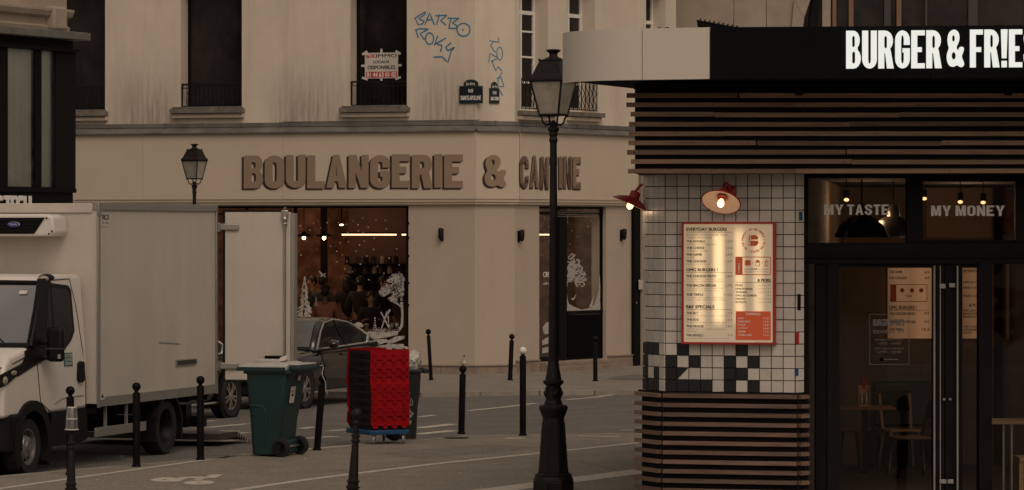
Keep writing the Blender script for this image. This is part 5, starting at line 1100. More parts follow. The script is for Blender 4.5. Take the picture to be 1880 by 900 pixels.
t = thing('paper_scrap', 'crumpled white paper lying on the pale bin lid', 'litter', Mb @ Matrix.Translation((.40,.12,b1+.11)))
m = MB(); m.add([(0,0,0),(.1,.0,.02),(.12,.05,.09),(.02,.06,.06),(.06,.1,.0),(.13,.09,.03)], [(0,1,2,3),(1,5,2),(0,3,4),(3,2,5,4)]); m.build('sheet', M_paper, t, wm(t))
M2 = Matrix.Translation(P(768,420,48.0)-Vector((0,0,2.8))) @ Matrix.Rotation(R(188),4,'Z')
dt, dbo, M2, d1 = wheelie(M2, 'dark graffiti marked bin behind the red crates with a rubbish bag on top', .55, .58, 1.0, M_bindk, M_bindk, lid_open=True)
g = MB(); rg = random.Random(3)
for _ in range(16):
    x = rg.uniform(.12,.30); z = rg.uniform(.25,.80); pts = [Vector((x+rg.uniform(-.03,.03), z+rg.uniform(-.03,.04)-k*.02)) for k in range(5)]; g.ribbon(pts, .008, -.006-.001*_*.1)
g.build('scrawl', M_binlid, dbo, M2 @ Matrix.Translation((0,.575,0)))
bagp = M2 @ Matrix.Translation((.17,.27,d1+.10)); t = thing('rubbish_bag', 'knotted pale plastic rubbish bag stuffed in the top of the dark bin', 'bag', bagp)
m = MB(); m.ball((-.03,0,.01),(.15,.18,.17),26,18); rb = random.Random(5)
m.v = [tuple(Vector((v[0]*1.0,v[1],v[2]*(.9 if v[2]>0 else 1)))*(1+.13*math.sin(21*v[0]+7*v[2]+3)*math.sin(17*v[1]+5*v[2])+.10*abs(math.sin(31*v[0]+23*v[2]))-.1+rb.uniform(-.07,.07))) for v in m.v]
m.build('bag', M_bag, t, bagp, smooth=30, merge=True); MB().tube([(0,0,.13),(.02,0,.19),(.08,-.02,.20),(.12,-.03,.18)], [.03,.02,.012,.008], 8).build('knot', M_bag, t, bagp, smooth=40)
MB().tube([(.1,0,.14),(.2,.02,.18),(.24,.02,.14)], .012, 6).build('torn_handle', M_iron, t, bagp)
# ================================================================ CRATES ON A DOLLY
cp = Gd(683,817); CM = Matrix.Translation(cp) @ Matrix.Rotation(R(0),4,'Z')
# corner of the stack nearest the viewer at px 680; right face 67 px wide, left face 42 px
KD = cp.y; sc_ = F/KD
rd = Vector((.883,.469)); ld = Vector((-.62,.785))                   # directions of the two visible faces away from the corner
ang_r = math.degrees(math.atan2(rd.y, rd.x))
KM = Matrix.Translation((P(681,420,KD).x, KD, 0)) @ Matrix.Rotation(math.atan2(rd.y,rd.x),4,'Z')   # x along right face, y away (inward)
LWx, LWy = .545, .71
shear = Matrix.Identity(4)
dol = thing('dolly', 'blue plastic dolly on castors carrying the stack of red and black crates', 'dolly', KM)
MB().box(-.02, LWx+.0, -.02, LWy, .125, .187).build('deck', M_blue, dol, KM, bevel=.012)
for x in (.05, LWx-.07):
    for y in (.05, LWy-.08):
        c = MB().lathe([(0,0),(.055,0),(.062,.008),(.062,.022),(.055,.03),(0,.03)], 20, Matrix.Translation((x,y+.0,.063)) @ Matrix.Rotation(R(60),4,'Z') @ Matrix.Rotation(R(90),4,'X')).build('castor_wheel', M_alu, dol, KM, smooth=40)
        MB().box(x-.012,x+.03,y-.04,y-.03,.06,.124).box(x-.03,x+.03,y-.04,y+.02,.118,.124).build('castor_fork', M_steel, c, KM)
NCR = 10; z0 = .189; dz = .1025
ords = ['lowest', 'second from bottom', 'third from bottom', 'fourth from bottom', 'fifth from bottom', 'fifth from top', 'fourth from top', 'third from top', 'second from top', 'top']
for i in range(NCR):
    z = z0+dz*i+ (.0 if i < NCR-2 else .0); topc = i == NCR-1
    j = random.uniform(-.008,.008)
    CMi = KM @ Matrix.Translation((j,-j*.6,z)) @ Matrix.Rotation(random.uniform(-.016,.016),4,'Z')
    t = thing('crate', f'black crate with red lids, {ords[i]} of the stack on the dolly', 'crate', CMi, 'crates stacked on the blue dolly')
    x0, x1, y0, y1 = .0, LWx-.02, .0, LWy-.03; hb = dz-.004
    m = MB(); th = .02
    for a in ((x0+.012,x0+th+.012,y0+.012,y1-.012),(x1-th,x1,y0+.012,y1-.012),(x0+.03,x1-.02,y0+.012,y0+th+.012),(x0+.03,x1-.02,y1-th-.012,y1-.012)): m.box(a[0],a[1],a[2],a[3],0,hb)
    m.box(x0+.03,x1-.02,y0+.03,y1-.03,0,.012)
    m.build('crate_body', M_crate, t, CMi)
    m = MB(); m.box(x0+.0,x0+.013,y0+.02,y1-.02,hb*.55,hb*.98)
    for k in range(5): m.box(x0+.004,x0+.012,y0+.05+k*.11,y0+.08+k*.11,.0,hb*.55)
    m.build('rim', M_crate, t, CMi)
    MB().box(x0+.002,x0+.0135,y0+.20,y0+.34,.014,hb*.45).build('hand_hole', M_blackm, t, CMi)
    # red lid flap hanging over the right-hand face: castellated lower edge with interlocking fingers
    n = 60
    def edge(u): 
        v = (u*4.0) % 1.0; return .0 if .18 < v < .62 else .042
    zt = dz+ (.02 if topc else .004); drop = .17 if i else .085
    for side, yy, nm in ((0, y0-.004, 'lid'), (1, y1+.004, 'lid')):
        m = MB(); steps = [0,.045,.155,.295,.405,.545,.655,.795,.905,1.0]; xs = [x0-.01+(x1-x0+.03)*u for u in steps]
        for q in range(len(steps)-1):
            low = (zt-drop if q % 2 else zt-drop+.036)
            if i == 0: low = max(low, .0)
            tilt = .012+.0006*(i%3)
            s = -1 if side == 0 else 1
            m.add([(xs[q],yy,zt),(xs[q+1],yy,zt),(xs[q+1],yy+s*tilt*1.3,low),(xs[q],yy+s*tilt*1.3,low),(xs[q],yy+s*.010,zt),(xs[q+1],yy+s*.010,zt),(xs[q+1],yy+s*(tilt*1.3+.008),low),(xs[q],yy+s*(tilt*1.3+.008),low)],
                  [(0,1,2,3),(4,7,6,5),(3,2,6,7),(0,4,5,1),(0,3,7,4),(1,5,6,2)])
            if q % 2: m.box(xs[q]+.01, xs[q+1]-.01, yy+s*.02-.006, yy+s*.02+.006, (low+zt)/2-.004, (low+zt)/2+.018)
        m.box(x0-.012, x1+.02, yy-.012 if side == 0 else yy, yy if side == 0 else yy+.012, zt-.02, zt)
        m.build(nm, M_red, t, CMi)
    if topc:
        m = MB()
        for k in range(12): m.box(x0+.0, x0+.022, y0+k*.047, y0+k*.047+.03, hb, hb+.022)
        m.box(x0+.0,x0+.02,y0,y1,hb,hb+.012); m.build('rim_teeth', M_red, t, CMi)
# ================================================================ BOLLARDS
def bollard(px, pyb, pyt, label, ballm=None, tip=None, r=.044, near=True, ball=True, group='round headed steel bollards'):
    b = Gd(px, pyb); D = b.y; h = (pyb-pyt)/F*D; ty = tip or px; lean = math.atan2((ty-px)/F*D, h)
    M = Matrix.Translation(b) @ Matrix.Rotation(lean, 4, 'Y')
    t = thing('bollard', label, 'bollard', M, group)
    MB().lathe([(r+.012,0),(r+.012,.02),(r,.03),(r,h-.135),(r*.95,h-.125)], 20).build('post', M_black, t, M, smooth=40)
    MB().lathe([(r*.95,h-.125),(r*.55,h-.115),(r*.5,h-.095)], 18).build('neck', M_black, t, M, smooth=40)
    MB().ball((0,0,h-.052),.052,18,12).build('ball', ballm or M_black, t, M, smooth=60); return t, M, h
bollard(129, 872, 709, 'black bollard partly hidden behind the one wearing a plastic cup')
bollard(250.5, 857, 702, 'black bollard in front of the van between its two wheels')
bollard(368, 845, 690, 'black bollard in front of the rear end of the van')
bt_, bM, bh = bollard(582, 827, 687, 'leaning black bollard with a white strap hanging, right of the green bin', tip=593)
t = thing('strap', 'thin pale strap hooked over the leaning bollard beside the green bin', 'strap', bM)
MB().tube([(-.05,-.05,bh+.10),(-.02,-.055,bh+.12),(.0,-.055,bh+.1),(-.01,-.06,bh+.0),(.045,-.05,bh-.1),(.05,-.052,bh-.18),(.085,-.05,bh-.25)], .006, 6).build('band', M_binlid, t, bM); MB().tube([(-.05,-.05,bh+.10),(-.06,-.05,bh+.13),(-.02,-.05,bh+.15),(.0,-.055,bh+.12)], .008, 6).build('buckle', M_plateg, t, bM)
bollard(847, 797, 671, 'black ball topped bollard standing alone right of the dark bin', tip=850)
bollard(960, 800, 637, 'tall black bollard with a white painted ball, left of the tall street lamp', ballm=M_print)
bollard(791.5, 698, 604, 'thin black bollard on the bakery pavement leaning left, right of the shop window', tip=786, r=.034, group='bollards on the bakery pavement')
bollard(936.5, 698.5, 613, 'black bollard leaning slightly right against the blank bakery corner', tip=940, r=.042, group='bollards on the bakery pavement')
bollard(1093, 700, 617, 'black bollard on the bakery pavement in front of the side door', r=.04, group='bollards on the bakery pavement')
def cast_bollard(M, label, s=1.0, cup=False, ball=True):
    t = thing('bollard', label, 'bollard', M, 'cast iron ringed bollards')
    pr = [(.075,0),(.075,.09),(.06,.10),(.058,.15),(.072,.165),(.072,.18),(.055,.19),(.055,.215),(.066,.225),(.066,.24),(.052,.25),(.043,.45),(.035,.60),(.034,.635),(.046,.645),(.046,.66),(.036,.67),(.036,.685),(.046,.695),(.046,.71),(.032,.72),(.029,.80),(.028,.815),(.037,.825),(.037,.84),(.026,.85),(.022,.87)]
    MB().lathe([(r*s, z*s) for r, z in pr], 24).build('post', M_lampiron, t, M, smooth=35)
    if ball: MB().ball((0,0,.925*s),.058*s,20,14).build('ball', M_lampiron, t, M, smooth=60)
    return t
c2 = P(652,750,36.6); s_ = (c2.z)/.983
b_ = P(646,420,36.6); lean = math.atan2(P(656,420,36.6).x-b_.x, c2.z)
cast_bollard(Matrix.Translation((b_.x,36.6,0)) @ Matrix.Rotation(lean,4,'Y'), 'ringed cast iron bollard in front of the crates, its base below the picture', s_)
b_ = P(130,420,36.6); top = P(134,787,36.6); s_ = top.z/.87
M_ = Matrix.Translation((b_.x,36.6,0)) @ Matrix.Rotation(.012,4,'Y'); cast_bollard(M_, 'ringed cast iron bollard wearing an upturned clear plastic cup', s_, ball=False)
t = thing('plastic_cup', 'upturned clear plastic cup placed over the top of the ringed bollard', 'cup', M_ @ Matrix.Translation((0,0,top.z-.01)))
MB().lathe([(.068,0),(.066,.008),(.062,.01),(.058,.11),(.05,.215),(.046,.225),(0,.226)],24).build('cup_wall', G_cup, t, smooth=40); MB().lathe([(.071,-.004),(.073,0),(.071,.006),(.066,.0)],24).build('rim', M_paper, t, smooth=40)
MB().lathe([(.0605,.105),(.0615,.11),(.0595,.115)],24).build('ridge', M_paper, t); MB().lathe([(.049,.222),(.05,.226),(.046,.23)],24).build('base_ring', M_paper, t)
# ================================================================ STREET LAMPS
LD = 37.8; LS = F/LD
zl_ = lambda py: H-(py-HY)/LS
def street_lamp(M, label):
    t = thing('street_lamp', label, 'street lamp', M, 'lantern street lamps')
    hp_ = lambda L: [(hw/LS, zl_(py)) for py, hw in L]
    zb_ = max(zl_(905),0)
    # octagonal foot
    MB().lathe([(42/LS,0),(42/LS,.03)]+hp_([(903,40),(884,40),(881,37.5)]), 8, a0=R(22.5)).build('plinth', M_lampiron, t, M, bevel=.006)
    MB().lathe(hp_([(881,37),(874,33.5),(871,34),(868,30.5)]), 28).build('base_moulding', M_lampiron, t, M, smooth=35)
    MB().lathe(hp_([(868,30),(845,27.5),(800,24),(766,21)]), 8, a0=R(22.5)).build('fluted_base', M_lampiron, t, M, bevel=.006)
    m = MB()
    for k in range(8):      # raised panel frames on the eight faces
        a = k*math.pi/4; r0, r1 = 28.0*.925/LS, 21.8*.925/LS
        for s in (-1,1): m.tube([(r0*math.cos(a)-s*.045*math.sin(a), r0*math.sin(a)+s*.045*math.cos(a), zl_(858)),(r1*math.cos(a)-s*.032*math.sin(a), r1*math.sin(a)+s*.032*math.cos(a), zl_(776))], .0055, 5)
    m.build('panel_moulding', M_lampiron, t, M)
    MB().lathe(hp_([(766,20.5),(762,22),(757,24),(752,26),(748,26),(744,24),(742,17),(738,16),(735,14.5)]), 28).build('torus_ring', M_lampiron, t, M, smooth=30)
    m = MB(); [m.ball((24.5/LS*math.cos(k*math.pi/9),24.5/LS*math.sin(k*math.pi/9),zl_(748)),.014,8,5) for k in range(18)]; m.build('leaf_beading', M_lampiron, t, M, smooth=60)
    MB().lathe(hp_([(735,14),(708,13.5),(706,16),(704,18.5),(699,19),(697,15),(694,14.5),(684,12.5),(672,10.5),(660,9.6)]), 24).build('drum', M_lampiron, t, M, smooth=30)
    m = MB()
    for k in range(4):
        a = k*math.pi/2+.3; m.ball((14/LS*math.cos(a),14/LS*math.sin(a),zl_(722)),(.028,.028,.035),10,6)
        for j in (-1,1): m.tube([(13.8/LS*math.cos(a+j*.4),13.8/LS*math.sin(a+j*.4),zl_(731)),(14.4/LS*math.cos(a+j*.2),14.4/LS*math.sin(a+j*.2),zl_(722)),(13.8/LS*math.cos(a+j*.4),13.8/LS*math.sin(a+j*.4),zl_(712))], .008, 6)
    m.build('cast_ornament', M_lampiron, t, M, smooth=60)
    sh = hp_([(660,9.4),(600,8.9),(450,7.6),(330,6.8),(262,6.3)])
    MB().lathe(sh, 20).build('shaft', M_lampiron, t, M, smooth=40)
    MB().lathe(hp_([(262,6.6),(259,8),(256,8),(253,6.5),(250,6.5),(247,8),(245,8),(243,7.5),(239,10.5),(236,10.8),(233,8),(229,4.5),(224,4.5),(221,3)]), 20).build('capital', M_lampiron, t, M, smooth=30)
    Q = M @ Matrix.Rotation(R(-26.6+90*0),4,'Z')
    ab, at_, ae, ar = .111, .180, .198, .112
    zb2, zt2 = zl_(211), zl_(149); q4 = [(1,1),(-1,1),(-1,-1),(1,-1)]
    for k, (a, b) in enumerate(q4):
        p0 = (0.02*a,0.02*b,zl_(228)); MB().tube([p0,(.06*a,.06*b,zl_(230)),(.085*a,.085*b,zl_(224)),(.09*a,.09*b,zl_(217)),(ab*a,ab*b,zb2)], [.012,.012,.011,.010,.010], 7).build('arm', M_lampiron, t, Q, smooth=50)
    m = MB()
    for a, b in q4: m.tube([(ab*a,ab*b,zb2),(at_*a,at_*b,zt2)], .011, 6); m.ball((ab*a,ab*b,zb2-.012),.013,8,6)
    for i in range(4):
        a, b = q4[i], q4[(i+1)%4]; m.tube([(ab*a[0],ab*a[1],zb2),(ab*b[0],ab*b[1],zb2)], .013, 6); m.tube([(at_*a[0],at_*a[1],zt2),(at_*b[0],at_*b[1],zt2)], .013, 6)
    m.build('lantern_frame', M_lampiron, t, Q)
    for i in range(4):
        a, b = q4[i], q4[(i+1)%4]; f = .975
        MB().add([(ab*a[0]*f,ab*a[1]*f,zb2+.01),(ab*b[0]*f,ab*b[1]*f,zb2+.01),(at_*b[0]*f,at_*b[1]*f,zt2-.01),(at_*a[0]*f,at_*a[1]*f,zt2-.01)], [(0,1,2,3)]).build('glass_pane', M_shade, t, Q)
    s4 = math.sqrt(2)
    MB().lathe([(ae*s4,zl_(149)),(ae*s4*1.0,zl_(146)),(ae*s4*.93,zl_(141)),(.165*s4,zl_(137)),(ar*s4,zl_(113)),(ar*s4*1.05,zl_(112)),(ar*s4*1.05,zl_(110)),(.04,zl_(108.5))], 4, a0=R(45)).build('lantern_roof', M_lampiron, t, Q)
    m = MB(); [m.ball((ar*a,ar*b,zl_(110)),.012,8,6) for a, b in q4]; m.build('roof_knob', M_lampiron, t, Q)
    MB().lathe([(r/LS, zl_(y)) for y, r in [(110,18),(107,15),(105,9),(101,7.5),(98,8),(95,12),(93,13.5),(92,13.5),(90.5,9),(90,0.0)]], 24).build('chimney_cap', M_lampiron, t, M, smooth=40)
    return t
l1 = street_lamp(Matrix.Translation((P(1016,420,LD).x, LD, 0)), 'tall dark street lamp with a glazed lantern standing in front of the bakery sign')
pl_ = P(357,420,66); l2 = copy_tree(l1, Matrix.Translation((pl_.x,66,0)) @ Matrix.Diagonal((.93,.93,.93,1))); l2['label'] = 'distant street lamp with its lantern rising behind the roof of the white van'
# ================================================================ BURGER KIOSK
K1 = Fr(P(1222,420,32.45).x, 32.45, -15)
kw = K1.s(1460); rows, rp_ = 18, 0
zt0 = K1.z(1222,719); zt1 = 3.292
TP = (zt1-zt0)/18.0
kq = K1.at(kw); K2 = Fr(kq.x, kq.y, 43)
K0d = Vector((math.cos(R(-64)), math.sin(R(-64)))); LKl = TP*3.85; k0 = K1.at(0)-K0d*LKl; K0 = Fr(k0.x, k0.y, -64)
KK = Fr(0, 32.55, 0)          # frontal door plane, local x = world x
kio = thing('burger_kiosk', 'burger bar pavilion with slatted timber, white tiles and a black and cream curved fascia', 'kiosk', (K1.o.x, K1.o.y, 0))
# pillar core
core = [tuple(K0.at(0)), tuple(K1.at(0)), tuple(K1.at(kw)), tuple(K2.at(.11)), (K2.at(.11).x, 32.88), (P(1203,420,33.0).x, 33.0)]
cc = Vector((sum(p[0] for p in core)/6, sum(p[1] for p in core)/6))
MB().prism([tuple(cc+(Vector(p)-cc)*.985) for p in core], 0, 3.30).build('pillar_core', M_grout, kio, I4)
# tiles: one object each, shared meshes
g_ = .0035
def tilemesh(w_, h_):
    m = MB(); m.box(g_, w_-g_, -.012, -.001, g_, h_-g_); me = m.data('tile'); return me
def bev(me):
    b = bmesh.new(); b.from_mesh(me); bmesh.ops.bevel(b, geom=[e for e in b.edges if all(v.co.y < -.01 for v in e.verts)], offset=.0025, segments=1, affect='EDGES'); b.to_mesh(me); b.free(); return me
nf = 11; tw1 = kw/nf; tW = bev(tilemesh(tw1, TP)); tW.materials.append(M_tile); tB = bev(tilemesh(tw1, TP)); tB.materials.append(M_tileb)
tw0 = LKl/4; t0W = bev(tilemesh(tw0, TP)); t0W.materials.append(M_tile); t0B = bev(tilemesh(tw0, TP)); t0B.materials.append(M_tileb)
t2W = bev(tilemesh(.108, TP)); t2W.materials.append(M_tile)
bf = {17:{1,6}, 16:{0,2,5,7}, 15:{0,5,6}, 14:{0,1,2,3,5,7}}; b0_ = {17:{0,1,2}, 16:{0}, 15:{0,2}, 14:{0,1,2}}
# rows counted from the bottom: r = 0 is the lowest
blackF = {3:{1,6}, 2:{0,2,5,7}, 1:{0,5,6}, 0:{0,1,2,3,5,7}}; black0 = {3:{0,1,2}, 2:{0}, 1:{0,2}, 0:{0,1,2}}
for r in range(18):
    for c in range(nf):
        bl = c in blackF.get(r, ())
        place('tile', tB if bl else tW, None, kio, K1.M @ Matrix.Translation((c*tw1, random.uniform(-.0008,.0008), zt0+r*TP)) @ Matrix.Rotation(random.uniform(-.003,.003),4,'Z'))
    for c in range(4):
        bl = c in black0.get(r, ()); place('tile', t0B if bl else t0W, None, kio, K0.M @ Matrix.Translation((c*tw0, 0, zt0+r*TP)))
    place('tile', t2W, None, kio, K2.M @ Matrix.Translation((0, 0, zt0+r*TP)))
MB().slab([(tw1+g_,zt0+TP+g_),(2*tw1-g_*1.5,zt0+2*TP-g_),(tw1+g_,zt0+2*TP-g_)], -.016, -.0125).build('half_tile', M_tileb, kio, K1.M)
MB().slab([(g_,zt0+g_),(tw0*.9,zt0+g_),(tw0*.9,zt0+TP-g_),(g_,zt0+TP-g_)], -.014, -.0122).build('half_tile', M_tileb, kio, K0.M)
# stickers on the return tiles
for px, y0, y1, m_ in ((1470,389,405,M_blue),(1464,632,610,M_redm),(1463,690,677,M_blue),(1467,570,540,M_blackm)):
    a = K2.s(px-3,-.013); b = K2.s(px+3,-.013); za_, zb_ = sorted((K2.z(px,y0,-.013), K2.z(px,y1,-.013))); MB().box(a, b, -.0145, -.0125, za_, zb_).build('sticker', m_, kio, K2.M)
# lower slats wrap the pillar: each row three boards with mitred ends
sp_ = (730.5-0)/1; pitch = 17.33/F*32.45; zs0 = K1.z(1222,722)
def slatmesh(l, name='slat', dep=.045, h=.036):
    m = MB().box(0, l, -dep-.02, -.02, -h, 0); return m.data(name)
e_ = .03
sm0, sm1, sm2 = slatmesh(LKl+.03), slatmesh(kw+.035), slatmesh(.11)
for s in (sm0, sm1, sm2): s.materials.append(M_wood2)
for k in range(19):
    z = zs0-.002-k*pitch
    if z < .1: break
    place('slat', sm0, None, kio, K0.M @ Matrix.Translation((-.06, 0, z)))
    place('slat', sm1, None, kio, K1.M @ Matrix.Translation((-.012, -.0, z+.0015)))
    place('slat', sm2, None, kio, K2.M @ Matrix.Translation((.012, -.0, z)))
for fr_, l in ((K0, LKl), (K1, kw), (K2, .11)): MB().box(0, l, -.018, -.0, .0, zt0-.012).build('black_backing', M_blackm, kio, fr_.M)
MB().box(-.05, LKl+.0, -.03, -.002, zt0-.03, zt0-.0).build('ledge', M_blackm, kio, K0.M)
# upper slat band
KU = Fr(0, 31.85, 0); ux0 = KU.s(1155)
UX1 = 9.2; zu = lambda py: H-(py-HY)/F*31.85
MB().prism([(KU.s(1166),31.91),(UX1,31.91),(UX1,44),(P(1200,420,44).x,44),(P(1180,420,33.4).x,33.4)], zu(318.5), 4.09-.002).build('upper_core', M_blackm, kio, I4)
rs_ = random.Random(21)
for k in range(9):
    z1 = zu(309.5-17.3*k); z0 = zu(318.5-17.3*k); x = ux0+rs_.uniform(-.02,.02); z1 -= rs_.uniform(0,.004)
    first = True
    while x < UX1:
        l = rs_.uniform(.25,2.2) if first else rs_.uniform(1.6,3.0); first = False; xe = min(x+l, UX1); dz_ = rs_.uniform(-.004,.004)
        mb = MB().box(0, xe-x-.0025, 0, .042, z0, z1+.0); mb.build('slat', M_wood, kio, Matrix.Translation((x, 31.85+rs_.uniform(-.004,.004), dz_)) @ Matrix.Rotation(rs_.uniform(-.0022,.0022),4,'Y'), bevel=.003)
        m = MB(); 
        for xx in (.06, (xe-x)/2, xe-x-.07): m.lathe([(0,0),(.005,0),(.005,.001)],6,Matrix.Translation((x+xx,31.85-.006,(z0+z1)/2+dz_)) @ Matrix.Rotation(R(90),4,'X'))
        if k < 9: m.build('screw', M_iron, kio, I4)
        x = xe
for xx in (1466, 1850): MB().box(KU.s(xx)-.03, KU.s(xx)+.03, -.08, -.01, zu(176), 4.08).build('bracket', M_black, kio, KU.M)
# canopy
cz0, cz1 = 4.09, 4.535
curve = [P(a,420,d).xy for a, d in ((1040,31.9),(1048,31.74),(1062,31.6),(1085,31.45),(1115,31.33),(1148,31.25),(1181,31.2))]
strt = [P(1305,420,31.0).xy, Vector((UX1, 30.15))]
back = [Vector((UX1,44)), P(1230,420,44).xy, P(1163,420,33.6).xy, P(1091,420,32.6).xy]
MB().prism([tuple(p) for p in curve+strt+back], cz0+.02, cz1-.03).build('canopy', M_blackm, kio, I4)
def fpanel(pts, m_, th=.035, z0=cz0, z1=cz1, name='fascia_panel'):
    mb = MB(); k = len(pts); inn = []
    for i, p in enumerate(pts):
        d = (pts[min(i+1,k-1)]-pts[max(i-1,0)]).normalized(); inn.append(p+Vector((-d.y,d.x))*.0+Vector((d.y,-d.x))*th)
    poly = [tuple(p) for p in inn]+[tuple(p) for p in reversed(pts)]
    V = [(x,y,z0) for x,y in poly]+[(x,y,z1) for x,y in poly]; n = len(poly)
    F_ = [(i,(i+1)%n,(i+1)%n+n,i+n) for i in range(n)]+[(i,i+1,n-2-i,n-1-i) for i in range(k-1)]+[(i+n,i+1+n,2*n-2-i,2*n-1-i) for i in range(k-1)]
    mb.add(V, F_); return mb.build(name, m_, kio, I4, smooth=25)
fpanel(curve[:-1]+[curve[-1]-Vector((.004,0))], M_fascw); fpanel([curve[-1]+Vector((.004,0)), strt[0]-Vector((.004,0))], M_fascw)
b0p = strt[0]+Vector((.002,.0)); bd = (strt[1]-b0p); nb = 4
for i in range(nb): fpanel([b0p+bd*(i/nb)+bd.normalized()*.003, b0p+bd*((i+1)/nb)-bd.normalized()*.003], M_fascb, th=.04)
# sign letters on the black fascia (internally lit)
KF = Fr(b0p.x, b0p.y, math.degrees(math.atan2(bd.y, bd.x)))
G2 = letters(.40, .165, .125); G2['&'] = AMP
E_sign = emis('lit_white_letter', (.99,1,.92), .80, (.05,.05,.05))
fy = -.045
for word, a, b, gp in (('BURGER',1553.5,1729,.035),('&',1738,1770,.0),('FR!ES',1780.5,1906,.035)):
    put_letters(word, KF, KF.s(a,fy), KF.s(b,fy), KF.z((a+b)/2,126.0 if a<1700 else 124,fy), KF.z((a+b)/2,56.5 if a<1700 else 54.5,fy), fy-.012, G2, .025, E_sign, None, kio, gp)
# floodlights and things on the canopy roof
t = thing('floodlight', 'black slatted floodlight box standing on the kiosk roof at the joint of cream and black', 'floodlight', P(1300,50,31.6))
p = P(1283,49,31.9); m = MB(); a = Matrix.Translation((p.x,31.9,cz1-.02)) 
m.add([(0,0,.0),(.36,-.1,.0),(.38,-.1,.06),(-.02,0,.14),(0.02,.25,.0),(.36,.25,.0),(.38,.25,.06),(-.0,.25,.14)], [(0,1,2,3),(4,7,6,5),(0,3,7,4),(1,5,6,2),(3,2,6,7),(0,4,5,1)], a); m.build('housing', M_black, t, I4, bevel=.006)
m = MB(); [m.box(.01+k*.04,.02+k*.04,-.0-.012*k*.9-.02,.05,.125-k*.008,.15-k*.0085,a) for k in range(9)]; m.box(-.03,.40,-.10,-.09,.045,.06,a); m.build('fin', M_iron, t, I4)
t = thing('cable_bundle', 'small dark tangle of cable on the cream fascia edge', 'cable', P(1222,50,31.5)); m = MB(); rb = random.Random(9); p = P(1222,52,31.5)
m.tube([(p.x-.06+.12*i/10+rb.uniform(-.01,.01), 31.5+rb.uniform(-.02,.02), cz1+.012+.012*math.sin(i*1.3)) for i in range(11)], .011, 6); m.build('cable', M_plast, t, I4)
# ---------------------------------------------------------------- glazed front
zk = lambda py: H-(py-HY)/F*32.55
X = lambda px: KK.s(px)
def kbox(px0, px1, py0, py1, y0, y1, name, m_, par=None, bevel=.004):
    return MB().box(X(px0), X(px1), y0, y1, zk(py1), zk(py0)).build(name, m_, par or kio, KK.M, bevel=bevel)
K_end = 2010
kbox(1476, K_end, 318.8, 327, -.02, .10, 'head_frame', M_black)
kbox(1476, K_end, 446, 485, -.03, .12, 'header_beam', M_black); kbox(1476,K_end,470,474,-.05,-.031,'header_trim',M_black)
kbox(1476, 1484, 327, 446, -.01, .09, 'mullion', M_black); kbox(1664, 1694, 327, 446, -.02, .09, 'mullion', M_black); kbox(1864, 1884, 327, 446, -.02, .09, 'mullion', M_black)
kbox(1694, 1864, 327, 333.5, -.01, .06, 'transom_rail', M_black); kbox(1694, 1864, 440.5, 446, -.01, .06, 'transom_rail', M_black)
def pane(px0, px1, py0, py1, y, name='window'): return MB().quad((X(px0),y,zk(py1)),(X(px1),y,zk(py1)),(X(px1),y,zk(py0)),(X(px0),y,zk(py0))).build(name, G_kiosk, kio, KK.M)
w1 = pane(1484,1664,327,446,.03); w2 = pane(1694,1864,333,441,.03); pane(1884,K_end,327,446,.03)
G3 = letters(.50, .17, .165)
for wd_, a, b, w_o, y0, y1 in (('MY',1513.5,1549,w1,375.5,394.5),('TASTE',1556,1632,w1,375.5,394.5),('MY',1710,1747,w2,377.5,396.5),('MONEY',1755,1845.5,w2,377.5,396.5)): put_letters(wd_, KK, X(a), X(b), zk(y1), zk(y0), .027, G3, .003, M_vinyl, None, w_o, .08)
# posts and door leaves to the floor
PB = 1002
kbox(1476, 1484, 485, PB, -.02, .08, 'door_post', M_black); kbox(1497, 1541, 485, PB, -.01, .12, 'door_post', M_black); kbox(1518,1541,485,PB,-.03,-.011,'door_post',M_blackm)
kbox(1796, 1820, 480, PB, -.05, .12, 'door_post', M_black)
ldo = kbox(1712, 1734, 485, PB, .0, .07, 'door_stile', M_black); kbox(1541, 1712, 485, 491, .0, .07, 'door_rail', M_black); kbox(1541, 1712, 985, PB, .0, .07, 'door_rail', M_black)
kbox(1735, 1767, 485, PB, .0, .07, 'door_stile', M_black); kbox(1767, 1796, 485, 491, .0, .07, 'door_rail', M_black)
for px in (1714.5, 1726, 1757): 
    MB().cyl((X(px),-.035 if px != 1726 else -.01, zk(488)),(X(px),-.035 if px != 1726 else -.01, zk(985)),.010 if px != 1726 else .006,10).build('pull_bar', M_alu, kio, KK.M, smooth=40)
for a, b, y0, y1 in ((1724,1735.5,521,530),(1742,1753,520,528),(1724,1737,880,888),(1739,1750,880,888)): kbox(a, b, y0, y1, -.03, -.001, 'lock_plate', M_alu)
for px in (1733, 1744): MB().cyl((X(px),-.02,zk(733)),(X(px),-.005,zk(733)),.012,10).build('lock_cylinder', M_steel, kio, KK.M)
gd = pane(1541,1712,491,985,.04,'glass_door'); pane(1767,1796,491,PB,.04,'glass_door'); pane(1820,K_end,480,PB,.03); pane(1484,1497,485,PB,.02)
m = MB(); ay = .036
text(m, 'BURGER', X(1604), X(1632), zk(598.5), zk(586.5), ay, .03); text(m, '& FRIES', X(1635), X(1660), zk(598.5), zk(586.5), ay, .03); text(m, 'OUVERT 7/7', X(1604), X(1661), zk(612.5), zk(606.5), ay, .03)
text(m, 'DIMANCHE A MARDI', X(1606), X(1660), zk(626), zk(622.5), ay); text(m, '11H00 - 24H00', X(1612), X(1655), zk(633), zk(628), ay)
text(m, 'MERCREDI A SAMEDI', X(1607), X(1660), zk(642), zk(638.5), ay); text(m, '11H00 - 2H00', X(1610), X(1655), zk(649), zk(644), ay)
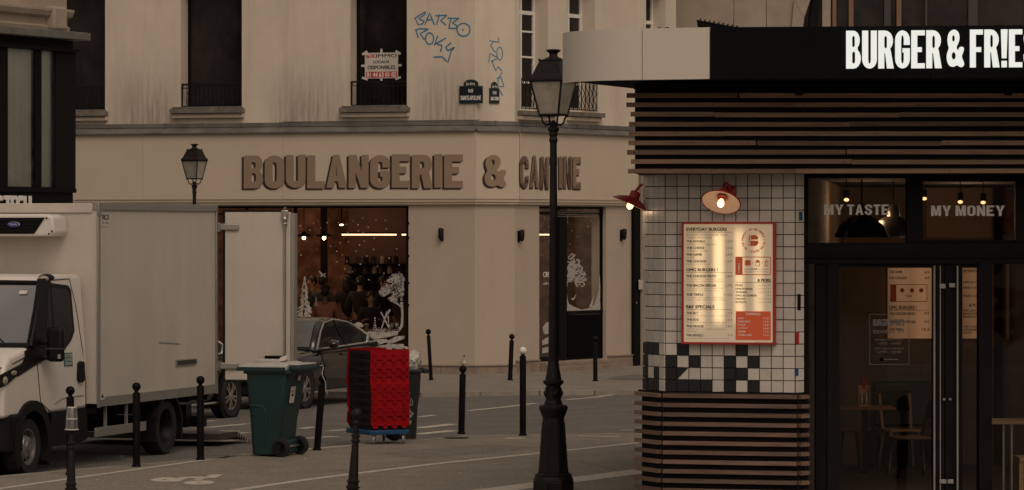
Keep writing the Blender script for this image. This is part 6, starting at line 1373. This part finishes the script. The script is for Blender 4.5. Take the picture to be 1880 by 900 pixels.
m.lathe([(0,0),(1,0)],14,Matrix.Translation((X(1619),ay,zk(660.5))) @ Matrix.Rotation(R(90),4,'X') @ Matrix.Scale(.016,4)); m.box(X(1623),X(1650),ay-.001,ay,zk(661),zk(659.5))
for a,b,c,d in ((1597,1670,669,669.8),(1597,1670,577,577.8),(1597,1597.8,577,669),(1669.2,1670,577,669)): m.box(X(a),X(b),ay-.001,ay,zk(d),zk(c))
m.build('opening_hours_lettering', mat('faded_grey_print',(.13,.12,.11),.7), gd, KK.M)
# ---------------------------------------------------------------- inside
M_inw = mat('dim_plaster_inside', (.16,.12,.09), .9, var=.2, scale=1.5, stain_sheen=((1,1,1), .5, .75, .4), stain_sheen_col=(.09,.065,.05)); M_int = mat('brown_wall_tile', (.15,.12,.10), .6, var=.08, rnd=.08)
MB().prism([(X(1478),32.72),(UX1,32.72),(UX1,44),(3.4,44)], .001, .012).build('kiosk_floor', mat('kiosk_floor_finish', (.05,.045,.042), .5, var=.25), kio, I4)
MB().prism([(X(1478),32.72),(UX1,32.72),(UX1,44),(3.4,44)], 3.35, 3.40).build('kiosk_ceiling', mat('kiosk_ceiling_board', (.10,.075,.06), .8), kio, I4) if False else None
YB = 42.5; zi = lambda py: H-(py-HY)/F*YB
MB().box(P(1490,0,YB).x, UX1, YB, YB+.1, .01, 3.29).build('back_wall', M_inw, kio, I4)
MB().prism([(X(1479),32.72),(X(1479)+.04,32.72),(P(1548,420,YB).x,YB),(P(1540,420,YB).x,YB)], .01, 3.29).build('inner_side_wall', M_inw, kio, I4)
MB().box(UX1-.05, UX1, 32.7, YB, .01, 3.29).build('outer_wall', M_blackm, kio, I4)
MB().box(P(1203,420,33).x, X(1478), 32.9, 33.0, 0, 3.29).build('outer_wall', M_blackm, kio, I4); MB().prism([(P(1203,420,33).x,33.0),(P(1210,420,33).x,33.0),(P(1215,420,44).x,44),(P(1208,420,44).x,44)], 0, 3.29).build('outer_wall', M_blackm, kio, I4); MB().box(P(1208,420,44).x, UX1, 44, 44.1, 0, 3.29).build('outer_wall', M_blackm, kio, I4)
tp = 20.5/F*YB; itm = MB().box(.004,tp-.004,-.012,0,.004,tp-.004).data('wall_tile'); itm.materials.append(M_int)
xs0 = P(1628,0,YB).x; nn = 0
for r in range(11):
    for c in range(13):
        z = zi(893)+r*tp
        place('wall_tile', itm, None, kio, Matrix.Translation((xs0+c*tp, YB-.001, z)))
MB().box(P(1700,0,YB).x, P(1820,0,YB).x, YB-.03, YB-.001, zi(436), zi(345)).build('pale_wall_panel', mat('pale_brown_panel', (.3,.2,.14), .8), kio, I4)
p = P(1826,0,YB-.1); MB().box(p.x, P(1864,0,YB).x, YB-.06, YB-.002, zi(428), zi(350)).build('red_wall_panel', mat('deep_red_panel', (.12,.03,.02), .7), kio, I4)
MB().box(P(1843,0,YB).x, P(1849,0,YB).x, YB-.2, YB-.1, zi(622), zi(480)).build('wooden_batten', M_wood, kio, I4); MB().box(P(1822,0,YB).x, P(1836,0,YB).x, YB-.2, YB-.1, .01, 3.28).build('dark_pillar', M_blackm, kio, I4)
def menu_emis(name, col, base, amp_, bands, x0, x1, paper=(.62,.56,.48)):
    m = bpy.data.materials.new(name); m.use_nodes = True; n = m.node_tree; N = n.nodes; L = n.links; b = N['Principled BSDF']
    b.inputs['Base Color'].default_value = (*paper,1); b.inputs['Roughness'].default_value = .3
    tc = N.new('ShaderNodeTexCoord'); sp = N.new('ShaderNodeSeparateXYZ'); L.new(tc.outputs['Object'], sp.inputs[0]); acc = None
    for c, w_, a_, zlo, zhi in bands:      # one soft vertical glow per tube behind the sheet
        s = N.new('ShaderNodeMath'); s.operation = 'SUBTRACT'; s.inputs[1].default_value = c; L.new(sp.outputs['X'], s.inputs[0])
        ab_ = N.new('ShaderNodeMath'); ab_.operation = 'ABSOLUTE'; L.new(s.outputs[0], ab_.inputs[0])
        mr = N.new('ShaderNodeMapRange'); mr.interpolation_type = 'SMOOTHERSTEP'; mr.inputs[1].default_value = 0; mr.inputs[2].default_value = w_; mr.inputs[3].default_value = a_; mr.inputs[4].default_value = 0; L.new(ab_.outputs[0], mr.inputs[0])
        zc, zh = (zlo+zhi)/2, (zhi-zlo)/2; s2 = N.new('ShaderNodeMath'); s2.operation = 'SUBTRACT'; s2.inputs[1].default_value = zc; L.new(sp.outputs['Z'], s2.inputs[0])
        a2 = N.new('ShaderNodeMath'); a2.operation = 'ABSOLUTE'; L.new(s2.outputs[0], a2.inputs[0]); m2 = N.new('ShaderNodeMapRange'); m2.interpolation_type = 'SMOOTHERSTEP'; m2.inputs[1].default_value = zh*.75; m2.inputs[2].default_value = zh*1.1; m2.inputs[3].default_value = 1; m2.inputs[4].default_value = 0; L.new(a2.outputs[0], m2.inputs[0])
        mu = N.new('ShaderNodeMath'); mu.operation = 'MULTIPLY'; L.new(mr.outputs[0], mu.inputs[0]); L.new(m2.outputs[0], mu.inputs[1])
        if acc is None: acc = mu.outputs[0]
        else:
            ad = N.new('ShaderNodeMath'); ad.operation = 'ADD'; L.new(acc, ad.inputs[0]); L.new(mu.outputs[0], ad.inputs[1]); acc = ad.outputs[0]
    ad = N.new('ShaderNodeMath'); ad.operation = 'ADD'; ad.inputs[1].default_value = base; L.new(acc, ad.inputs[0]); L.new(ad.outputs[0], b.inputs['Emission Strength']); b.inputs['Emission Color'].default_value = (*col, 1); return m
O_pr = mat('orange_print', (.62,.12,.04), .6, var=.05); E_or = emis('backlit_orange', (1,.16,.04), .08, (.6,.1,.04)); M_grey = mat('grey_print', (.26,.22,.19), .7)
# indoor menu boards on the back wall
def inboard(px0, px1, lines, label, glow):
    t = thing('menu_board', label, 'menu board', P(px0, 622, YB-.1)); x0, x1, z0, z1 = P(px0,0,YB-.1).x, P(px1,0,YB-.1).x, zi(621), zi(492)
    Mx = Matrix.Translation((x0, YB-.12, z0)); MB().box(0, x1-x0, 0, .05, 0, z1-z0).build('lit_panel', glow, t, Mx)
    m = MB()
    for s, a, b, y0, y1 in lines: text(m, s, P(a,0,YB-.1).x-x0, P(b,0,YB-.1).x-x0, zi(y1)-z0, zi(y0)-z0, -.004, .02)
    m.build('lettering', M_printb, t, Mx); return t, Mx, x0, z0
gl = menu_emis('amber_menu_glow', (1,.50,.24), .07, .1, [(.18,.25,.07,-.2,1.2),(.42,.2,.13,-.2,1.2)], 0, 1, (.30,.24,.18))
t, Mx, x0_, z0_ = inboard(1630, 1728, [('THE HAMB',1632,1656,497,501.5),('THE CHICKEN',1632,1664,508,512.5),('OMG BURGERS !',1632,1682,561,568),('THE CHICKEN MAYO',1632,1680,573,578),('THE BACON SPECIAL',1632,1681,588,593),('THE TRIPLE',1632,1659,602,607),('8.9',1697,1705,498,502),('8.9',1698,1706,508,512),('8.9',1697,1705,573,577),('9.5',1697,1705,588,592),('12.5',1692,1706,602,607)], 'amber lit menu board inside the kiosk seen through the glass door', gl)
m = MB(); xx = lambda px: P(px,0,YB-.1).x-x0_; zz = lambda py: zi(py)-z0_
for a,b,c,d in ((1634,1702,522,523.2),(1634,1702,552.8,554),(1634,1635.2,523,553),(1700.8,1702,523,553),(1635,1645,523,553)): m.box(xx(a),xx(b),-.006,-.001,zz(d),zz(c))
for cx in (1656, 1674, 1691): m.lathe([(.7,0),(1,0),(1,.002),(.7,.002)],16,Matrix.Translation((xx(cx),-.002,zz(533))) @ Matrix.Rotation(R(90),4,'X') @ Matrix.Scale(.026,4))
m.build('red_print', O_pr, t, Mx)
m = MB(); text(m, '4,5€', xx(1663), xx(1674), zz(545.5), zz(541), -.004, .02); m.box(xx(1632),xx(1706),-.003,-.001,zz(569.6),zz(569)); m.build('price_print', M_printb, t, Mx)
t, Mx, x0_, z0_ = inboard(1764, 1815, [('ULTIMATE FR',1768,1800,495,500),('GRILLED CHE',1768,1800,516,520),('FRIED CHIC',1768,1800,526,530),('FRIED ONI',1768,1800,541,545),('& M',1779,1790,557,563),('PECAN B',1768,1797,568,572),('BANANA',1768,1795,573.5,577.5),('PEANUT',1768,1796,579,583),('THE ALASKA',1768,1797,597.5,601),('CITRONNADE',1768,1799,603,607),('SODAS',1768,1783,608.5,612)], 'narrow amber lit menu board between the door stiles inside the kiosk', gl)
ptlight('kiosk_ceiling_light', (P(1600,0,37).x, 37.5, 2.9), 10, (1,.6,.33), .2); ptlight('kiosk_ceiling_light', (P(1790,0,39).x, 39.5, 2.9), 13, (1,.6,.33), .2); ptlight('kiosk_floor_light', (P(1700,0,41).x, 40.2, 2.2), 5, (1,.62,.38), .2)
# pendants
E_kbulb = emis('kiosk_bulb', (1,.55,.24), 2)
def pendant(px, py, D, label, big=False):
    p = P(px,py-(0 if big else 2),D); t = thing('pendant_lamp', label, 'pendant lamp', p, 'pendant lamps inside the kiosk')
    if big:
        MB().lathe([(.03,.34),(.06,.30),(.07,.22),(.12,.2),(.22,.12),(.27,.02),(.27,0),(.26,.0)],24).build('lamp_shade', M_black if big == 1 else M_steel, t, smooth=40); MB().cyl((0,0,.3),(0,0,3.29-p.z),.01,6).build('cord', M_black, t)
    else:
        MB().lathe([(.012,.10),(.03,.09),(.034,.04),(.025,.02)],14).build('socket', M_black, t, smooth=40); MB().ball((0,0,-.0),(.026,.026,.017),14,8).build('bulb', E_kbulb, t, smooth=60); MB().cyl((0,0,.1),(0,0,3.29-p.z),.005,6).build('cord', M_black, t)
pendant(1554,369,36,'single glowing bulb hanging behind the words MY TASTE'); pendant(1763,373,37,'glowing bulb hanging left above the words MY MONEY'); pendant(1805,374,37,'glowing bulb hanging right above the words MY MONEY'); pendant(1697,367,38,'glowing bulb half hidden by the frame between the two upper panes')
pendant(1582,436,36,'large black domed pendant shade low in the left upper pane',1); pendant(1640,436,37.5,'steel domed pendant shade right of the black one in the left upper pane',2)
# furniture
M_oak = mat('oak_top', (.20,.11,.06), .5, var=.2, streak=(1,10,10)); M_oakl = mat('pale_oak', (.42,.27,.14), .5, var=.2, streak=(1,8,8))
def table(px0, px1, D, ztop, label, mt):
    a, b = P(px0,0,D), P(px1,0,D); t = thing('table', label, 'table', ((a.x+b.x)/2, D, .012)); w_ = (b.x-a.x)/2
    MB().box(-w_, w_, -.3, .3, ztop-.03, ztop).build('table_top', mt, t, bevel=.006); return t, w_
t, w_ = table(1535, 1640, 41, .76, 'small wooden table with a sauce caddy on it behind the glass door', M_oak)
MB().box(-.03,.03,-.03,.03,.02,.73).build('leg', M_black, t); MB().box(-.22,.22,-.03,.03,0,.03).box(-.03,.03,-.22,.22,0,.028).build('foot', M_black, t)
p = P(1585,0,41); t = thing('sauce_caddy', 'wooden caddy holding napkins and sauce bottles on the kiosk table', 'caddy', (p.x, 40.95, .775))
MB().box(-.065,.065,-.05,.05,0,.02).box(-.065,-.055,-.05,.05,.02,.24).box(.055,.065,-.05,.05,.02,.24).box(-.055,.055,-.005,.005,.02,.24).build('holder', M_oakl, t)
for x in (-.028,.028): MB().lathe([(.022,0),(.024,.02),(.024,.1),(.01,.13),(.008,.15)],12,Matrix.Translation((x,-.025,.021))).build('sauce_bottle', M_steel, t, smooth=40)
MB().box(-.05,.05,.01,.045,.021,.19).build('napkins', M_print, t); MB().lathe([(.03,0),(.032,.1),(.012,.12),(.012,.15)],12,Matrix.Translation((0,.02,.2))).build('cap_bottle', M_redm, t)
def chair(x, D, yaw, label, fm, sm, back=True, hs=.46):
    M = Matrix.Translation((x, D, .012)) @ Matrix.Rotation(R(yaw),4,'Z'); t = thing('chair', label, 'chair', M, 'chairs inside the kiosk')
    MB().box(-.2,.2,-.2,.2,hs-.03,hs).build('seat', sm, t, bevel=.012)
    for sx_ in (-1,1):
        for sy in (-1,1): MB().tube([(sx_*.17,sy*.17,hs-.03),(sx_*.21,sy*.22,0)], [.022,.014], 8).build('leg', fm, t)
    if back:
        for s in (-1,1): MB().tube([(s*.17,.18,hs-.02),(s*.18,.24,hs+.2),(s*.18,.29,hs+.40)], .018, 8).build('back_post', fm, t)
        MB().add([(-.2,.26,hs+.2),(.2,.26,hs+.2),(.2,.31,hs+.42),(-.2,.31,hs+.42),(-.2,.28,hs+.2),(.2,.28,hs+.2),(.2,.33,hs+.42),(-.2,.33,hs+.42)],[(0,1,2,3),(4,7,6,5),(0,4,5,1),(3,2,6,7),(0,3,7,4),(1,5,6,2)]).build('backrest', fm if fm is not M_oakl else M_black, t, bevel=.006)
    return t
chair(P(1672,0,40.3).x, 40.3, -78, 'dark wooden chair nearest the door with angled back posts, facing the small table', M_black, M_oak)
chair(P(1655,0,41.8).x, 41.8, 10, 'pale oak chair with yellow wooden seat behind the dark one', M_oakl, M_oakl)
chair(P(1560,0,41.8).x, 41.8, 60, 'black chair left of the small table', M_black, M_oak)
p, q = P(1610,0,42), P(1725,0,42); t = thing('bench', 'padded grey bench along the back wall of the kiosk behind the chairs', 'bench', ((p.x+q.x)/2, 42, .012)); MB().box(p.x,q.x,42.0,42.45,.35,.47).build('seat', M_darkgrey, t, I4, bevel=.03); MB().box(p.x,q.x,42.38,42.48,.475,1.0).build('backrest', M_darkgrey, t, I4, bevel=.03); MB().box(p.x+.03,q.x-.03,42.05,42.4,.012,.349).build('base', M_blackm, t, I4)
a = P(1815,0,35); t = thing('high_table', 'tall wooden counter table on thin steel legs at the right window', 'table', (a.x+.5, 35, .012)); z = H-(770-HY)/F*35; MB().box(a.x, a.x+1.4, 34.8, 35.2, z-.04, z).build('table_top', M_oakl, t, I4, bevel=.005)
for px in (1842, 1857, 1925): x = P(px,0,35).x; MB().cyl((x,35,.02),(x,35,z-.04),.012,8).build('leg', M_steel, t, I4)
a = P(1866,0,33.6); z = H-(838-HY)/F*33.6; t = thing('wooden_stool', 'pale wooden box stool at the bottom right corner behind the glass', 'stool', (a.x+.2,33.6,.012)); MB().box(a.x,a.x+.4,33.4,33.8,z-.04,z).build('seat', M_oakl, t, I4, bevel=.005)
for x in (a.x+.002, a.x+.36): MB().box(x,x+.04,33.42,33.78,.012,z-.041).build('leg', M_oakl, t, I4)
# ---------------------------------------------------------------- lit menu board on the tiles
yb = -.075; q0 = K1.p(1252,520,yb); q1 = K1.p(1423,520,yb); bzt, bzb = K1.z(1338,407.5,yb), K1.z(1338,632.5,yb)
mbd = thing('menu_board', 'large red framed lit burger menu board hung on the white tiled pillar', 'menu board', K1.M @ Matrix.Translation((q0.x, yb, bzb))); Mm = wm(mbd)
BWd, BH = q1.x-q0.x, bzt-bzb
bx = lambda px: K1.s(px,yb-.012)-q0.x
by = lambda px, py: K1.z(px,py,yb-.012)-bzb
ft = .019
m = MB(); m.box(0,BWd,-.014,.058,0,ft).box(0,BWd,-.014,.058,BH-ft,BH).box(0,ft,-.014,.058,ft,BH-ft).box(BWd-ft,BWd,-.014,.058,ft,BH-ft); m.build('red_frame', M_redm, mbd, Mm, bevel=.002)
MB().box(ft,BWd-ft,.01,.056,ft,BH-ft).build('light_box', M_blackm, mbd, Mm)
bands = [(bx(1284),.09,.45,.12,1.02),(bx(1319),.085,.85,.16,1.03),(bx(1357),.08,.6,.15,1.06),(bx(1392),.08,.45,.1,1.0)]
gm = menu_emis('menu_sheet_glow', (1,.66,.32), .15, .3, bands, 0, 1)
MB().box(ft,BWd-ft,-.006,.006,ft,BH-ft).build('menu_sheet', gm, mbd, Mm)
def L8(lst, mt, name, off=0.0):
    m = MB()
    for s, zx0, zx1, zy0, zy1 in lst:
        a, b = 1240+zx0/3.75, 1240+zx1/3.75; c, d = 400+zy0/3.75, 400+zy1/3.75; text(m, s, bx(a), bx(b), by((a+b)/2,d), by((a+b)/2,c), -.0085, off)
    return m.build(name, mt, mbd, Mm)
L8([('EVERYDAY BURGERS',75,353,68,90),('OMG BURGERS !',75,290,348,368),('B&F SPECIALS',75,268,602,623),('& MORE',566,656,420,440)], M_printb, 'heading', .03)
L8([('THE DOUBLE',75,202,154,170),('THE CHEESE',75,199,199,215),('THE HAMB',75,181,245,261),('THE CHICKEN',75,211,291,307),('THE CHICKEN MAYO',75,279,393,410),('THE BACON SPECIAL',75,285,457,474),('THE TRIPLE',75,191,521,537),('THE BLT',75,156,648,663),('THE EGG',75,160,693,708),('THE VEGGIE',75,194,739,754),('THE NOGLU',75,190,801,816),
    ('FRIES',414,464,459,471),('ONION RINGS',414,530,483,495),('TENDERS',414,494,506,518),('GRILLED CHEESE',414,560,529,541),('DRINKS',414,480,552,564),('SWEETS',414,486,575,587)], M_printb, 'dish_names', .025)
L8([('| 9.9',349,390,155,173),('| 7.5',349,390,201,219),('| 6.9',349,390,246,264),('| 6.9',349,390,291,309),('| 8.9',349,390,395,412),('| 9.5',349,390,459,477),('| 12.5',337,390,523,540),('| 4.9',349,390,650,667),('| 5.9',349,390,696,713),('| 5.9',349,390,741,758),('| 7.9',349,390,803,820)]+[('| %s'%p_,628,657,y,y+13) for p_, y in (('3.5',459),('3.2',483),('4.9',506),('3.9',529),('3.0',552),('3.8',575))], M_grey, 'prices', .01)
L8([('BUN MAISON, SAUCE MAISON B&F, SALADE,',75,360,112,124),('TOMATE & OIGNON ROUGE',75,250,131,142)]+[(s,75,x1,y,y+9) for s,x1,y in (('steak bacon cheddar, double cheese',285,178),('steak bacon cheddar',225,223),('bun, steak',130,269),('poulet croustillant, salade',238,315),('filet de poulet croustillant, mayo',325,418),('sauce maison, salade, tomates fraiches',330,434),('steak hache, bacon grille, cheddar fondu',328,481),('oignons frits, sauce barbecue maison',300,497),('trois steaks haches, cheddar, sauce maison',330,545),('oignons rouges, salade, tomates, pickles',345,561),('bacon, laitue, tomate, cheddar, sauce burger',378,671),('bacon, oeuf, cheddar, mayonnaise, oignons',368,716),('galette de legumes, cheddar, sauce maison',345,762),('oignons rouges',148,778),('sans gluten, steak, cheddar, salade, sauce burger',380,827))]+[('portion',570,620,y,y+9) for y in (461,485,508,554,577)], M_grey, 'small_print')
m = MB(); line_ = lambda zx0,zx1,zy: m.box(bx(1240+zx0/3.75),bx(1240+zx1/3.75),-.0082,-.0065,by(1330,400+(zy+1.2)/3.75),by(1330,400+(zy-1)/3.75))
for a,b,c in ((75,390,99),(75,390,377),(75,390,633),(414,657,445)): line_(a,b,c)
m.build('rules', M_printb, mbd, Mm)
rect = lambda m, zx0,zx1,zy0,zy1,y0=-.0085: m.box(bx(1240+zx0/3.75),bx(1240+zx1/3.75),y0,-.0065,by(1240+(zx0+zx1)/7.5,400+zy1/3.75),by(1240+(zx0+zx1)/7.5,400+zy0/3.75))
m = MB(); rect(m,414,656,644,842); m.build('orange_panel', E_or, mbd, Mm); m = MB(); rect(m,412,462,268,394); m.build('orange_panel', E_or, mbd, Mm)
m = MB(); rect(m,462,656,268,273); rect(m,462,656,389,394); rect(m,651,656,273,389)
def oring(cx, cy, rx, ry, t_=.8): m.lathe([(t_,0),(1,0),(1,.002),(t_,.002)],22,Matrix.Translation((bx(1240+cx/3.75),-.0065,by(1380,400+cy/3.75))) @ Matrix.Rotation(R(90),4,'X') @ Matrix.Diagonal((rx/3.75/F*32.3,ry/3.75/F*32.3,1,1)))
oring(498,300,22,9); oring(498,320,22,9); rect(m,476,520,309,313); oring(566,300,14,9); rect(m,552,556,305,333); rect(m,577,581,305,333); rect(m,556,577,329,333); rect(m,614,640,298,302); rect(m,616,620,302,333); rect(m,634,638,302,333); rect(m,620,634,329,333); rect(m,626,629,284,298)
for x in (531,591): text(m,'+',bx(1240+x/3.75),bx(1240+(x+10)/3.75),by(1380,400+315/3.75),by(1380,400+303/3.75),-.008)
# round emblem: lettering on a circle round a bold mark
cx, cy = bx(1240+537/3.75), by(1383,400+156/3.75); rad = 77/3.75/F*32.3
s = 'TO THE PEOPLE ! TO THE PEOPLE ! TO THE PEOPLE ! '
for i, ch in enumerate(s):
    if ch == ' ': continue
    a = math.pi/2+.35-2*math.pi*i/len(s); me, bb = textmesh(ch, .03); k = .0185/.73
    m.mesh(me, Matrix.Translation((cx+rad*math.cos(a),-.0082,cy+rad*math.sin(a))) @ UP @ Matrix.Rotation(a-math.pi/2,4,'Z') @ Matrix.Scale(k,4) @ Matrix.Translation((-(bb[0]+bb[1])/2,-.36,0)))
u = 1/3.75/F*32.3
def sl(pts): m.slab([(cx+(x-537)*u, cy-(y-156)*u) for x, y in pts], -.0085, -.0065)
sl([(517,122),(543,118),(562,124),(570,138),(566,150),(517,150)]); sl([(515,158),(568,158),(572,172),(562,188),(545,194),(513,194)]); sl([(505,118),(513,117),(509,170),(502,170)]); sl([(501,178),(508,178),(508,190),(501,190)])
m.build('orange_print', O_pr, mbd, Mm)
L8([('TOPPINGS',481,584,655,671)], M_print, 'toppings_heading', .03)
m = MB()
for i, (s, p_) in enumerate((('BACON','+1.5'),('ONION RINGS','+1.0'),('PICKLES','+0.8'),('JALAPENOS','+0.8'),('CHEDDAR','+1.0'),('THE GRILLED CHEESE','+1.5'))):
    y = 686+i*23; x1 = 430+len(s)*7.6 if len(s) < 14 else 525
    for q, a, b in ((s,430,x1),(p_,602,641)): text(m, q, bx(1240+a/3.75), bx(1240+b/3.75), by(1380,400+(y+12)/3.75), by(1380,400+y/3.75), -.0095, .02)
m.build('toppings_print', M_print, mbd, Mm)
m = MB(); a_, b_ = bx(1240+430/3.75), bx(1240+445/3.75); k = textmesh('COMBO',.03); S_ = .088/(k[1][1]-k[1][0]); m.mesh(k[0], Matrix.Translation((bx(1240+444/3.75),-.0095,by(1357,400+378/3.75))) @ UP @ Matrix.Rotation(R(90),4,'Z') @ Matrix.Scale(S_,4)); m.build('combo_print', M_print, mbd, Mm)
L8([('4,5€',520,563,346,360)], M_printb, 'combo_price', .03); L8([('EN MENU POUR',472,518,350,359),('DE PLUS AVEC',567,645,350,359),('frites maison & boisson au choix',478,640,366,375),('allergenes : demandez-nous',545,665,852,860)], M_grey, 'combo_small_print')
# ---------------------------------------------------------------- gooseneck lamps
def goose(M, label, tilt, yaw=0):
    t = thing('wall_lamp', label, 'wall lamp', M, 'red gooseneck lamps on the kiosk')
    MB().lathe([(.055,0),(.055,.012),(.03,.03)],24,Matrix.Rotation(R(90),4,'X')).build('wall_plate', M_redm, t, smooth=40)
    MB().tube([(0,-.02,0),(0,-.06,.05),(-.01,-.13,.075),(-.02,-.19,.06),(-.02,-.22,.02),(-.02,-.225,-.0)], .013, 10).build('gooseneck', M_redm, t, smooth=50)
    Ms = M @ Matrix.Translation((-.02,-.225,-.0)) @ Matrix.Rotation(R(yaw),4,'Z') @ Matrix.Rotation(R(tilt),4,'X')
    MB().lathe([(.02,.01),(.045,.0),(.05,-.055),(.075,-.062),(.13,-.085),(.172,-.118),(.176,-.118)],32, caps=False).build('lamp_shade', M_redm, t, Ms, smooth=50)
    MB().lathe([(.0,-.052),(.047,-.056),(.075,-.066),(.128,-.089),(.171,-.121)],32, caps=False).build('shade_lining', M_enamel, t, Ms, smooth=60)
    MB().lathe([(.178,-.1235),(.182,-.119),(.176,-.115),(.172,-.1225)],32, caps=False).build('shade_rim', M_redm, t, Ms, smooth=60)
    MB().lathe([(.045,-.062),(.045,-.075),(.025,-.078),(.02,-.09)],18).build('socket', M_redm, t, Ms, smooth=50)
    MB().lathe([(.013,-.085),(.026,-.11),(.032,-.135),(.026,-.158),(0,-.17)],18).build('bulb', emis('gooseneck_bulb',(1,.62,.30),2.4) if 'gb' not in TX else TX['gb'], t, Ms, smooth=60)
    l = ptlight('bulb_light', Ms @ Vector((0,0,-.19)), .55, (1,.68,.4), .03); return t
p = K1.p(1342,352,0); goose(K1.M @ Matrix.Translation((p.x,-.012,p.z)), 'red gooseneck lamp with lit bulb above the menu board', -36, -6)
pp = K0.at(0); p = P(1187,345,32.85); goose(Matrix.Translation((p.x+.13,32.85,H-(353-HY)/F*32.85)) @ Matrix.Rotation(R(-84),4,'Z'), 'red gooseneck lamp on the left side of the kiosk, seen edge on', -24, -6)
# ================================================================ NEIGHBOURS
# stone house beyond the side street door
nb_o = FRr.at(FRr.s(1159)); FN = Fr(nb_o.x, nb_o.y, 56.6); nbld = thing('stone_house', 'pale stone house front next to the bakery side wall, just left of the kiosk', 'building', (nb_o.x, nb_o.y, 0))
MB().box(0, .0+FN.s(1172), -.06, .3, 0, zb0-.12).build('black_door', M_black, nbld, FN.M); 
for k in range(7): MB().box(FN.s(1172)+.003, FN.s(1172)+6, -.10, .3, .02+k*.8, .8+k*.8-.012).build('stone_course', M_stone, nbld, FN.M, bevel=.006)
MB().box(FN.s(1171), FN.s(1172)+.001, -.09, .3, 0, 5.6).build('stone_edge', M_stone, nbld, FN.M)
MB().box(FN.s(1174,-.13), FN.s(1184,-.13), -.13, -.101, FN.z(1179,532,-.13), FN.z(1179,514,-.13)).build('intercom', M_trim, nbld, FN.M, bevel=.01)
MB().cyl((FN.s(1164,-.07),-.09,.2),(FN.s(1164,-.07),-.09,3.2),.03,10).build('pipe', M_black, nbld, FN.M)
MB().ball((FN.s(1167,-.09),-.09,FN.z(1167,556,-.09)),.03,10,6).build('door_knob', M_steel, nbld, FN.M)
MB().box(6.2, 6.21, 0, .1, 0, .1).build('stone_edge', M_stone, nbld, FN.M) if False else None
# large stone building beyond the kiosk with an arched window
FB2 = Fr(P(1240,420,77).x, 77, 0); sb = thing('arched_stone_building', 'old grey stone building with a tall dark arched window rising behind the kiosk', 'building', (FB2.o.x, FB2.o.y, 0))
zz2 = lambda py, px=1400: FB2.z(px, py)
ax0, ax1 = FB2.s(1472), FB2.s(2100); ar_ = (ax1-ax0)/2; axc = (ax0+ax1)/2
# wall courses left of the arch
for k in range(12):
    z0_ = 5.0+k*.68; n_ = 3
    xa_ = [0, .9+.35*(k%2), 1.75+.2*(k%2), ax0-.02]
    for a, b in zip(xa_, xa_[1:]):
        MB().box(a+.004, b-.004, 0, .5, z0_, z0_+.673).build('stone_block', M_stone, sb, FB2.M, bevel=.008)
MB().box(ax1, ax1+3, 0, .5, 0, 12).build('wall', M_stone, sb, FB2.M); MB().box(.05, ax1+3, .5, 1, 0, 13).build('wall', M_blackm, sb, FB2.M); MB().box(0, ax0-.03, .02, .5, 0, 4.99).box(ax0-.03, ax1, .3, .5, 0, 4.99).build('wall', M_stone, sb, FB2.M)
arch_ = [(ax0-.02,5.0),(ax0+.0,6.9)]+[(axc-ar_*math.cos(math.pi*t/20), 6.9+2.6*math.sin(math.pi*t/20)) for t in range(1,20)]+[(ax1,6.9),(ax1,5.0)]
arch2 = [(axc+(x-axc)*1.06, 4.2+(z-4.2)*1.12) for x, z in arch_]
m = MB(); n_ = len(arch_)
for i in range(n_-1):
    a, b, c, d = arch_[i], arch_[i+1], arch2[i+1], arch2[i]; MB().slab([a,b,c,d], -.08, .45).build('arch_stone', M_stone, sb, FB2.M, bevel=.01)
wo = MB().slab(arch_, .3, .32).build('arched_window', M_dkglass, sb, FB2.M)
for px, w_, m_ in ((1511,.18,M_stone),(1530,.08,M_oak),(1560,.10,M_oak),(1625,.14,M_darkgrey),(1648,.10,M_oak),(1780,.2,M_darkgrey),(1700,.05,M_darkgrey)):
    x = FB2.s(px); MB().box(x, x+w_, .2, .29, 5, 9).build('window_bar', m_, wo, FB2.M)
MB().slab([(FB2.s(1472)+.05,5.3),(FB2.s(1482),5.3),(FB2.s(1500),6.8),(FB2.s(1512),8.2),(FB2.s(1500),8.2),(FB2.s(1488),7.4)], .1, .25).build('window_frame', M_black, wo, FB2.M)
# ================================================================ STREET BEHIND THE CAMERA
M_lime = mat('street_limestone', (.40,.35,.28), .9, var=.15, scale=.6)
for i, (x0_, w_, hh) in enumerate(((-34,20,12),(-13.9,16,13),(2.2,17,12.5),(19.4,20,12))):
    t = thing('apartment_house', ['pale stone apartment house across the street, leftmost behind the viewer','pale stone apartment house behind the viewer with dark shop fronts','pale stone apartment house reflected in the kiosk glass','pale stone apartment house at the right end behind the viewer'][i], 'building', (x0_, -45, 0))
    MB().box(0, w_, -8, 0, 3.6, hh).build('wall', M_lime, t); MB().box(.0, w_, -8, -.05, 0, 3.59).build('shopfront', M_black, t)
    m = MB()
    for f in range(2):
        for k in range(int(w_//2.6)): m.box(1+k*2.6, 2.1+k*2.6, -.02, .012, 4.6+f*3.2, 6.8+f*3.2)
    m.build('window', M_dkglass, t)
    MB().box(0,w_,0,.4,3.5,3.7).build('cornice', M_lime, t)
    for k in range(int(w_//4)): MB().box(.6+k*4,3.6+k*4,-.03,.01,.6,3.0).build('shop_window', M_curt if (k+i)%2 else M_dkglass, t)
# bollard in front of the kiosk, mirrored in its door
cast_bollard(Matrix.Translation((4.05,27.9,0)), 'ringed cast iron bollard on the near pavement just outside the picture at the right', 1.08)
